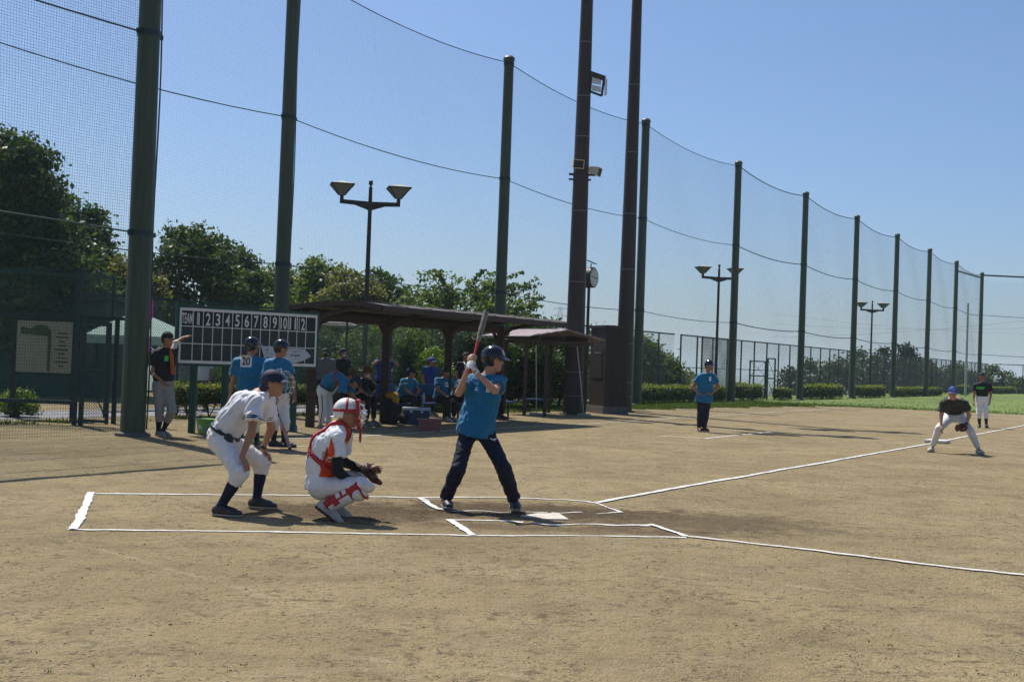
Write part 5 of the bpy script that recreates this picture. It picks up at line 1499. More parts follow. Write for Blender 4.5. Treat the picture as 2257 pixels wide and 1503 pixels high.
# shrubs behind the dugout
SH = [
 (860, 35.5, 705, 1.25, 0.9, 'leafmid', 12000, 0.05, 'large rounded shrub behind the left bays of the dugout'),
 (740, 37, 735, 1.2, 0.9, 'leafdark', 8000, 0.06, 'dark shrub behind the left end of the dugout'),
 (952, 34.2, 764, 0.62, 0.55, 'leafbright', 7000, 0.036, 'bright green round bush behind the dugout bench'),
 (1000, 38, 715, 1.3, 0.9, 'leafdark', 9000, 0.06, 'dark shrub behind the middle of the dugout'),
 (1075, 38, 730, 1.0, 0.9, 'leafdark', 7000, 0.06, 'dark shrub behind the right end of the dugout'),
 (1160, 39, 745, 1.2, 0.9, 'leafdark', 8000, 0.06, 'dark shrub left behind the small open shelter'),
 (1235, 40, 740, 1.0, 0.9, 'leafdark', 6000, 0.06, 'dark shrub at the foot of the left floodlight pole'),
 (560, 36, 770, 1.1, 0.8, 'leafdark', 7000, 0.06, 'dark shrub hidden behind the scoreboard'),
 (660, 37, 775, 1.0, 0.8, 'leafdark', 6000, 0.06, 'dark shrub between the scoreboard and the dugout'),
 (450, 38, 760, 1.2, 0.8, 'leafdark', 7000, 0.06, 'dark shrub behind the left half of the scoreboard'),
 (45, 24.6, 862, 0.55, 0.4, 'leafbright', 4500, 0.03, 'bright low shrub below the cream map board'),
 (598, 40, 648, 0.5, 0.5, 'leafbright', 3500, 0.05, 'bright yellow-green sapling showing above the scoreboard'),
 (900, 40.5, 690, 2.0, 0.9, 'leafdark', 12000, 0.07, 'tall dark shrub far behind the dugout posts'),
]
for i, (px, Y, py, rx, ry, mm, nl, sz, lb) in enumerate(SH):
    p = tpx(px, Y); tree('shrub', p, max(0.4, hpx(px, py, Y)), rx, ry, M[mm], lb, nl, sz, 0.05, 0.03, 14, 300 + i, 'round', 'shrubs behind the fence')
# dense mass of undergrowth far behind, seen between the shrubs
# far trees on the slope right of the field
FT = [(1755, 92, 812, 2.0, 'pine', 'far pine at the left end of the distant row'), (1795, 96, 792, 2.2, 'round', 'far broad tree left of the fifth net pole'), (1848, 98, 782, 2.3, 'round', 'far tree between the third lamp and the net pole left of it'),
      (1902, 102, 772, 2.2, 'round', 'far tree right behind the farthest street lamp'), (1945, 104, 768, 2.0, 'cone', 'far pointed tree just right of the farthest street lamp'), (1997, 104, 760, 1.7, 'cone', 'tallest far conifer above the long hedge'),
      (2035, 110, 795, 2.2, 'round', 'far low tree behind the crouching fielder'), (2078, 116, 815, 2.2, 'round', 'far low tree left of the foul pole'), (2112, 122, 808, 2.2, 'round', 'far low tree right at the foul pole'), (2145, 126, 822, 2.5, 'round', 'far low tree behind the last net pole'),
      (2195, 130, 806, 2.4, 'round', 'far dark tree just right of the black-shirted player'), (2240, 134, 818, 2.8, 'round', 'far tree at the right edge'), (2290, 140, 812, 3.5, 'round', 'far tree just past the right edge'),
      (1560, 90, 835, 1.6, 'round', 'low far tree top behind the middle lamp'), (1740, 100, 836, 1.2, 'round', 'low far tree top behind the narrow gate frame')]
for i, (px, Y, py, rx, shp, lb) in enumerate(FT):
    p = tpx(px, Y); p.z = float(gfun(p.x, p.y)); top = hpx(px, py, Y); h = top - p.z
    vis = 6.0
    tree('far_tree', p, h, rx * 0.8, rx * 0.65, M['leafpine'] if shp in ('cone', 'pine') else M['leafdark'], lb, 2600, 0.16, 0.2, max(0.15, 1 - vis / h), 13, 500 + i, 'round' if shp == 'pine' else shp, 'far trees on the slope')
# ================================================================== people
def nz(v): return Vector(v).normalized()
def lerp(a, b, t): return Vector(a).lerp(Vector(b), t)
def hand_prims(W, D, T, pn, curl, sc=1.0, fat=1.0, spread=1.0, thumb_out=0.7):
    """W wrist, D along the palm, T towards the thumb side, pn the way the palm faces"""
    D = nz(D); T = nz(T - D * T.dot(D)); pn = nz(pn - D * pn.dot(D) - T * pn.dot(T))
    pr = [(econe(W, W + D * 0.085 * sc, T, T, 0.030 * sc, 0.017 * sc, 0.040 * sc, 0.015 * sc), 0.012)]
    for i, ln in enumerate((0.95, 1.05, 0.98, 0.78)):
        k = W + D * 0.085 * sc + T * ((0.031 - 0.0205 * i) * sc * spread)
        a = 0.0; p = k
        for seg, (l, c) in enumerate(((0.042, 0.9), (0.028, 1.15), (0.021, 0.8))):
            a += curl * c
            d = D * math.cos(a) + pn * math.sin(a)
            q = p + d * (l * ln * sc)
            r0 = (0.0095, 0.0088, 0.008)[seg] * fat * sc; r1 = (0.0088, 0.008, 0.007)[seg] * fat * sc
            pr.append((cone(p, q, r0, r1), 0.004)); p = q
    k = W + D * 0.028 * sc + T * 0.026 * sc
    d1 = nz(D * 0.65 + T * thumb_out + pn * 0.35); q = k + d1 * 0.042 * sc
    d2 = nz(D * 0.8 + T * 0.15 * thumb_out + pn * (0.25 + curl * 0.4)); q2 = q + d2 * 0.036 * sc
    pr += [(cone(k, q, 0.0135 * fat * sc, 0.0105 * fat * sc), 0.008), (cone(q, q2, 0.0105 * fat * sc, 0.0085 * fat * sc), 0.004)]
    return pr
def head_prims(C, F, U, sc=1.0):
    S = F.cross(U).normalized()
    e = lambda f, s, u: C + (F * f + S * s + U * u) * sc
    pr = [(ell(e(-0.012, 0, 0.025), F, U, 0.094 * sc, 0.092 * sc, 0.076 * sc), 0.0),
          (ell(e(0.022, 0, -0.04), F, U, 0.066 * sc, 0.085 * sc, 0.060 * sc), 0.03),
          (cone(e(0.045, 0, -0.092), e(0.066, 0, -0.094), 0.026 * sc, 0.018 * sc), 0.03),
          (cone(e(0.086, 0, 0.012), e(0.1, 0, -0.024), 0.008 * sc, 0.0125 * sc), 0.012),
          (cone(e(0.09, -0.012, -0.028), e(0.09, 0.012, -0.028), 0.009 * sc, 0.009 * sc), 0.008),
          (cone(e(0.078, -0.03, 0.03), e(0.078, 0.03, 0.03), 0.013 * sc, 0.013 * sc), 0.018),
          (cone(e(0.078, -0.016, -0.058), e(0.078, 0.016, -0.058), 0.009 * sc, 0.009 * sc), 0.008)]
    for s in (-1, 1):
        pr.append((ell(e(-0.008, s * 0.078, -0.008), F, U, 0.019 * sc, 0.033 * sc, 0.011 * sc), 0.006))
        pr.append((cone(e(0.05, s * 0.045, -0.012), e(0.03, s * 0.055, -0.01), 0.018 * sc, 0.02 * sc), 0.02))
    carve = [ell(e(0.098, s * 0.031, 0.008), F, U, 0.016 * sc, 0.013 * sc, 0.02 * sc) for s in (-1, 1)]
    return pr, carve

class Person:
    """J: world joints. Every bone, garment and piece of gear of one figure hangs on self.e."""
    def __init__(self, J, label, vox=0.012, skin='skin', wr=1.0, group=None, seed=0, build=1.0):
        self.J = {k: Vector(v) for k, v in J.items()}
        J = self.J
        lo = min(J['anR'].z, J['anL'].z) - 0.08
        self.e = empty('person', ((J['anR'].x + J['anL'].x) / 2, (J['anR'].y + J['anL'].y) / 2, max(lo, 0.0)), label, 'person', group)
        vox = vox * (1.18 if vox < 0.011 else 1.3)
        self.vox = vox; self.cv = vox * (1.0 if vox < 0.011 else 1.15); self.skin = M[skin]; self.seed = seed; self.b = build
        self.face = nz(J['face']); up = J.get('up', Vector((0, 0, 1)))
        self.up = nz(up - self.face * up.dot(self.face))
        self.side = self.face.cross(self.up).normalized()
        self.latH = nz(J['hipR'] - J['hipL']); self.latS = nz(J['shR'] - J['shL'])
        pel, nk = J['pelvis'], J['neck']
        mid = J.get('mid')
        sp = []
        for t in (0, 0.3, 0.62, 0.9):
            p = pel.lerp(nk, t) if mid is None else (pel * (1 - t) ** 2 + mid * 2 * t * (1 - t) + nk * t * t)
            sp.append(p)
        self.sp = sp
        self.hsc = J['hs'].x if 'hs' in J else 1.0
    def lat(self, t): return nz(self.latH.lerp(self.latS, t))
    def torso(self, g=0.0, low=0.0, hip=0.0):
        b = self.b; s = self.sp
        w = [(0.158 + hip) * b + g + low, 0.146 * b + g + low * 0.6, 0.162 * b + g, 0.128 * b + g * 0.6]
        d = [(0.112 + hip) * b + g + low, 0.104 * b + g + low * 0.6, 0.112 * b + g, 0.078 * b + g * 0.6]
        return [(econe(s[i], s[i + 1], self.lat(i / 3), self.lat((i + 1) / 3), w[i], d[i], w[i + 1], d[i + 1]), 0.05) for i in range(3)]
    def yoke(self, g=0.0):
        J = self.J; b = self.b; top = self.sp[3]
        return [(cone(lerp(top, J['neck'], 0.4), J[k], 0.06 * b + g, 0.052 * b + g), 0.05) for k in ('shR', 'shL')]
    def arm(self, s, g=0.0, t0=0.0, t1=2.0, cut=True, flare=0.0):
        J = self.J; A, B, C = J['sh' + s], J['el' + s], J['wr' + s]; b = self.b
        out = []
        if t0 < 1:
            q = min(t1, 1.0); r1 = 0.046 * b + (0.037 * b - 0.046 * b) * q
            out.append((cone(A, lerp(A, B, q), 0.047 * b + g, r1 + g + flare, cutB=(cut and t1 <= 1.0)), 0.025))
        if t1 > 1:
            q = t1 - 1; out.append((cone(B, lerp(B, C, q), 0.037 * b + g, (0.037 + (0.025 - 0.037) * q) * b + g + flare, cutB=cut and t1 < 2, bulge=0.004, bpos=0.25), 0.02))
        return out
    def leg(self, s, g=0.0, g2=None, t1=2.0, cut=True, flare=0.0):
        J = self.J; A, B, C = J['hip' + s], J['kn' + s], J['an' + s]; b = self.b
        g2 = g if g2 is None else g2; q = max(0.0, t1 - 1)
        out = [(cone(A, lerp(A, B, min(t1, 1.0)), 0.082 * b + g, 0.054 * b + g2), 0.04)]
        if q > 0: out.append((cone(B, lerp(B, C, q), 0.052 * b + g2, (0.052 - 0.016 * q) * b + g2 + flare, cutB=cut, bulge=0.009 if q > 0.6 else 0.0, bpos=0.3), 0.03))
        return out
    def body(self, hands, curl=(0.5, 0.5)):
        J = self.J; pr = []
        pr += self.torso(-0.012) + self.yoke(-0.008)
        for s in 'RL':
            pr += self.arm(s) + self.leg(s, -0.006)
            fx = J['ft' + s] if 'ft' + s in J else J['toe' + s] - J['an' + s]
            pr += [(cone(J['an' + s], J['an' + s] + nz(fx) * 0.05 + Vector((0, 0, -0.03)), 0.034, 0.026), 0.02)]
        hp, carve = head_prims(J['head'], self.face, self.up, self.hsc)
        pr += [(cone(J['neck'] - self.up * 0.02, J['head'] - self.up * 0.05 - self.face * 0.02, 0.056 * self.b, 0.052), 0.03)]
        hp[0] = (hp[0][0], 0.02)
        pr += hp
        for h in hands: pr += h
        return sdf_obj('body', pr, self.skin, self.e, self.vox, 0.02, (), carve)
    def default_hand(self, s, curl=0.45, D=None, T=None, pn=None, **k):
        J = self.J; W = J['wr' + s]; D = nz(D if D is not None else J.get('hd' + s, W - J['el' + s]))
        fw = nz(self.latS.cross(Vector((0, 0, 1))))
        if fw.dot(self.face) < -0.3: fw = -fw
        T = Vector(T) if T is not None else fw - D * fw.dot(D)
        if T.length < 0.2: T = Vector((0, 0, 1)) - D * D.z
        inn = self.sp[1] - W
        pn = Vector(pn) if pn is not None else inn
        return hand_prims(W + D * 0.01, D, T, pn, curl, **k)
    def shirt(self, m, sleeve=0.55, out=True, g=0.018, drop=0.0, flare=0.012, amp=0.006, freq=26, name='shirt', neckcut=0.02, hemd=0.0):
        J = self.J
        pr = self.torso(g, 0.022 if out else 0.0) + self.yoke(g)
        dn = nz(self.sp[0] - self.sp[1])
        if out and drop > 0:
            a = self.sp[0]; b = a + dn * drop
            pr.append((econe(a, b, self.latH, self.latH, 0.158 * self.b + g + 0.022, 0.112 * self.b + g + 0.022 + hemd, 0.158 * self.b + g + 0.032, 0.112 * self.b + g + 0.03 + hemd), 0.04))
        for s in 'RL': pr += self.arm(s, g, 0, sleeve, True, flare)
        hem = self.sp[0] + dn * (drop if out else -0.06)
        cuts = [(hem, dn), (J['neck'] + self.up * neckcut, self.up)]
        o = sdf_obj(name, pr, m, self.e, self.cv, 0.02, cuts, (), (amp * 1.25, freq * 3.6, self.seed + 1, tuple(nz(self.sp[3] - self.sp[0]))) if amp else None)
        return o
    def sleeves(self, m, t0=0.0, t1=1.95, g=0.006, which='RL', name='undersleeve'):
        out = []
        for s in which: out.append(sdf_obj(name, self.arm(s, g, t0, t1), m, self.e, self.vox, 0.02, (), (), (0.002, 40, self.seed + 7)))
        return out
    def pants(self, m, t1=1.9, g=0.016, g2=0.018, flare=0.0, amp=0.005, freq=24, waist=0.05, name='trousers'):
        J = self.J; dn = nz(self.sp[0] - self.sp[1])
        (tf, tlo, thi), tk = self.torso(g + 0.004, 0.0, 0.004)[0]
        wc = self.sp[0] - dn * waist
        pr = [((lambda X, Y, Z: np.maximum(tf(X, Y, Z), -((X - wc.x) * dn.x + (Y - wc.y) * dn.y + (Z - wc.z) * dn.z)), tlo, thi), tk)]
        pr.append((cone(J['hipR'], J['hipL'], 0.088 * self.b, 0.088 * self.b), 0.06))
        for s in 'RL': pr += self.leg(s, g, g2, t1, True, flare)
        return sdf_obj(name, pr, m, self.e, self.cv, 0.02, (), (), (amp * 1.15, freq * 2.6, self.seed + 3))
    def belt(self, m, off=0.04, h=0.017, g=0.026):
        dn = nz(self.sp[0] - self.sp[1]); c = self.sp[0] - dn * off
        return sdf_obj('belt', [self.torso(g, 0, 0.004)[0]], m, self.e, min(self.vox, 0.009), 0.02, [(c - dn * h, -dn), (c + dn * h, dn)])
    def socks(self, m, t0=0.3, g=0.004):
        for s in 'RL':
            J = self.J; a, b = lerp(J['kn' + s], J['an' + s], t0), J['an' + s]
            sdf_obj('sock', [(cone(a, b, (0.052 - 0.016 * t0) * self.b + g, 0.036 * self.b + g, bulge=0.008, bpos=0.2), 0.02), (cone(b, b + Vector((0, 0, -0.05)), 0.038, 0.038), 0.02)], m, self.e, self.vox)
    def shoes(self, m, sole, fat=1.0, drop=0.088):
        for s in 'RL':
            J = self.J; a = J['an' + s]; d = J['toe' + s] - a; 
            flat = Vector((d.x, d.y, 0))
            if 'ft' + s in J: ax = nz(J['ft' + s])
            else: ax = flat.normalized()
            lat = ax.cross(Vector((0, 0, 1))).normalized(); up = lat.cross(ax).normalized()
            base = a - up * drop
            heel, ball, toe = base - ax * 0.045, base + ax * 0.12, base + ax * 0.185
            pr = [(econe(heel + up * 0.045, ball + up * 0.038, lat, lat, 0.036 * fat, 0.045, 0.047 * fat, 0.036), 0.02),
                  (econe(ball + up * 0.036, toe + up * 0.032, lat, lat, 0.047 * fat, 0.036, 0.036 * fat, 0.028), 0.02),
                  (cone(heel + up * 0.06 + ax * 0.03, a + up * 0.01, 0.042, 0.041, cutB=True), 0.02),
                  (cone(a - up * 0.02 + ax * 0.02, ball + up * 0.045, 0.04, 0.03), 0.03)]
            vx = min(self.vox, 0.009)
            sh = sdf_obj('shoe', pr, m, self.e, vx, 0.02, [(base + up * 0.016, -up)])
            pr = [(econe(heel + up * 0.01, ball + up * 0.01, lat, lat, 0.041 * fat, 0.046, 0.05 * fat, 0.04), 0.02), (econe(ball + up * 0.01, toe + up * 0.01, lat, lat, 0.05 * fat, 0.04, 0.038 * fat, 0.034), 0.02)]
            sdf_obj('sole', pr, sole, sh, vx, 0.02, [(base, -up), (base + up * 0.022, up)])
    # ---- headgear
    def at(self, f, s, u): return self.J['head'] + (self.face * f + self.side * s + self.up * u) * self.hsc
    def hair(self, m=None):
        m = m or M['hair']
        pr = [(ell(self.at(-0.02, 0, 0.027), self.face, self.up, 0.098, 0.098, 0.083), 0.0), (ell(self.at(-0.06, 0, -0.03), self.face, self.up, 0.05, 0.06, 0.066), 0.03)]
        return sdf_obj('hair', pr, m, self.e, min(self.vox, 0.01), 0.02, [(self.at(0.03, 0, 0.0), self.face - self.up * 0.75)], (), (0.003, 90, self.seed))
    def cap(self, m, brim=None, tilt=0.0, flap=None, button=True):
        up = nz(self.up + self.face * -tilt); F = nz(self.face - up * self.face.dot(up)); S = F.cross(up).normalized()
        c = self.at(-0.012, 0, 0.035)
        pr = [(ell(c, F, up, 0.108, 0.098, 0.09), 0.0)]
        o = sdf_obj('cap', pr, m, self.e, min(self.vox, 0.009), 0.01, [(c + up * -0.012, -up)])
        bm_ = MB(); n = 12; vs = []; fs = []
        for k in range(n + 1):
            a = -1.15 + 2.3 * k / n
            i_ = c + F * (0.1 * math.cos(a)) + S * (0.084 * math.sin(a)) + up * -0.004
            o_ = c + F * (0.1 * math.cos(a) + 0.078 * math.cos(a * 0.85) ** 0.6) + S * (0.088 * math.sin(a)) + up * (-0.016 - 0.012 * abs(math.sin(a)))
            vs += [i_ - up * 0.003, i_ + up * 0.004, o_ - up * 0.002, o_ + up * 0.003]
        for k in range(n):
            j = 4 * k
            fs += [(j, j + 2, j + 6, j + 4), (j + 1, j + 5, j + 7, j + 3), (j + 2, j + 3, j + 7, j + 6)]
        bm_.add(vs, fs); bm_.build('brim', brim or m, o, True)
        if button: MB().lathe(c + up * 0.095, up, [(0.008, 0), (0.008, 0.005), (0.002, 0.008)], 8).build('button', m, o, True)
        if flap:
            sdf_obj('neck_flap', [(ell(self.at(-0.07, 0, -0.045), F, up, 0.06, 0.07, 0.08), 0.0)], flap, o, min(self.vox, 0.009), 0.01, [(self.at(-0.045, 0, 0), F), (self.at(0, 0, 0.02), up)], (), (0.003, 40, 3))
        return o
    def helmet(self, m, brim, flap=True, letter=None):
        c = self.at(-0.008, 0, 0.03); F, S, up = self.face, self.side, self.up
        pr = [(ell(c, F, up, 0.125, 0.118, 0.105), 0.0)]
        f = Field([p for p, _ in pr], min(self.vox, 0.008))
        for p, k in pr: f.add(p, 0)
        X, Y, Z = f.xyz((slice(None),) * 3)
        def pl(q, n): return (X - q.x) * n.x + (Y - q.y) * n.y + (Z - q.z) * n.z
        brow = pl(self.at(0, 0, 0.028), -up)                       # below the brow line
        rear = np.maximum(pl(self.at(0.035, 0, 0), nz(F - up * 0.1)), pl(self.at(0, 0, -0.085), -up)) if flap else np.maximum(pl(self.at(-0.03, 0, 0), F), pl(self.at(0, 0, -0.04), -up))
        f.v = np.maximum(f.v, np.minimum(brow, rear).astype(np.float32))
        v, Fc = f.mesh(); o = mesh_obj('helmet', v, Fc, m, self.e, True)
        vs = []; fs = []; n = 12
        for k in range(n + 1):
            a = -0.95 + 1.9 * k / n
            i_ = c + F * (0.122 * math.cos(a)) + S * (0.102 * math.sin(a)) + up * 0.0
            o_ = c + F * (0.122 * math.cos(a) + 0.068 * math.cos(a * 0.9)) + S * (0.104 * math.sin(a)) + up * (-0.02 - 0.01 * abs(math.sin(a)))
            vs += [i_ - up * 0.004, i_ + up * 0.006, o_ - up * 0.003, o_ + up * 0.003]
        for k in range(n):
            j = 4 * k; fs += [(j, j + 2, j + 6, j + 4), (j + 1, j + 5, j + 7, j + 3), (j + 2, j + 3, j + 7, j + 6)]
        MB().add(vs, fs).build('brim', brim, o, True)
        if letter:
            q = c + nz(F * 0.93 + S * letter[1] + up * 0.36) * 0.001
            nrm = nz(F * 0.85 + S * letter[1] + up * 0.38); pos = c + Vector(F * (nrm.dot(F) * 0.125) + S * (nrm.dot(S) * 0.105) + up * (nrm.dot(up) * 0.118)) * 1.035
            r_ = nz(up.cross(nrm)); text_on('letter', letter[0], pos, r_, nrm.cross(r_), 0.06, M['printwhite'], o, bold=0.002, height=0.05, width=0.034, lift=0.006)
        return o
    def cloth_mask(self, m):
        pr = [(ell(self.at(0.036, 0, -0.05), self.face, self.up, 0.062, 0.05, 0.062), 0.0), (cone(self.at(0.088, 0, -0.02), self.at(0.085, 0, -0.05), 0.016, 0.02), 0.02)]
        o = sdf_obj('face_mask', pr, m, self.e, min(self.vox, 0.009), 0.01, [(self.at(0.03, 0, 0), -self.face), (self.at(0, 0, -0.008), self.up)])
        m_ = MB()
        for s in (-1, 1): m_.tube([self.at(0.045, s * 0.058, -0.02), self.at(0.0, s * 0.085, 0.0)], 0.003, 4)
        m_.build('ear_loop', m, o)
        return o
    def eyes(self):
        for s in (-1, 1):
            MB().lathe(self.at(0.083, s * 0.031, 0.008), self.face, [(0.002, -0.006), (0.009, -0.002), (0.01, 0.001), (0.006, 0.004), (0.001, 0.005)], 8, self.up).build('eye', M['eye'], self.e)
            MB().bar(self.at(0.09, s * 0.018, 0.03), self.at(0.08, s * 0.05, 0.031), 0.008, 0.006).build('eyebrow', M['hair'], self.e)
        MB().bar(self.at(0.088, -0.022, -0.06), self.at(0.088, 0.022, -0.06), 0.004, 0.007).build('lips', M['lip'], self.e)

def decal(name, target, vs, fs, m, parent, C, right, up, nrm, lift=0.004, sub=2):
    """flat artwork (vs in 2-D metres) laid on the surface of target by casting rays along -nrm"""
    bm = bmesh.new(); V_ = [bm.verts.new((x, y, 0)) for x, y in vs]
    for f in fs:
        try: bm.faces.new([V_[i] for i in f])
        except ValueError: pass
    bmesh.ops.triangulate(bm, faces=bm.faces)
    for _ in range(sub): bmesh.ops.subdivide_edges(bm, edges=[e for e in bm.edges if e.calc_length() > 0.03], cuts=1, use_grid_fill=True)
    bmesh.ops.triangulate(bm, faces=bm.faces)
    off = root_of(target)
    tv = [v.co + off for v in target.data.vertices]
    bv = BVHTree.FromPolygons(tv, [tuple(p.vertices) for p in target.data.polygons])
    right, up, nrm = nz(right), nz(up), nz(nrm); out = []
    for v in bm.verts:
        q = Vector(C) + right * v.co.x + up * v.co.y + nrm * 0.25
        h = bv.ray_cast(q, -nrm)
        out.append((h[0] if h[0] is not None else q - nrm * 0.25) + nrm * lift)
    F = [tuple(w.index for w in f.verts) for f in bm.faces]
    bm.verts.index_update(); F = [tuple(w.index for w in f.verts) for f in bm.faces]
    bm.free()
    return mesh_obj(name, out, F, m, parent, True)
def rect_art(w, h, n=6):
    vs = [(-w / 2 + w * i / n, -h / 2 + h * j / n) for j in range(n + 1) for i in range(n + 1)]
    return vs, [(j * (n + 1) + i, j * (n + 1) + i + 1, (j + 1) * (n + 1) + i + 1, (j + 1) * (n + 1) + i) for j in range(n) for i in range(n)]
def text_art(s, h, w, bold=0.0):
    vs, fs = text_mesh(s, 0.1, bold); vs = vs.copy()
    vs[:, 1] *= h / (vs[:, 1].max() - vs[:, 1].min()); vs[:, 0] *= w / (vs[:, 0].max() - vs[:, 0].min())
    return [(a[0], a[1]) for a in vs], fs

def pose(Y0, **k):
    """pixel joints (px, py, depth offset) -> world; vectors given as 4-tuples starting with 'v' pass through"""
    J = {}
    for n, a in k.items():
        J[n] = Vector(a[1:]) if a[0] == 'v' else P(a[0], a[1], Y0 + (a[2] if len(a) > 2 else 0.0))
    return J
def check(J, n):
    d = lambda a, b: (J[a] - J[b]).length
    print('POSE %-12s torso %.2f uaR %.2f uaL %.2f faR %.2f faL %.2f thR %.2f thL %.2f skR %.2f skL %.2f sh %.2f anz %.2f %.2f top %.2f' % (n, d('pelvis', 'neck'), d('shR', 'elR'), d('shL', 'elL'), d('elR', 'wrR'), d('elL', 'wrL'), d('hipR', 'knR'), d('hipL', 'knL'), d('knR', 'anR'), d('knL', 'anL'), d('shR', 'shL'), J['anR'].z, J['anL'].z, J['head'].z + .12))
def tube_obj(name, pts, r, m, parent, n=6, closed=False): return MB().tube(pts, r, n, closed).build(name, m, parent, True)

# bats
def bat(knob, tip, label, grip, barrel, taper, group='softball bats'):
    k, t = Vector(knob), Vector(tip); d = t - k; ln = d.length
    e = empty('bat', k if k.z < t.z else t, label, 'bat', group)
    MB().lathe(k, d, [(0.006, -0.012), (0.024, -0.01), (0.025, 0.0), (0.014, 0.012)], 16).build('knob', grip, e, True)
    MB().lathe(k, d, [(0.0135, 0.012), (0.0135, ln * 0.3)], 14).build('grip', grip, e, True)
    MB().lathe(k, d, [(0.0125, ln * 0.3), (0.0135, ln * 0.36), (0.018, ln * 0.48)], 14).build('taper', taper, e, True)
    MB().lathe(k, d, [(0.018, ln * 0.48), (0.026, ln * 0.62), (0.0285, ln * 0.75), (0.0285, ln * 0.965)], 18).build('barrel', barrel, e, True)
    MB().lathe(k, d, [(0.0285, ln * 0.965), (0.0275, ln * 0.99), (0.02, ln), (0.004, ln * 1.003)], 18).build('end_cap', M['beltblack'], e, True)
    return e
# ------------------------------------------------------------------ umpire
def umpire():
    J = pose(11.25, pelvis=(491, 962, 0), mid=(525, 895, 0), neck=(579, 868, 0), head=(602, 845, 0), face=('v', 1, -0.08, 0.02), up=('v', -0.18, 0, 1),
        shR=(563, 888, -0.19), elR=(554, 955, -0.30), wrR=(533, 1006, -0.36), shL=(588, 886, 0.19), elL=(598, 944, 0.27), wrL=(579, 988, 0.36),
        hipR=(490, 976, -0.1), knR=(529, 1042, -0.34), anR=(487, 1115, -0.32), toeR=(522, 1136, -0.36), hipL=(499, 974, 0.1), knL=(577, 1020, 0.34), anL=(566, 1099, 0.3), toeL=(612, 1115, 0.25))
    check(J, 'umpire')
    U = Person(J, 'umpire in pale shirt and navy cap leaning hands on knees behind the catcher', 0.008, 'skin', seed=1)
    down = Vector((0.35, 0, -1))
    hR = hand_prims(J['wrR'], Vector((0.55, -0.15, -0.85)), Vector((0.3, 0.9, 0.2)), Vector((-0.5, 0.5, -0.4)), 0.35)
    hL = hand_prims(J['wrL'], Vector((0.75, -0.1, -0.7)), Vector((-0.1, -0.9, 0.1)), Vector((-0.5, -0.2, -0.6)), 0.35)
    U.body([hR, hL])
    sh = U.shirt(M['greyw'], 0.62, out=False, g=0.026, amp=0.010, freq=20, flare=0.024)
    pn = U.pants(M['dirtywhite'], 1.32, 0.022, 0.024, 0.0, 0.009, 22)
    U.belt(M['beltblack'], 0.05, 0.018, 0.043)
    dn = nz(U.sp[0] - U.sp[1]); c = U.sp[0] - dn * 0.042
    fr = U.latH.cross(dn); near = U.latH
    for k, (a, w, m) in enumerate(((-0.30, 0.028, 'white'), (0.05, 0.028, 'white'))):
        pass
    # ball bag at the belt
    sdf_obj('ball_bag', [(ell(c + near * 0.17 + Vector((0.07, -0.02, -0.05)), (1, 0, 0.3), (0, 0, 1), 0.045, 0.055, 0.03), 0)], M['charcoal'], U.e, 0.008)
    U.socks(M['navysock'], 0.28, 0.005)
    U.shoes(M['shoeblack'], M['sole'], 1.0)
    U.hair(); U.cap(M['navycap'], None, 0.02, M['navycap'])
    # sleeve stripes and neck scarf
    for s in 'RL':
        A, B = J['sh' + s], J['el' + s]
        for t in (0.5, 0.57):
            a, b = lerp(A, B, t - 0.017), lerp(A, B, t + 0.017)
            r = 0.0405 + 0.024 + 0.02 * t / 0.62 + 0.013
            f = [(cone(a, b, r, r, True, True), 0)]
            sdf_obj('sleeve_stripe', f, M['navysock'], sh, 0.007)
    sdf_obj('collar', [(cone(J['neck'] - U.up * 0.015, J['neck'] + U.up * 0.03 + U.face * 0.01, 0.075, 0.066), 0)], M['navycap'], U.e, 0.008, 0.01, [(J['neck'] + U.up * 0.025, U.up)])
    # sleeve print
    vs, fs = rect_art(0.05, 0.022, 2)
    decal('sleeve_print', sh, vs, fs, M['printblue'], sh, lerp(J['shR'], J['elR'], 0.42) + Vector((0.02, 0, 0)), (1, 0, -0.1), (0.1, 0, 1), (0.1, -1, 0), 0.003)
    # dark red and navy placket stripe on the chest
    # face mask
    mk = MB(); F, S, Up = U.face, U.side, U.up
    def q(f, s, u): return U.at(f, s, u)
    rail = []
    for u, f, w in ((0.115, 0.14, 0.05), (0.06, 0.195, 0.09), (0.015, 0.21, 0.1), (-0.035, 0.2, 0.095), (-0.085, 0.18, 0.07), (-0.14, 0.14, 0.04)):
        rail.append([q(f - 0.045 * abs(t) ** 2, w * t, u) for t in np.linspace(-1, 1, 9)])
    e = empty('mask_group', U.at(0.12, 0, -0.12)); e.parent = U.e; e.location = U.at(0.12, 0, -0.12) - root_of(U.e); e.name = 'umpire_mask'
    for p in rail: tube_obj('mask_bar', p, 0.0036, M['wire'], e)
    for t in (0, 4, 8):
        tube_obj('mask_bar', [p[t] for p in rail], 0.0036, M['wire'], e)
    tube_obj('mask_strap', [q(0.08, 0.07, 0.06), q(-0.02, 0.105, 0.05), q(-0.12, 0.03, 0.04), q(-0.125, -0.03, 0.04), q(-0.02, -0.105, 0.05), q(0.08, -0.07, 0.06)], 0.005, M['navycap'], e)
    # watch
    W = lerp(J['elL'], J['wrL'], 0.93); d = nz(J['wrL'] - J['elL'])
    MB().lathe(W, d, [(0.03, -0.012), (0.034, -0.008), (0.034, 0.008), (0.03, 0.012)], 16).build('wristwatch', M['beltblack'], U.e, True)
    MB().box(W + Vector((0.0, -0.036, 0.0)), (0.016, 0, 0), (0, 0.005, 0), (0, 0, 0.016)).build('watch_face', M['charcoal'], U.e)
    U.eyes()
umpire()

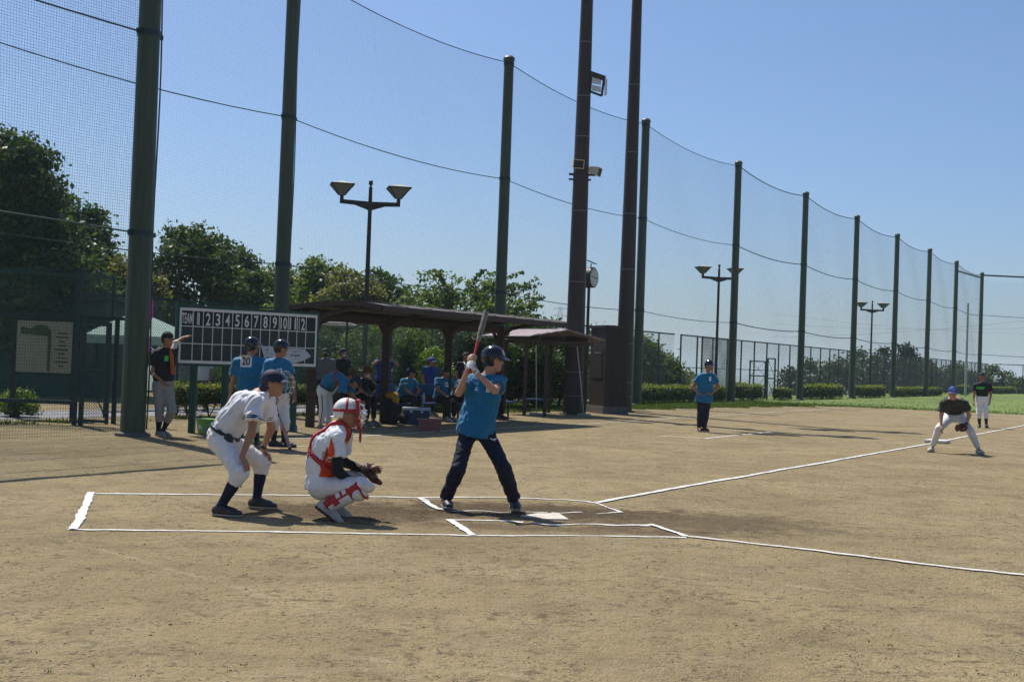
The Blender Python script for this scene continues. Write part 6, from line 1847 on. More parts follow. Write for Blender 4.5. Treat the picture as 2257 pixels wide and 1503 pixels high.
# ------------------------------------------------------------------ catcher
def catcher():
    J = pose(11.05, pelvis=(712, 1066, 0), mid=(700, 985, 0), neck=(752, 942, 0), head=(766, 912, 0), face=('v', 1, 0.05, 0.0), up=('v', -0.12, 0, 1),
        shR=(741, 964, -0.18), elR=(744, 1038, -0.25), wrR=(782, 1066, -0.06), shL=(760, 962, 0.17), elL=(752, 1016, 0.34), wrL=(803, 1036, 0.16),
        hipR=(706, 1074, -0.1), knR=(797, 1070, -0.24), anR=(723, 1112, -0.18), toeR=(752, 1138, -0.2), hipL=(713, 1072, 0.1), knL=(785, 1050, 0.3), anL=(742, 1112, 0.24), toeL=(772, 1130, 0.24))
    J['ftR'] = Vector((0.82, -0.05, -0.55)); J['ftL'] = Vector((0.9, 0.05, -0.4))
    check(J, 'catcher')
    C = Person(J, 'catcher in white and red gear squatting in front of the umpire', 0.008, 'skin', seed=12)
    hR = C.default_hand('R', 0.8, D=(0.9, 0.2, -0.2), T=(0, 0, 1), pn=(-0.2, 1, 0))
    hL = C.default_hand('L', 0.3, D=(1, 0, 0.1), T=(0, 0, 1), pn=(0.3, -1, 0))
    C.body([hR, hL])
    sh = C.shirt(M['white'], 0.6, out=True, g=0.02, drop=0.03, amp=0.008, freq=22, flare=0.02)
    C.sleeves(M['black'], 0.4, 1.92, 0.009)
    pn = C.pants(M['dirtywhite'], 1.25, 0.018, 0.018, 0, 0.006, 22)
    C.belt(M['royal'], 0.01, 0.016, 0.02)
    # orange side panel of the jersey, on the camera side
    side = -Vector((0, 1, 0))
    def on_side(px, py, Y=10.9): return P(px, py, Y)
    poly = [(734, 962), (727, 985), (716, 1008), (705, 1049), (740, 1052), (745, 1030), (742, 985)]
    c = on_side(722, 1015); vs = []
    for a, b in poly:
        w = on_side(a, b) - c; vs.append((w.x, w.z))
    decal('side_panel', sh, vs, [tuple(range(len(vs)))[::-1]], M['orangepanel'], sh, c, (1, 0, 0), (0, 0, 1), (0, -1, 0), 0.010, 4)
    # chest protector with red edge and straps
    dn = nz(C.sp[0] - C.sp[1]); fw = nz(C.latS.cross(nz(C.sp[3] - C.sp[1]))); 
    if fw.x < 0: fw = -fw
    ax = nz(C.sp[3] - C.sp[1]); ctr = lerp(C.sp[1], C.sp[3], 0.55)
    for nm, g, m, off, u0, u1 in (('chest_protector', 0.046, 'gearcream', 0.045, -0.2, 0.24), ('protector_edge', 0.052, 'red', 0.03, -0.2, 0.255)):
        pr = C.torso(g)[1:] + [(cone(J['neck'], J['shR'], 0.07, 0.05), 0.04), (cone(J['neck'], J['shL'], 0.07, 0.05), 0.04)]
        cuts = [(ctr + fw * off, -fw), (ctr + ax * u1, ax), (ctr + ax * u0, -ax), (J['head'] - C.up * 0.13 + C.face * 0.02, C.up)]
        if nm == 'protector_edge': cuts.append((ctr + fw * (off + 0.02), fw))
        sdf_obj(nm, pr, M[m], C.e, 0.008, 0.03, cuts)
    # back harness: shoulder strap, waist strap and a cream pad
    def band(name, n, cc, w, g, m, extra=()):
        sdf_obj(name, C.torso(g)[0:] + C.yoke(g), m, C.e, 0.008, 0.03, [(cc + n * w, n), (cc - n * w, -n)] + list(extra))
    band('waist_strap', nz(ax + fw * 0.25), C.sp[1] + ax * 0.03, 0.022, 0.044, M['red'])
    nstrap = nz(C.latS * 1.0 + ax * 0.05 + fw * -0.25)
    for s in (1, -1):
        band('shoulder_strap', nz(C.latS * s * 0.95 + fw * 0.25), lerp(C.sp[3], J['neck'], 0.2) + C.latS * s * 0.085, 0.017, 0.042, M['red'], [(C.sp[1], -ax)])
    sdf_obj('back_pad', [(ell(C.sp[1] - fw * 0.11 - ax * 0.0, ax, fw, 0.07, 0.03, 0.09), 0)], M['gearcream'], C.e, 0.008)
    # shin guards
    for s in 'RL':
        k, a = J['kn' + s], J['an' + s]; d = nz(a - k); out = nz(nz(k - J['hip' + s]) - d * nz(k - J['hip' + s]).dot(d))     # front of the shin
        lat = d.cross(out)
        g = empty('shin_guard', k); g.parent = C.e; g.location = k - root_of(C.e)
        kc = k + out * 0.03 - d * 0.0
        sdf_obj('red_liner', [(cone(k + out * 0.0 + d * 0.02, a - d * 0.02, 0.082, 0.062), 0.02)], M['red'], g, 0.008, 0.02, [(k + out * -0.035, -out)])
        sdf_obj('shin_plate', [(cone(k + out * 0.035 + d * 0.12, a + out * 0.025 - d * 0.01, 0.066, 0.05, True, True), 0.02)], M['gearwhite'], g, 0.008, 0.02, [(k + out * 0.03, -out)])
        sdf_obj('knee_cap', [(ell(kc + d * 0.045 + out * 0.035, d, out, 0.075, 0.06, 0.075), 0.0)], M['gearwhite'], g, 0.008, 0.02, [(k + out * 0.005, -out)])
        th = nz(J['hip' + s] - k)
        sdf_obj('thigh_plate', [(ell(k + out * 0.05 - d * 0.055, d, out, 0.055, 0.045, 0.07), 0.0)], M['gearwhite'], g, 0.008, 0.02, [(k + out * 0.01, -out)])
        sdf_obj('knee_band', [(ell(kc + d * 0.0 + out * 0.035, d, out, 0.1, 0.072, 0.083), 0.0)], M['red'], g, 0.008, 0.02, [(k + out * 0.0, -out), (k - d * 0.002, -d), (k + d * 0.012, d)])
        for t in (0.42, 0.6):
            p = lerp(k, a, t); sgn = -1 if lat.y > 0 else 1
            MB().box(p + lat * (sgn * 0.072) + out * 0.0, d * 0.02, lat * 0.006, out * 0.022).build('buckle', M['gearwhite'], g)
        MB().box(lerp(k, a, 0.72) + out * 0.05 + lat * (0.045 * (-1 if lat.y > 0 else 1)), d * 0.03, lat * 0.012, out * 0.016).build('red_patch', M['red'], g)
    C.socks(M['red'], 0.5, 0.004)
    C.shoes(M['shoewhite'], M['leatherdark'], 1.0)
    # helmet, worn with a cage mask
    h = C.helmet(M['gearwhite'], M['gearwhite'], False)
    c0 = C.at(-0.008, 0, 0.03)
    def hshell(name, m, cuts, g=0.004):
        sdf_obj(name, [(ell(c0, C.face, C.up, 0.125 + g, 0.118 + g, 0.105 + g), 0)], m, h, 0.007, 0, cuts)
    hshell('red_band', M['red'], [(C.at(0, 0, 0.05), C.up), (C.at(0, 0, 0.02), -C.up)])
    hshell('red_strap', M['red'], [(C.at(0.012, 0, 0), C.face), (C.at(-0.014, 0, 0), -C.face), (C.at(0, 0, 0.03), -C.up)])
    hshell('nape_shell', M['gearwhite'], [(C.at(0, 0, 0.022), C.up), (C.at(0, 0, -0.035), -C.up), (C.at(-0.03, 0, 0), C.face + C.up * -0.3)], 0.002)
    sdf_obj('nape_brim', [(ell(C.at(-0.125, 0, -0.03), C.face, C.up, 0.035, 0.008, 0.06), 0)], M['gearwhite'], h, 0.007)
    g = empty('catcher_mask', C.at(0.13, 0, -0.12)); g.parent = C.e; g.location = C.at(0.13, 0, -0.12) - root_of(C.e)
    rows = []
    for u, f, w in ((0.115, 0.1, 0.06), (0.085, 0.15, 0.08), (0.035, 0.175, 0.09), (0.0, 0.18, 0.092), (-0.035, 0.175, 0.09), (-0.08, 0.16, 0.075), (-0.13, 0.135, 0.045)):
        rows.append([C.at(f - 0.06 * t * t, w * t, u) for t in np.linspace(-1, 1, 9)])
    for i, p in enumerate(rows): tube_obj('mask_bar', p, 0.005, M['wirewhite'], g)
    for t in (0, 2, 6, 8): tube_obj('mask_bar', [p[t] for p in rows], 0.005, M['wirewhite'], g)
    for s in (-1, 1):
        tube_obj('red_pad', [C.at(0.085, s * 0.06, 0.11), C.at(0.1, s * 0.085, 0.06), C.at(0.105, s * 0.088, 0.0), C.at(0.1, s * 0.08, -0.06), C.at(0.11, s * 0.05, -0.12)], 0.017, M['red'], g)
    tube_obj('red_pad', [C.at(0.085, -0.06, 0.115), C.at(0.1, 0, 0.125), C.at(0.085, 0.06, 0.115)], 0.018, M['red'], g)
    tube_obj('red_pad', [C.at(0.11, -0.045, -0.125), C.at(0.125, 0, -0.135), C.at(0.11, 0.045, -0.125)], 0.018, M['red'], g)
    tg = C.at(0.125, 0, -0.205)
    sdf_obj('throat_guard', [(ell(tg, C.up, C.face, 0.06, 0.012, 0.045), 0)], M['red'], g, 0.006)
    tube_obj('guard_cord', [C.at(0.125, 0.0, -0.13), tg + C.up * 0.05], 0.012, M['red'], g)
    # mitt and ball-side glove, held out
    W = J['wrL']
    mt = empty('catcher_mitt', W + Vector((0.12, 0, -0.12)), 'brown leather mitt held out low by the squatting catcher', 'mitt')
    n = Vector((0.85, -0.1, 0.45)).normalized(); rt = Vector((0.5, 0.1, -0.85)).normalized()
    c = P(817, 1042, 11.2)
    sdf_obj('palm', [(ell(c, n, rt, 0.04, 0.105, 0.1), 0), (cone(c - rt * 0.03 - n * 0.02, W, 0.05, 0.035), 0.03)], M['leatherdark'], mt, 0.008, 0.02, (), [ell(c + n * 0.05, n, rt, 0.045, 0.075, 0.07)])
    sdf_obj('finger_stall', [(cone(c + rt * 0.07, P(838, 1064, 11.15), 0.035, 0.022), 0.02), (cone(c + rt * 0.05 + Vector((0, .06, 0)), P(832, 1060, 11.25), 0.03, 0.022), 0.02)], M['leather'], mt, 0.008)
    sdf_obj('thumb_stall', [(cone(c - rt * 0.02 + n * 0.02, P(824, 1033, 11.12), 0.035, 0.027), 0.02), (ell(P(825, 1033, 11.12), (1, 0, 0.2), (0, 0, 1), 0.036, 0.028, 0.03), 0.01)], M['leather'], mt, 0.008)
    tube_obj('lacing', [c + rt * 0.1 + n * 0.02, c + rt * 0.02 + n * 0.06, c - rt * 0.08 + n * 0.03], 0.004, M['gearcream'], mt)
    C.eyes()
catcher()

# ------------------------------------------------------------------ batter
def batter():
    J = pose(12.15, pelvis=(1050, 938, 0), neck=(1074, 830, -0.02), head=(1088, 793, -0.03), face=('v', 0.93, -0.32, -0.04), up=('v', 0.02, 0, 1),
        shR=(1037, 836, 0.05), elR=(1011, 866, -0.18), wrR=(1035, 806, -0.27), shL=(1103, 839, -0.06), elL=(1091, 861, -0.30), wrL=(1048, 820, -0.31),
        hipR=(1033, 948, 0.03), knR=(1010, 1032, -0.17), anR=(983, 1097, -0.02), toeR=(990, 1119, -0.2), hipL=(1067, 948, 0.03), knL=(1110, 1032, -0.17), anL=(1133, 1100, 0.0), toeL=(1140, 1122, -0.22))
    check(J, 'batter')
    B = Person(J, 'batter in turquoise shirt, black helmet and dark trousers waiting with raised bat', 0.008, 'skin2', seed=23, build=0.92)
    knob, tip = P(1035.5, 819, 11.83), P(1072.5, 683, 12.2)
    bd = nz(tip - knob)
    # right hand above, gloved left hand below; fingers close round the handle
    gr, gl = knob + bd * 0.15, knob + bd * 0.065
    def grip(W, g, pn, T):
        D = nz(g - W)
        return W, D
    def wrap(center, back, th, sc=1.0, fat=1.0):
        """four fingers and a thumb wrapped round the bat axis at center; back = side the knuckles are on"""
        pr = []; s = nz(back - bd * back.dot(bd)); u = bd.cross(s)
        for i in range(4):
            c = center + bd * ((1.5 - i) * 0.021 * sc)
            pts = [c + (s * math.cos(a) + u * math.sin(a)) * (0.026 * sc) for a in (-1.4, -0.5, 0.45, 1.4, 2.3)]
            for a, b in zip(pts[:-1], pts[1:]): pr.append((cone(a, b, 0.0105 * fat, 0.0098 * fat), 0.003))
        th0 = center + bd * 0.02 + u * -0.03 + s * -0.01
        pr.append((cone(th0, center + bd * 0.055 - s * 0.02, 0.012 * fat, 0.0095 * fat), 0.004)); pr.append((cone(center + bd * 0.055 - s * 0.02, center + bd * 0.06 + u * 0.012 - s * 0.022, 0.0095 * fat, 0.008 * fat), 0.003))
        pr.append((econe(center + u * -0.028 - bd * 0.02, center + u * -0.03 + bd * 0.02, s, s, 0.026 * sc, 0.018 * sc, 0.026 * sc, 0.018 * sc), 0.012))
        return pr
    camd = Vector((-0.15, -1, 0))
    hr = wrap(gr, camd, 1); hr.append((cone(J['wrR'], gr - bd.cross(nz(camd - bd * camd.dot(bd))) * 0.035, 0.026, 0.024), 0.015))
    hl = [(cone(J['wrL'], gl + bd.cross(nz(camd - bd * camd.dot(bd))) * 0.03, 0.025, 0.024), 0.015)]
    B.body([hr, hl])
    gv = wrap(gl, camd, 1, 1.05, 1.12); gv.append((cone(gl, lerp(J['wrL'], J['elL'], 0.1), 0.03, 0.032, False, True), 0.015))
    sdf_obj('batting_glove', gv, M['gearwhite'], B.e, 0.006)
    sh = B.shirt(M['blue'], 0.6, out=True, g=0.014, drop=0.1, amp=0.011, freq=18, flare=0.026, hemd=0.03)
    pn = B.pants(M['navy'], 1.97, 0.014, 0.02, 0.012, 0.008, 20)
    B.shoes(M['shoeblack'], M['shoegrey'], 1.05)
    B.hair(); B.helmet(M['helmet'], M['brimgrey'], True, ('B', 0.25)); B.eyes()
    sdf_obj('collar', [(cone(J['neck'] - Vector((0.0, 0, 0.012)), J['neck'] + B.up * 0.022, 0.07, 0.063), 0)], M['navy'], B.e, 0.008, 0.01, [(J['neck'] + B.up * 0.02, B.up)])
    # chest print and the leaping mark on the thigh
    vs, fs = text_art('B', 0.055, 0.042, 0.004)
    decal('chest_print', sh, vs, fs, M['printwhite'], sh, P(1076, 859, 12.0), (1, 0, 0), (0, 0, 1), (0, -1, 0), 0.003, 1)
    mark = [(-0.035, 0.008), (-0.01, 0.004), (0.012, 0.012), (0.03, 0.02), (0.034, 0.012), (0.02, 0.0), (0.024, -0.014), (0.012, -0.006), (-0.012, -0.006), (-0.03, -0.002)]
    decal('thigh_mark', pn, mark, [tuple(range(len(mark)))[::-1]], M['printwhite'], pn, P(1087, 969, 12.0), (1, 0, -0.2), (0.2, 0, 1), (0, -1, 0), 0.003, 1)
    bat(knob, tip, 'dark metal bat with red grip raised above the batter', M['red'], mat('worn_tan_barrel', (0.06, 0.05, 0.042), 0.3, col2=(0.42, 0.35, 0.28), scale=7), M['red'])
batter()
# ------------------------------------------------------------------ waiting batters by the scoreboard
def player20():
    J = pose(19.0, pelvis=(547, 876, 0), neck=(552, 789, 0.02), head=(556, 762, 0.03), face=('v', 0.7, 0.7, 0.08),
        shR=(580, 800, 0.02), elR=(586, 836, 0.08), wrR=(586, 868, 0.0), shL=(523, 799, 0.0), elL=(515, 837, 0.06), wrL=(508, 866, 0.02),
        hipR=(557, 884, 0), knR=(562, 932, -0.04), anR=(566, 972, 0.02), toeR=(572, 978, 0.22), hipL=(536, 884, 0), knL=(533, 932, -0.04), anL=(528, 971, 0.02), toeL=(524, 978, 0.22))
    J['toeR'].z = J['toeL'].z = 0.02
    check(J, 'p20')
    A = Person(J, 'player with back turned wearing number 20 bib and black helmet', 0.010, 'skin', seed=31)
    A.body([A.default_hand('R', 0.5), A.default_hand('L', 0.5)])
    sh = A.shirt(M['blue'], 0.68, out=False, g=0.026, amp=0.009, freq=18, flare=0.028)
    A.pants(M['dirtywhite'], 1.5, 0.018, 0.02, 0, 0.006); A.belt(M['beltblack'], 0.05, 0.016, 0.034)
    A.socks(M['navysock'], 0.4); A.shoes(M['shoeblack'], M['sole'])
    A.hair(); A.helmet(M['helmet'], M['brimgrey'], True)
    C = P(540.5, 796, 18.85)
    vs, fs = rect_art(0.185, 0.185, 6); bib = decal('bib', sh, vs, fs, M['printwhite'], A.e, C, (1, 0, 0), (0, 0, 1), (0, -1, 0), 0.006, 1)
    vs, fs = text_art('20', 0.125, 0.13, 0.002); decal('bib_number', sh, vs, fs, M['printblack'], bib, C, (1, 0, 0), (0, 0, 1), (0, -1, 0), 0.010, 2)
player20()
def batboy():
    J = pose(18.75, pelvis=(613, 872, 0), neck=(611, 792, 0), head=(620, 768, -0.01), face=('v', 0.95, -0.25, 0),
        shR=(592, 803, -0.12), elR=(585, 842, -0.12), wrR=(604, 872, -0.22), shL=(632, 802, 0.1), elL=(645, 840, 0.12), wrL=(648, 868, 0.05),
        hipR=(604, 882, -0.06), knR=(605, 928, -0.1), anR=(603, 972, -0.05), toeR=(625, 985, -0.1), hipL=(622, 882, 0.06), knL=(628, 930, 0.0), anL=(626, 973, 0.05), toeL=(652, 985, 0.0))
    J['toeR'].z = J['toeL'].z = 0.02
    check(J, 'batboy')
    A = Person(J, 'helmeted player in turquoise standing side-on with a bat hanging down', 0.010, 'skin', seed=37)
    hR = A.default_hand('R', 1.0, D=(0.2, -0.2, -1), T=(1, 0, 0), pn=(0.3, 1, 0))
    A.body([hR, A.default_hand('L', 0.45)])
    sh = A.shirt(M['blue'], 0.6, out=False, g=0.024, amp=0.009, freq=18, flare=0.026)
    A.pants(M['dirtywhite'], 1.42, 0.018, 0.022, 0, 0.006); A.belt(M['beltblack'], 0.05, 0.016, 0.034)
    A.socks(M['black'], 0.3); A.shoes(M['shoeblack'], M['shoeblack'])
    A.hair(); A.helmet(M['helmet'], M['brimgrey'], True, ('B', -0.25)); A.eyes()
    vs, fs = text_art('12', 0.1, 0.09, 0.004); decal('chest_print', sh, vs, fs, M['printwhite'], sh, lerp(A.sp[2], A.sp[3], 0.2) + Vector((0.02, 0, 0)), (1, -0.1, 0), (0, 0, 1), (0.3, -1, 0), 0.004, 2)
    k = J['wrR'] + Vector((0.0, -0.03, -0.04)); t = P(640, 990, 18.45)
    bat(t + (k - t).normalized() * 0.80, t, 'grey and red bat pointing down beside the helmeted player', M['red'], mat('red_grey_barrel', (0.4, 0.02, 0.025), 0.4, col2=(0.45, 0.45, 0.47), scale=5), M['greypants'])
batboy()
def leaning_man():
    J = pose(20.7, pelvis=(360, 846, 0), neck=(363, 769, 0.0), head=(370, 747, -0.02), face=('v', 0.93, -0.3, -0.05),
        shR=(344, 782, -0.1), elR=(336, 822, -0.12), wrR=(357, 840, -0.16), shL=(379, 780, 0.08), elL=(387, 756, 0.2), wrL=(404, 744, 0.32),
        hipR=(350, 853, -0.05), knR=(352, 905, -0.12), anR=(349, 951, -0.05), toeR=(362, 962, -0.2), hipL=(369, 853, 0.05), knL=(379, 905, -0.12), anL=(359, 950, 0.08), toeL=(378, 958, -0.05))
    J['toeR'].z = J['toeL'].z = 0.02
    check(J, 'leaning')
    A = Person(J, 'man in black shirt and cap with one arm raised, standing by the thick pole', 0.011, 'skin', seed=41)
    A.body([A.default_hand('R', 0.5), A.default_hand('L', 0.3, D=(0.8, 0.5, 0.35))])
    sh = A.shirt(M['black'], 0.6, out=False, g=0.024, amp=0.008, freq=18, flare=0.024)
    A.sleeves(M['gearcream'], 0.3, 1.35, 0.008, 'L', 'arm_sleeve')
    A.pants(M['greypants'], 1.5, 0.02, 0.022, 0, 0.007); A.socks(M['navysock'], 0.45); A.shoes(M['shoegrey'], M['sole'])
    A.hair(); A.cap(M['black']); A.eyes()
    # towel over the far shoulder
    tw = [lerp(J['neck'], J['shL'], 0.5) + Vector((0.02, -0.02, 0.06)), lerp(J['neck'], J['shL'], 0.6) + Vector((0.08, -0.13, -0.05)), lerp(J['neck'], J['shL'], 0.7) + Vector((0.1, -0.16, -0.25)), lerp(J['neck'], J['shL'], 0.7) + Vector((0.11, -0.15, -0.36))]
    pr = [(econe(a, b, (1, 0, 0), (1, 0, 0), 0.03, 0.022, 0.034, 0.02), 0.02) for a, b in zip(tw[:-1], tw[1:])]
    sdf_obj('towel', pr, M['orange'], A.e, 0.010, 0.02, (), (), (0.005, 40, 5))
    vs, fs = rect_art(0.07, 0.09, 2); decal('chest_print', sh, vs, fs, M['lime'], sh, P(367, 790, 20.5), (1, -0.2, 0), (0, 0, 1), (0.3, -1, 0), 0.004, 1)
    MB().lathe(lerp(J['elR'], J['wrR'], 0.15), J['wrR'] - J['elR'], [(0.04, -0.012), (0.041, 0.012)], 14).build('arm_band', M['gearwhite'], A.e)
leaning_man()
def bending_man():
    J = pose(24.4, pelvis=(715, 858, 0), mid=(730, 822, 0), neck=(768, 840, -0.05), head=(784, 843, -0.08), face=('v', 0.75, -0.1, -0.65), up=('v', 0.65, 0, 0.75),
        shR=(757, 848, -0.2), elR=(752, 876, -0.25), wrR=(776, 888, -0.25), shL=(770, 845, 0.12), elL=(778, 874, 0.15), wrL=(795, 885, 0.1),
        hipR=(711, 866, -0.09), knR=(712, 905, -0.14), anR=(706, 938, -0.1), toeR=(722, 946, -0.12), hipL=(720, 866, 0.09), knL=(728, 905, 0.08), anL=(722, 938, 0.1), toeL=(740, 946, 0.1))
    J['toeR'].z = J['toeL'].z = 0.02
    check(J, 'bending')
    A = Person(J, 'player in turquoise shirt bending over at the left end of the dugout', 0.012, 'skin', seed=43)
    A.body([A.default_hand('R', 0.6), A.default_hand('L', 0.6)])
    sh = A.shirt(M['blue'], 0.65, out=False, g=0.024, amp=0.008, freq=18, flare=0.024)
    A.sleeves(M['black'], 0.5, 1.3, 0.012, 'R', 'elbow_pad')
    pn = A.pants(M['dirtywhite'], 1.85, 0.018, 0.016, 0, 0.006); A.belt(M['beltblack'], 0.045, 0.016, 0.034)
    A.shoes(M['shoegrey'], M['sole']); A.hair(); A.cap(M['navycap'])
    ax = nz(A.sp[3] - A.sp[1])
    sdf_obj('harness_strap', A.torso(0.034) + A.yoke(0.032), M['red'], A.e, 0.011, 0.03, [(A.sp[2] + ax * 0.045, ax), (A.sp[2] + ax * 0.005, -ax)])
    for s, lt in (('R', -0.05),):
        pts = [lerp(J['hip' + s], J['kn' + s], t) for t in (0.05, 0.5, 1.0)] + [lerp(J['kn' + s], J['an' + s], t) for t in (0.4, 0.8)]
        out = []
        for i, p in enumerate(pts): out.append(p + Vector((0.0, -(0.1, 0.088, 0.078, 0.07, 0.062)[i], 0)))
        tube_obj('trouser_stripe', out, 0.009, M['black'], A.e)
bending_man()

# ------------------------------------------------------------------ coach, fielder, black-shirted player
def coach():
    J = pose(28.4, pelvis=(1552, 876, 0), neck=(1558, 823, 0), head=(1563, 806, -0.03), face=('v', 0.35, -0.93, -0.1),
        shR=(1543, 830, 0), elR=(1526, 852, 0.06), wrR=(1541, 868, -0.1), shL=(1573, 830, 0), elL=(1584, 852, 0.1), wrL=(1570, 866, -0.1),
        hipR=(1545, 881, 0), knR=(1543, 914, -0.03), anR=(1541, 942, 0.02), toeR=(1545, 950, -0.2), hipL=(1559, 881, 0), knL=(1556, 914, -0.03), anL=(1552, 942, 0.0), toeL=(1562, 950, -0.2))
    J['toeR'].z = J['toeL'].z = 0.02
    check(J, 'coach')
    A = Person(J, 'man in turquoise shirt standing hands on hips near third base', 0.012, 'skin', seed=51)
    A.body([A.default_hand('R', 0.5, D=(0.7, -0.4, -0.3)), A.default_hand('L', 0.5, D=(-0.6, -0.5, -0.2))])
    sh = A.shirt(M['blue'], 0.6, out=True, g=0.016, drop=0.12, amp=0.008, freq=18, flare=0.018)
    A.pants(M['navy'], 1.95, 0.012, 0.014, 0.006, 0.006); A.shoes(M['shoered'], M['sole']); A.hair(); A.helmet(M['helmet'], M['brimgrey'], False); A.eyes()
    vs, fs = text_art('1', 0.1, 0.05, 0.006); decal('chest_print', sh, vs, fs, M['printwhite'], sh, P(1566, 835, 28.25), (1, 0, 0), (0, 0, 1), (0, -1, 0), 0.004, 1)
coach()
def fielder():
    J = pose(23.9, pelvis=(2104, 915, 0.1), mid=(2103, 880, 0.05), neck=(2101, 882, -0.28), head=(2100, 866, -0.36), face=('v', -0.15, -0.98, -0.12), up=('v', 0, -0.25, 1),
        shR=(2080, 890, -0.24), elR=(2074, 918, -0.22), wrR=(2074, 938, -0.3), shL=(2125, 890, -0.24), elL=(2136, 915, -0.24), wrL=(2130, 935, -0.38),
        hipR=(2094, 918, 0.1), knR=(2070, 944, -0.25), anR=(2054, 986, 0.0), toeR=(2046, 996, -0.16), hipL=(2114, 918, 0.1), knL=(2139, 950, -0.25), anL=(2157, 990, -0.2), toeL=(2166, 1002, -0.38))
    J['toeR'].z = J['toeL'].z = 0.02
    check(J, 'fielder')
    A = Person(J, 'third baseman in dark shirt and blue cap crouching beside the base', 0.012, 'skin2', seed=53, build=1.05)
    A.body([A.default_hand('R', 0.4), A.default_hand('L', 0.4)])
    A.shirt(M['charcoal'], 0.62, out=False, g=0.026, amp=0.009, freq=18, flare=0.026)
    A.pants(M['greyw'], 1.9, 0.018, 0.014, 0, 0.006); A.shoes(M['shoewhite'], M['sole']); A.hair(); cp = A.cap(M['royal']); A.eyes()
    for t, off in (('T', -0.02), ('K', 0.02)):
        q = A.at(0.1, -off if False else off, 0.065); text_on('cap_letter', t, q, A.side, A.up, 0.05, M['printwhite'], cp, bold=0.002, height=0.035, width=0.028, lift=0.0)
    mt = empty('fielding_glove', P(2122, 945, 23.5), 'dark brown fielding glove held by the crouching third baseman', 'glove')
    c = P(2121, 942, 23.48); n = Vector((-0.3, -0.9, -0.1)); r_ = Vector((-1, 0.3, 0))
    sdf_obj('palm', [(ell(c, n, r_, 0.04, 0.1, 0.085), 0), (cone(c, J['wrL'], 0.05, 0.04), 0.03)], M['leatherdark'], mt, 0.011, 0.02, (), [ell(c + nz(n) * 0.05, n, r_, 0.04, 0.06, 0.05)])
    for k in range(4):
        a = -0.6 + k * 0.4; d = Vector((-math.cos(a), 0.1, math.sin(a) * 0.7 - 0.1))
        sdf_obj('finger_stall', [(cone(c + d * 0.06, c + d * 0.14 + Vector((0, -0.03, 0)), 0.024, 0.02), 0.01)], M['leather'], mt, 0.011)
fielder()
def blackshirt():
    J = pose(36.5, pelvis=(2165, 876, 0), neck=(2165, 844, 0), head=(2164, 830, -0.03), face=('v', -0.05, -1, 0),
        shR=(2150, 850, 0), elR=(2147, 868, 0.02), wrR=(2146, 884, -0.05), shL=(2180, 850, 0), elL=(2184, 868, 0.03), wrL=(2182, 884, -0.04),
        hipR=(2158, 881, 0), knR=(2158, 911, -0.03), anR=(2159, 936, 0), toeR=(2157, 943, -0.2), hipL=(2172, 881, 0), knL=(2173, 911, -0.03), anL=(2174, 936, 0), toeL=(2176, 943, -0.2))
    J['toeR'].z = J['toeL'].z = 0.02
    check(J, 'black')
    A = Person(J, 'player in black shirt with green print standing behind third base', 0.013, 'skin', seed=57)
    A.body([A.default_hand('R', 0.5), A.default_hand('L', 0.5)])
    sh = A.shirt(M['black'], 0.6, out=False, g=0.022, amp=0.008, freq=18, flare=0.022)
    A.pants(M['white'], 1.45, 0.02, 0.022, 0, 0.006); A.belt(M['beltblack'], 0.05, 0.018, 0.024)
    A.socks(M['black'], 0.4); A.shoes(M['shoeblack'], M['sole']); A.hair(); A.cap(M['black']); A.eyes()
    vs, fs = text_art('GIP', 0.085, 0.24, 0.006); decal('chest_print', sh, vs, fs, M['lime'], sh, P(2164, 855, 36.3), (1, 0, 0), (0, 0, 1), (0, -1, 0), 0.005, 2)
blackshirt()

# ------------------------------------------------------------------ people in and behind the dugout: template poses
def frame(pos, yaw):
    f = Vector((math.sin(yaw), -math.cos(yaw), 0)); r = Vector((-f.y, f.x, 0))       # f: facing, yaw 0 = towards the camera
    r = f.cross(Vector((0, 0, 1)))                                                     # the figure's right
    def q(fw, rt, z): return Vector(pos) + f * fw + r * rt + Vector((0, 0, z))
    return f, r, q
def stand(pos, yaw, h=1.7, look=None, arms='down'):
    f, r, q = frame(pos, yaw); k = h / 1.72
    J = dict(pelvis=q(0, 0, .93 * k), neck=q(0.01, 0, 1.43 * k), head=q(0.03, 0, 1.59 * k), face=look or f)
    for s, g in (('R', 1), ('L', -1)):
        J['sh' + s] = q(0, g * .19, 1.38 * k); J['hip' + s] = q(0, g * .09, .89 * k); J['kn' + s] = q(.03, g * .1, .48 * k); J['an' + s] = q(0, g * .11, .09); J['toe' + s] = q(.2, g * .13, .02)
        if arms == 'down': J['el' + s] = q(-.03, g * .24, 1.1 * k); J['wr' + s] = q(.08, g * .23, .87 * k)
        elif arms == 'up': J['el' + s] = q(.12, g * .33, 1.32 * k); J['wr' + s] = q(.24, g * .12, 1.5 * k)
        elif arms == 'front': J['el' + s] = q(.02, g * .25, 1.1 * k); J['wr' + s] = q(.25, g * .1, 1.08 * k)
    return J
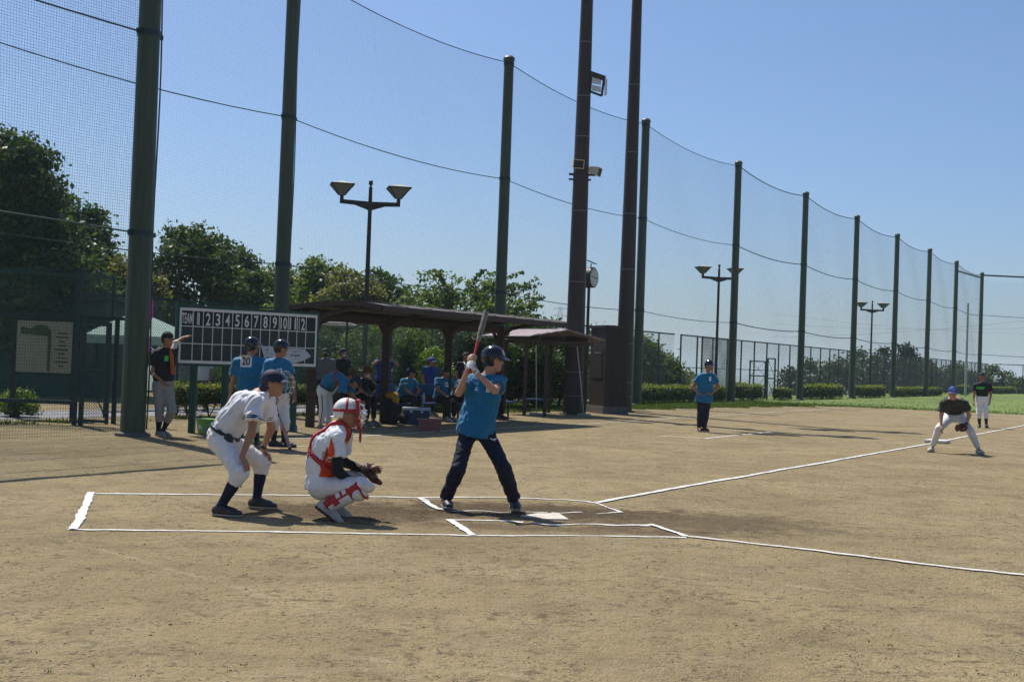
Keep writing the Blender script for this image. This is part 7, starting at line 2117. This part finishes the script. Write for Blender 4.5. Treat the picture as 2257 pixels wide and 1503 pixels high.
def sit(pos, yaw, h=1.7, lean=0.1, look=None, knees=0.12, seat=0.46, hands='knees'):
    f, r, q = frame(pos, yaw); k = h / 1.72
    J = dict(pelvis=q(0, 0, seat + .1), neck=q(lean + .02, 0, seat + .1 + .5 * k - lean * .3), head=q(lean + .08, 0, seat + .1 + .67 * k - lean * .45), face=look or f)
    for s, g in (('R', 1), ('L', -1)):
        J['sh' + s] = q(lean, g * .19, seat + .1 + .45 * k - lean * .3); J['hip' + s] = q(.02, g * .09, seat + .08); J['kn' + s] = q(.43, g * knees, seat + .1); J['an' + s] = q(.42, g * knees, .09); J['toe' + s] = q(.62, g * knees, .02)
        J['el' + s] = q(lean + .12, g * .25, seat + .1 + .2 * k); J['wr' + s] = q(.36, g * .08, seat + .2)
        if hands == 'between': J['wr' + s] = q(.4, g * .04, seat + .1)
    return J
FYAW = math.atan2(FD.x, -FD.y)
def simple(J, label, shirt, pants, head, seed, skin='skin', sleeve=0.6, shoes='shoegrey', out=True, mask=None, pt=1.9, group=None, extra=None, vox=0.0145):
    A = Person(J, label, vox, skin, seed=seed, group=group)
    A.body([A.default_hand('R', 0.5, fat=1.15), A.default_hand('L', 0.5, fat=1.15)])
    sh = A.shirt(M[shirt], sleeve, out=out, g=0.022, drop=0.05, amp=0.008, freq=18, flare=0.02)
    A.pants(M[pants], pt, 0.016, 0.016, 0, 0.006)
    if pt < 1.7: A.socks(M['black'], 0.4)
    A.shoes(M[shoes], M['sole']); A.hair()
    if head: A.cap(M[head])
    if mask: A.cloth_mask(M[mask])
    else: A.eyes()
    if extra: extra(A, sh)
    return A
def bench_at(s): return D(s, -0.22)
# seated, left to right
def hat(A, sh):
    o = MB().lathe(A.at(-0.01, 0, 0.05), A.up, [(0.17, -0.012), (0.175, 0.0), (0.1, 0.012), (0.095, 0.08), (0.07, 0.1), (0.01, 0.105)], 20).build('brimmed_hat', M['hatbrown'], A.e, True)
simple(sit(bench_at(1.75), FYAW, 1.68, 0.2, Vector((0.7, -0.7, -0.1))), 'seated man in black with brown brimmed hat and white face mask', 'black', 'black', None, 61, sleeve=1.0, shoes='shoegrey', mask='facemask', extra=hat)
simple(sit(bench_at(1.15) + Vector((0, 0, 0)), FYAW, 1.66, 0.3, Vector((0.6, -0.7, -0.35))), 'seated person in dark clothes half hidden behind the bending player', 'charcoal', 'black', 'hatbrown', 62)
def bright(A, sh): pass
simple(sit(bench_at(3.45), FYAW, 1.7, 0.18, Vector((0.95, -0.2, 0)), 0.1), 'seated player in turquoise seen from the side, behind the cooler', 'blue', 'black', 'navycap', 63, shoes='shoewhite')
def no12(A, sh):
    vs, fs = text_art('12', 0.12, 0.1, 0.005); f = nz(A.latS.cross(Vector((0, 0, 1)))); f = f if f.y < 0 else -f
    decal('chest_print', sh, vs, fs, M['printwhite'], sh, lerp(A.sp[2], A.sp[3], 0.3), f.cross(Vector((0, 0, 1))) * -1, (0, 0, 1), f, 0.005, 2)
simple(sit(bench_at(4.95) + FD * 0.08, FYAW - 0.35, 1.7, 0.1, Vector((0.75, -0.65, 0)), 0.1, hands='between'), 'seated player in turquoise with a white chest number, right of the cooler', 'blue', 'black', 'black', 64, shoes='shoewhite', extra=no12)
simple(sit(bench_at(5.75), FYAW, 1.66, 0.2, None, 0.12), 'seated player in turquoise half hidden by the batter', 'blue', 'black', 'navycap', 65)
simple(sit(bench_at(7.15), FYAW - 0.1, 1.7, 0.25, None, 0.14, hands='between'), 'seated player in turquoise and black just right of the batter', 'blue', 'black', 'navycap', 66, shoes='shoeblack')
# standing behind the hedge and fence
def sp(px, Y): return tpx(px, Y)
simple(stand(sp(950, 31.3), FYAW - 0.2, 1.52), 'person in bright blue cap standing behind the seated players', 'royal', 'black', 'royal', 67)
bcap = mat('bright_blue_cap', (0.01, 0.1, 0.42), 0.7)
simple(stand(sp(847, 31.4), 0.4, 1.68, None, 'up'), 'person in blue shirt and cap behind the dugout with arms raised', 'royal', 'navy', 'royal', 68, mask='facemask')
simple(stand(sp(717, 30.4), 0.3, 1.66), 'person in grey hoodie and dark mask behind the left dugout post', 'greyhood', 'black', 'black', 69, sleeve=1.9, mask='black')
simple(stand(sp(755, 31.0), 0.9, 1.68), 'person in black with white face mask beside the grey hoodie', 'black', 'black', 'black', 70, mask='facemask')
def towel(A, sh):
    J = A.J; f = A.face
    pr = [(econe(A.at(0.03, 0.06, -0.14), A.at(0.12, 0.06, -0.2), A.side, A.side, 0.035, 0.014, 0.04, 0.014), 0.02), (econe(A.at(0.12, 0.06, -0.2), A.at(0.14, 0.055, -0.42), A.side, A.side, 0.04, 0.014, 0.04, 0.014), 0.02)]
    sdf_obj('towel', pr, M['facemask'], A.e, 0.011)
simple(stand(sp(1026, 32.6), 0.5, 1.7), 'person in black with a white towel behind the middle dugout post', 'black', 'black', 'charcoal', 71, extra=towel)
simple(stand(sp(404, 28.9), 0.2, 1.45), 'person in checked shirt behind the left end of the hedge', 'plaid', 'greypants', None, 72, sleeve=0.9)
simple(stand(sp(446, 29.6), 0.0, 1.5), 'person in white shirt behind the hedge below the scoreboard', 'white', 'charcoal', None, 73)
# equipment bag with yellow top on the bench
def bag():
    c = D(2.55, 0.15)
    e = empty('equipment_bag', c, 'black equipment bag topped with a mustard yellow pad, by the dugout post', 'bag')
    sdf_obj('bag_body', [(ell(c + Vector((0, 0, 0.3)), LD, (0, 0, 1), 0.2, 0.32, 0.19), 0), (ell(c + Vector((0, 0, 0.12)), LD, (0, 0, 1), 0.21, 0.13, 0.2), 0.05)], M['black'], e, 0.014, 0.03, [(c + Vector((0, 0, 0.005)), (0, 0, -1))], (), (0.01, 20, 3))
    sdf_obj('yellow_pad', [(ell(c + Vector((0.02, 0, 0.64)), LD, (0, 0, 1), 0.17, 0.085, 0.14), 0), (ell(c + Vector((0.09, -0.05, 0.55)), LD, (0, 0, 1), 0.1, 0.1, 0.1), 0.04)], M['yellow'], e, 0.014, 0.03, (), (), (0.012, 25, 4))
    tube_obj('strap', [c + LD * 0.18 + Vector((0, 0, 0.45)), c + LD * 0.3 + Vector((0, 0, 0.6)), c + LD * 0.22 + Vector((0, 0, 0.3))], 0.014, M['black'], e)
bag()

# small clutter in the dugout
def bottle(p, label, m):
    o = MB().lathe(p, (0, 0, 1), [(0.033, 0.0), (0.035, 0.01), (0.034, 0.14), (0.026, 0.17), (0.014, 0.19), (0.014, 0.205)], 12).build('drink_bottle', m, None, True)
    finish(o, label, 'bottle')
    MB().lathe(p + Vector((0, 0, 0.205)), (0, 0, 1), [(0.016, 0), (0.016, 0.02)], 10).build('cap', M['facemask'], o)
bottle(D(4.25, -0.15, 0.442), 'pale blue drink bottle on the bench behind the cooler', mat('pale_blue_bottle', (0.2, 0.4, 0.5), 0.2))
bottle(D(6.4, -0.12, 0.442), 'amber tea bottle on the right part of the bench', mat('amber_bottle', (0.25, 0.1, 0.02), 0.2))
c = D(3.0, 0.35)
o = sdf_obj('duffel_bag', [(econe(c + LD * -0.2 + Vector((0, 0, 0.13)), c + LD * 0.22 + Vector((0, 0, 0.13)), FD, FD, 0.13, 0.12, 0.13, 0.12), 0)], M['navy'], None, 0.014, 0.02, [(c + Vector((0, 0, 0.004)), (0, 0, -1))], (), (0.008, 40, 9))
finish(o, 'navy duffel bag on the dugout floor left of the cooler', 'bag')
tube_obj('handle', [c + LD * -0.1 + FD * 0.06 + Vector((0, 0, 0.24)), c + LD * -0.05 + FD * 0.06 + Vector((0, 0, 0.31)), c + LD * 0.07 + FD * 0.06 + Vector((0, 0, 0.31)), c + LD * 0.12 + FD * 0.06 + Vector((0, 0, 0.24))], 0.012, M['black'], o)
# ------------------------------------------------------------------ summer haze
_xa, _xb, _ya, _yb = gx[0] - 50, gx[-1] + 50, gy[0] - 50, gy[-1] + 50
hz = MB().box(((_xa + _xb) / 2, (_ya + _yb) / 2, 16), ((_xb - _xa) / 2, 0, 0), (0, (_yb - _ya) / 2, 0), (0, 0, 51.2)).build('haze', M['chalk'])
hm = bpy.data.materials.new('thin_summer_haze'); hm.use_nodes = True
for n_ in list(hm.node_tree.nodes):
    if n_.type == 'BSDF_PRINCIPLED': hm.node_tree.nodes.remove(n_)
pv = hm.node_tree.nodes.new('ShaderNodeVolumePrincipled')
pv.inputs['Color'].default_value = (0.80, 0.95, 0.97, 1)
pv.inputs['Density'].default_value = 0.00035
pv.inputs['Anisotropy'].default_value = 0.2
hm.node_tree.links.new(pv.outputs[0], hm.node_tree.nodes['Material Output'].inputs['Volume'])
hz.data.materials.clear(); hz.data.materials.append(hm)
finish(hz, 'thin pale summer haze over the field', 'haze', kind='stuff')
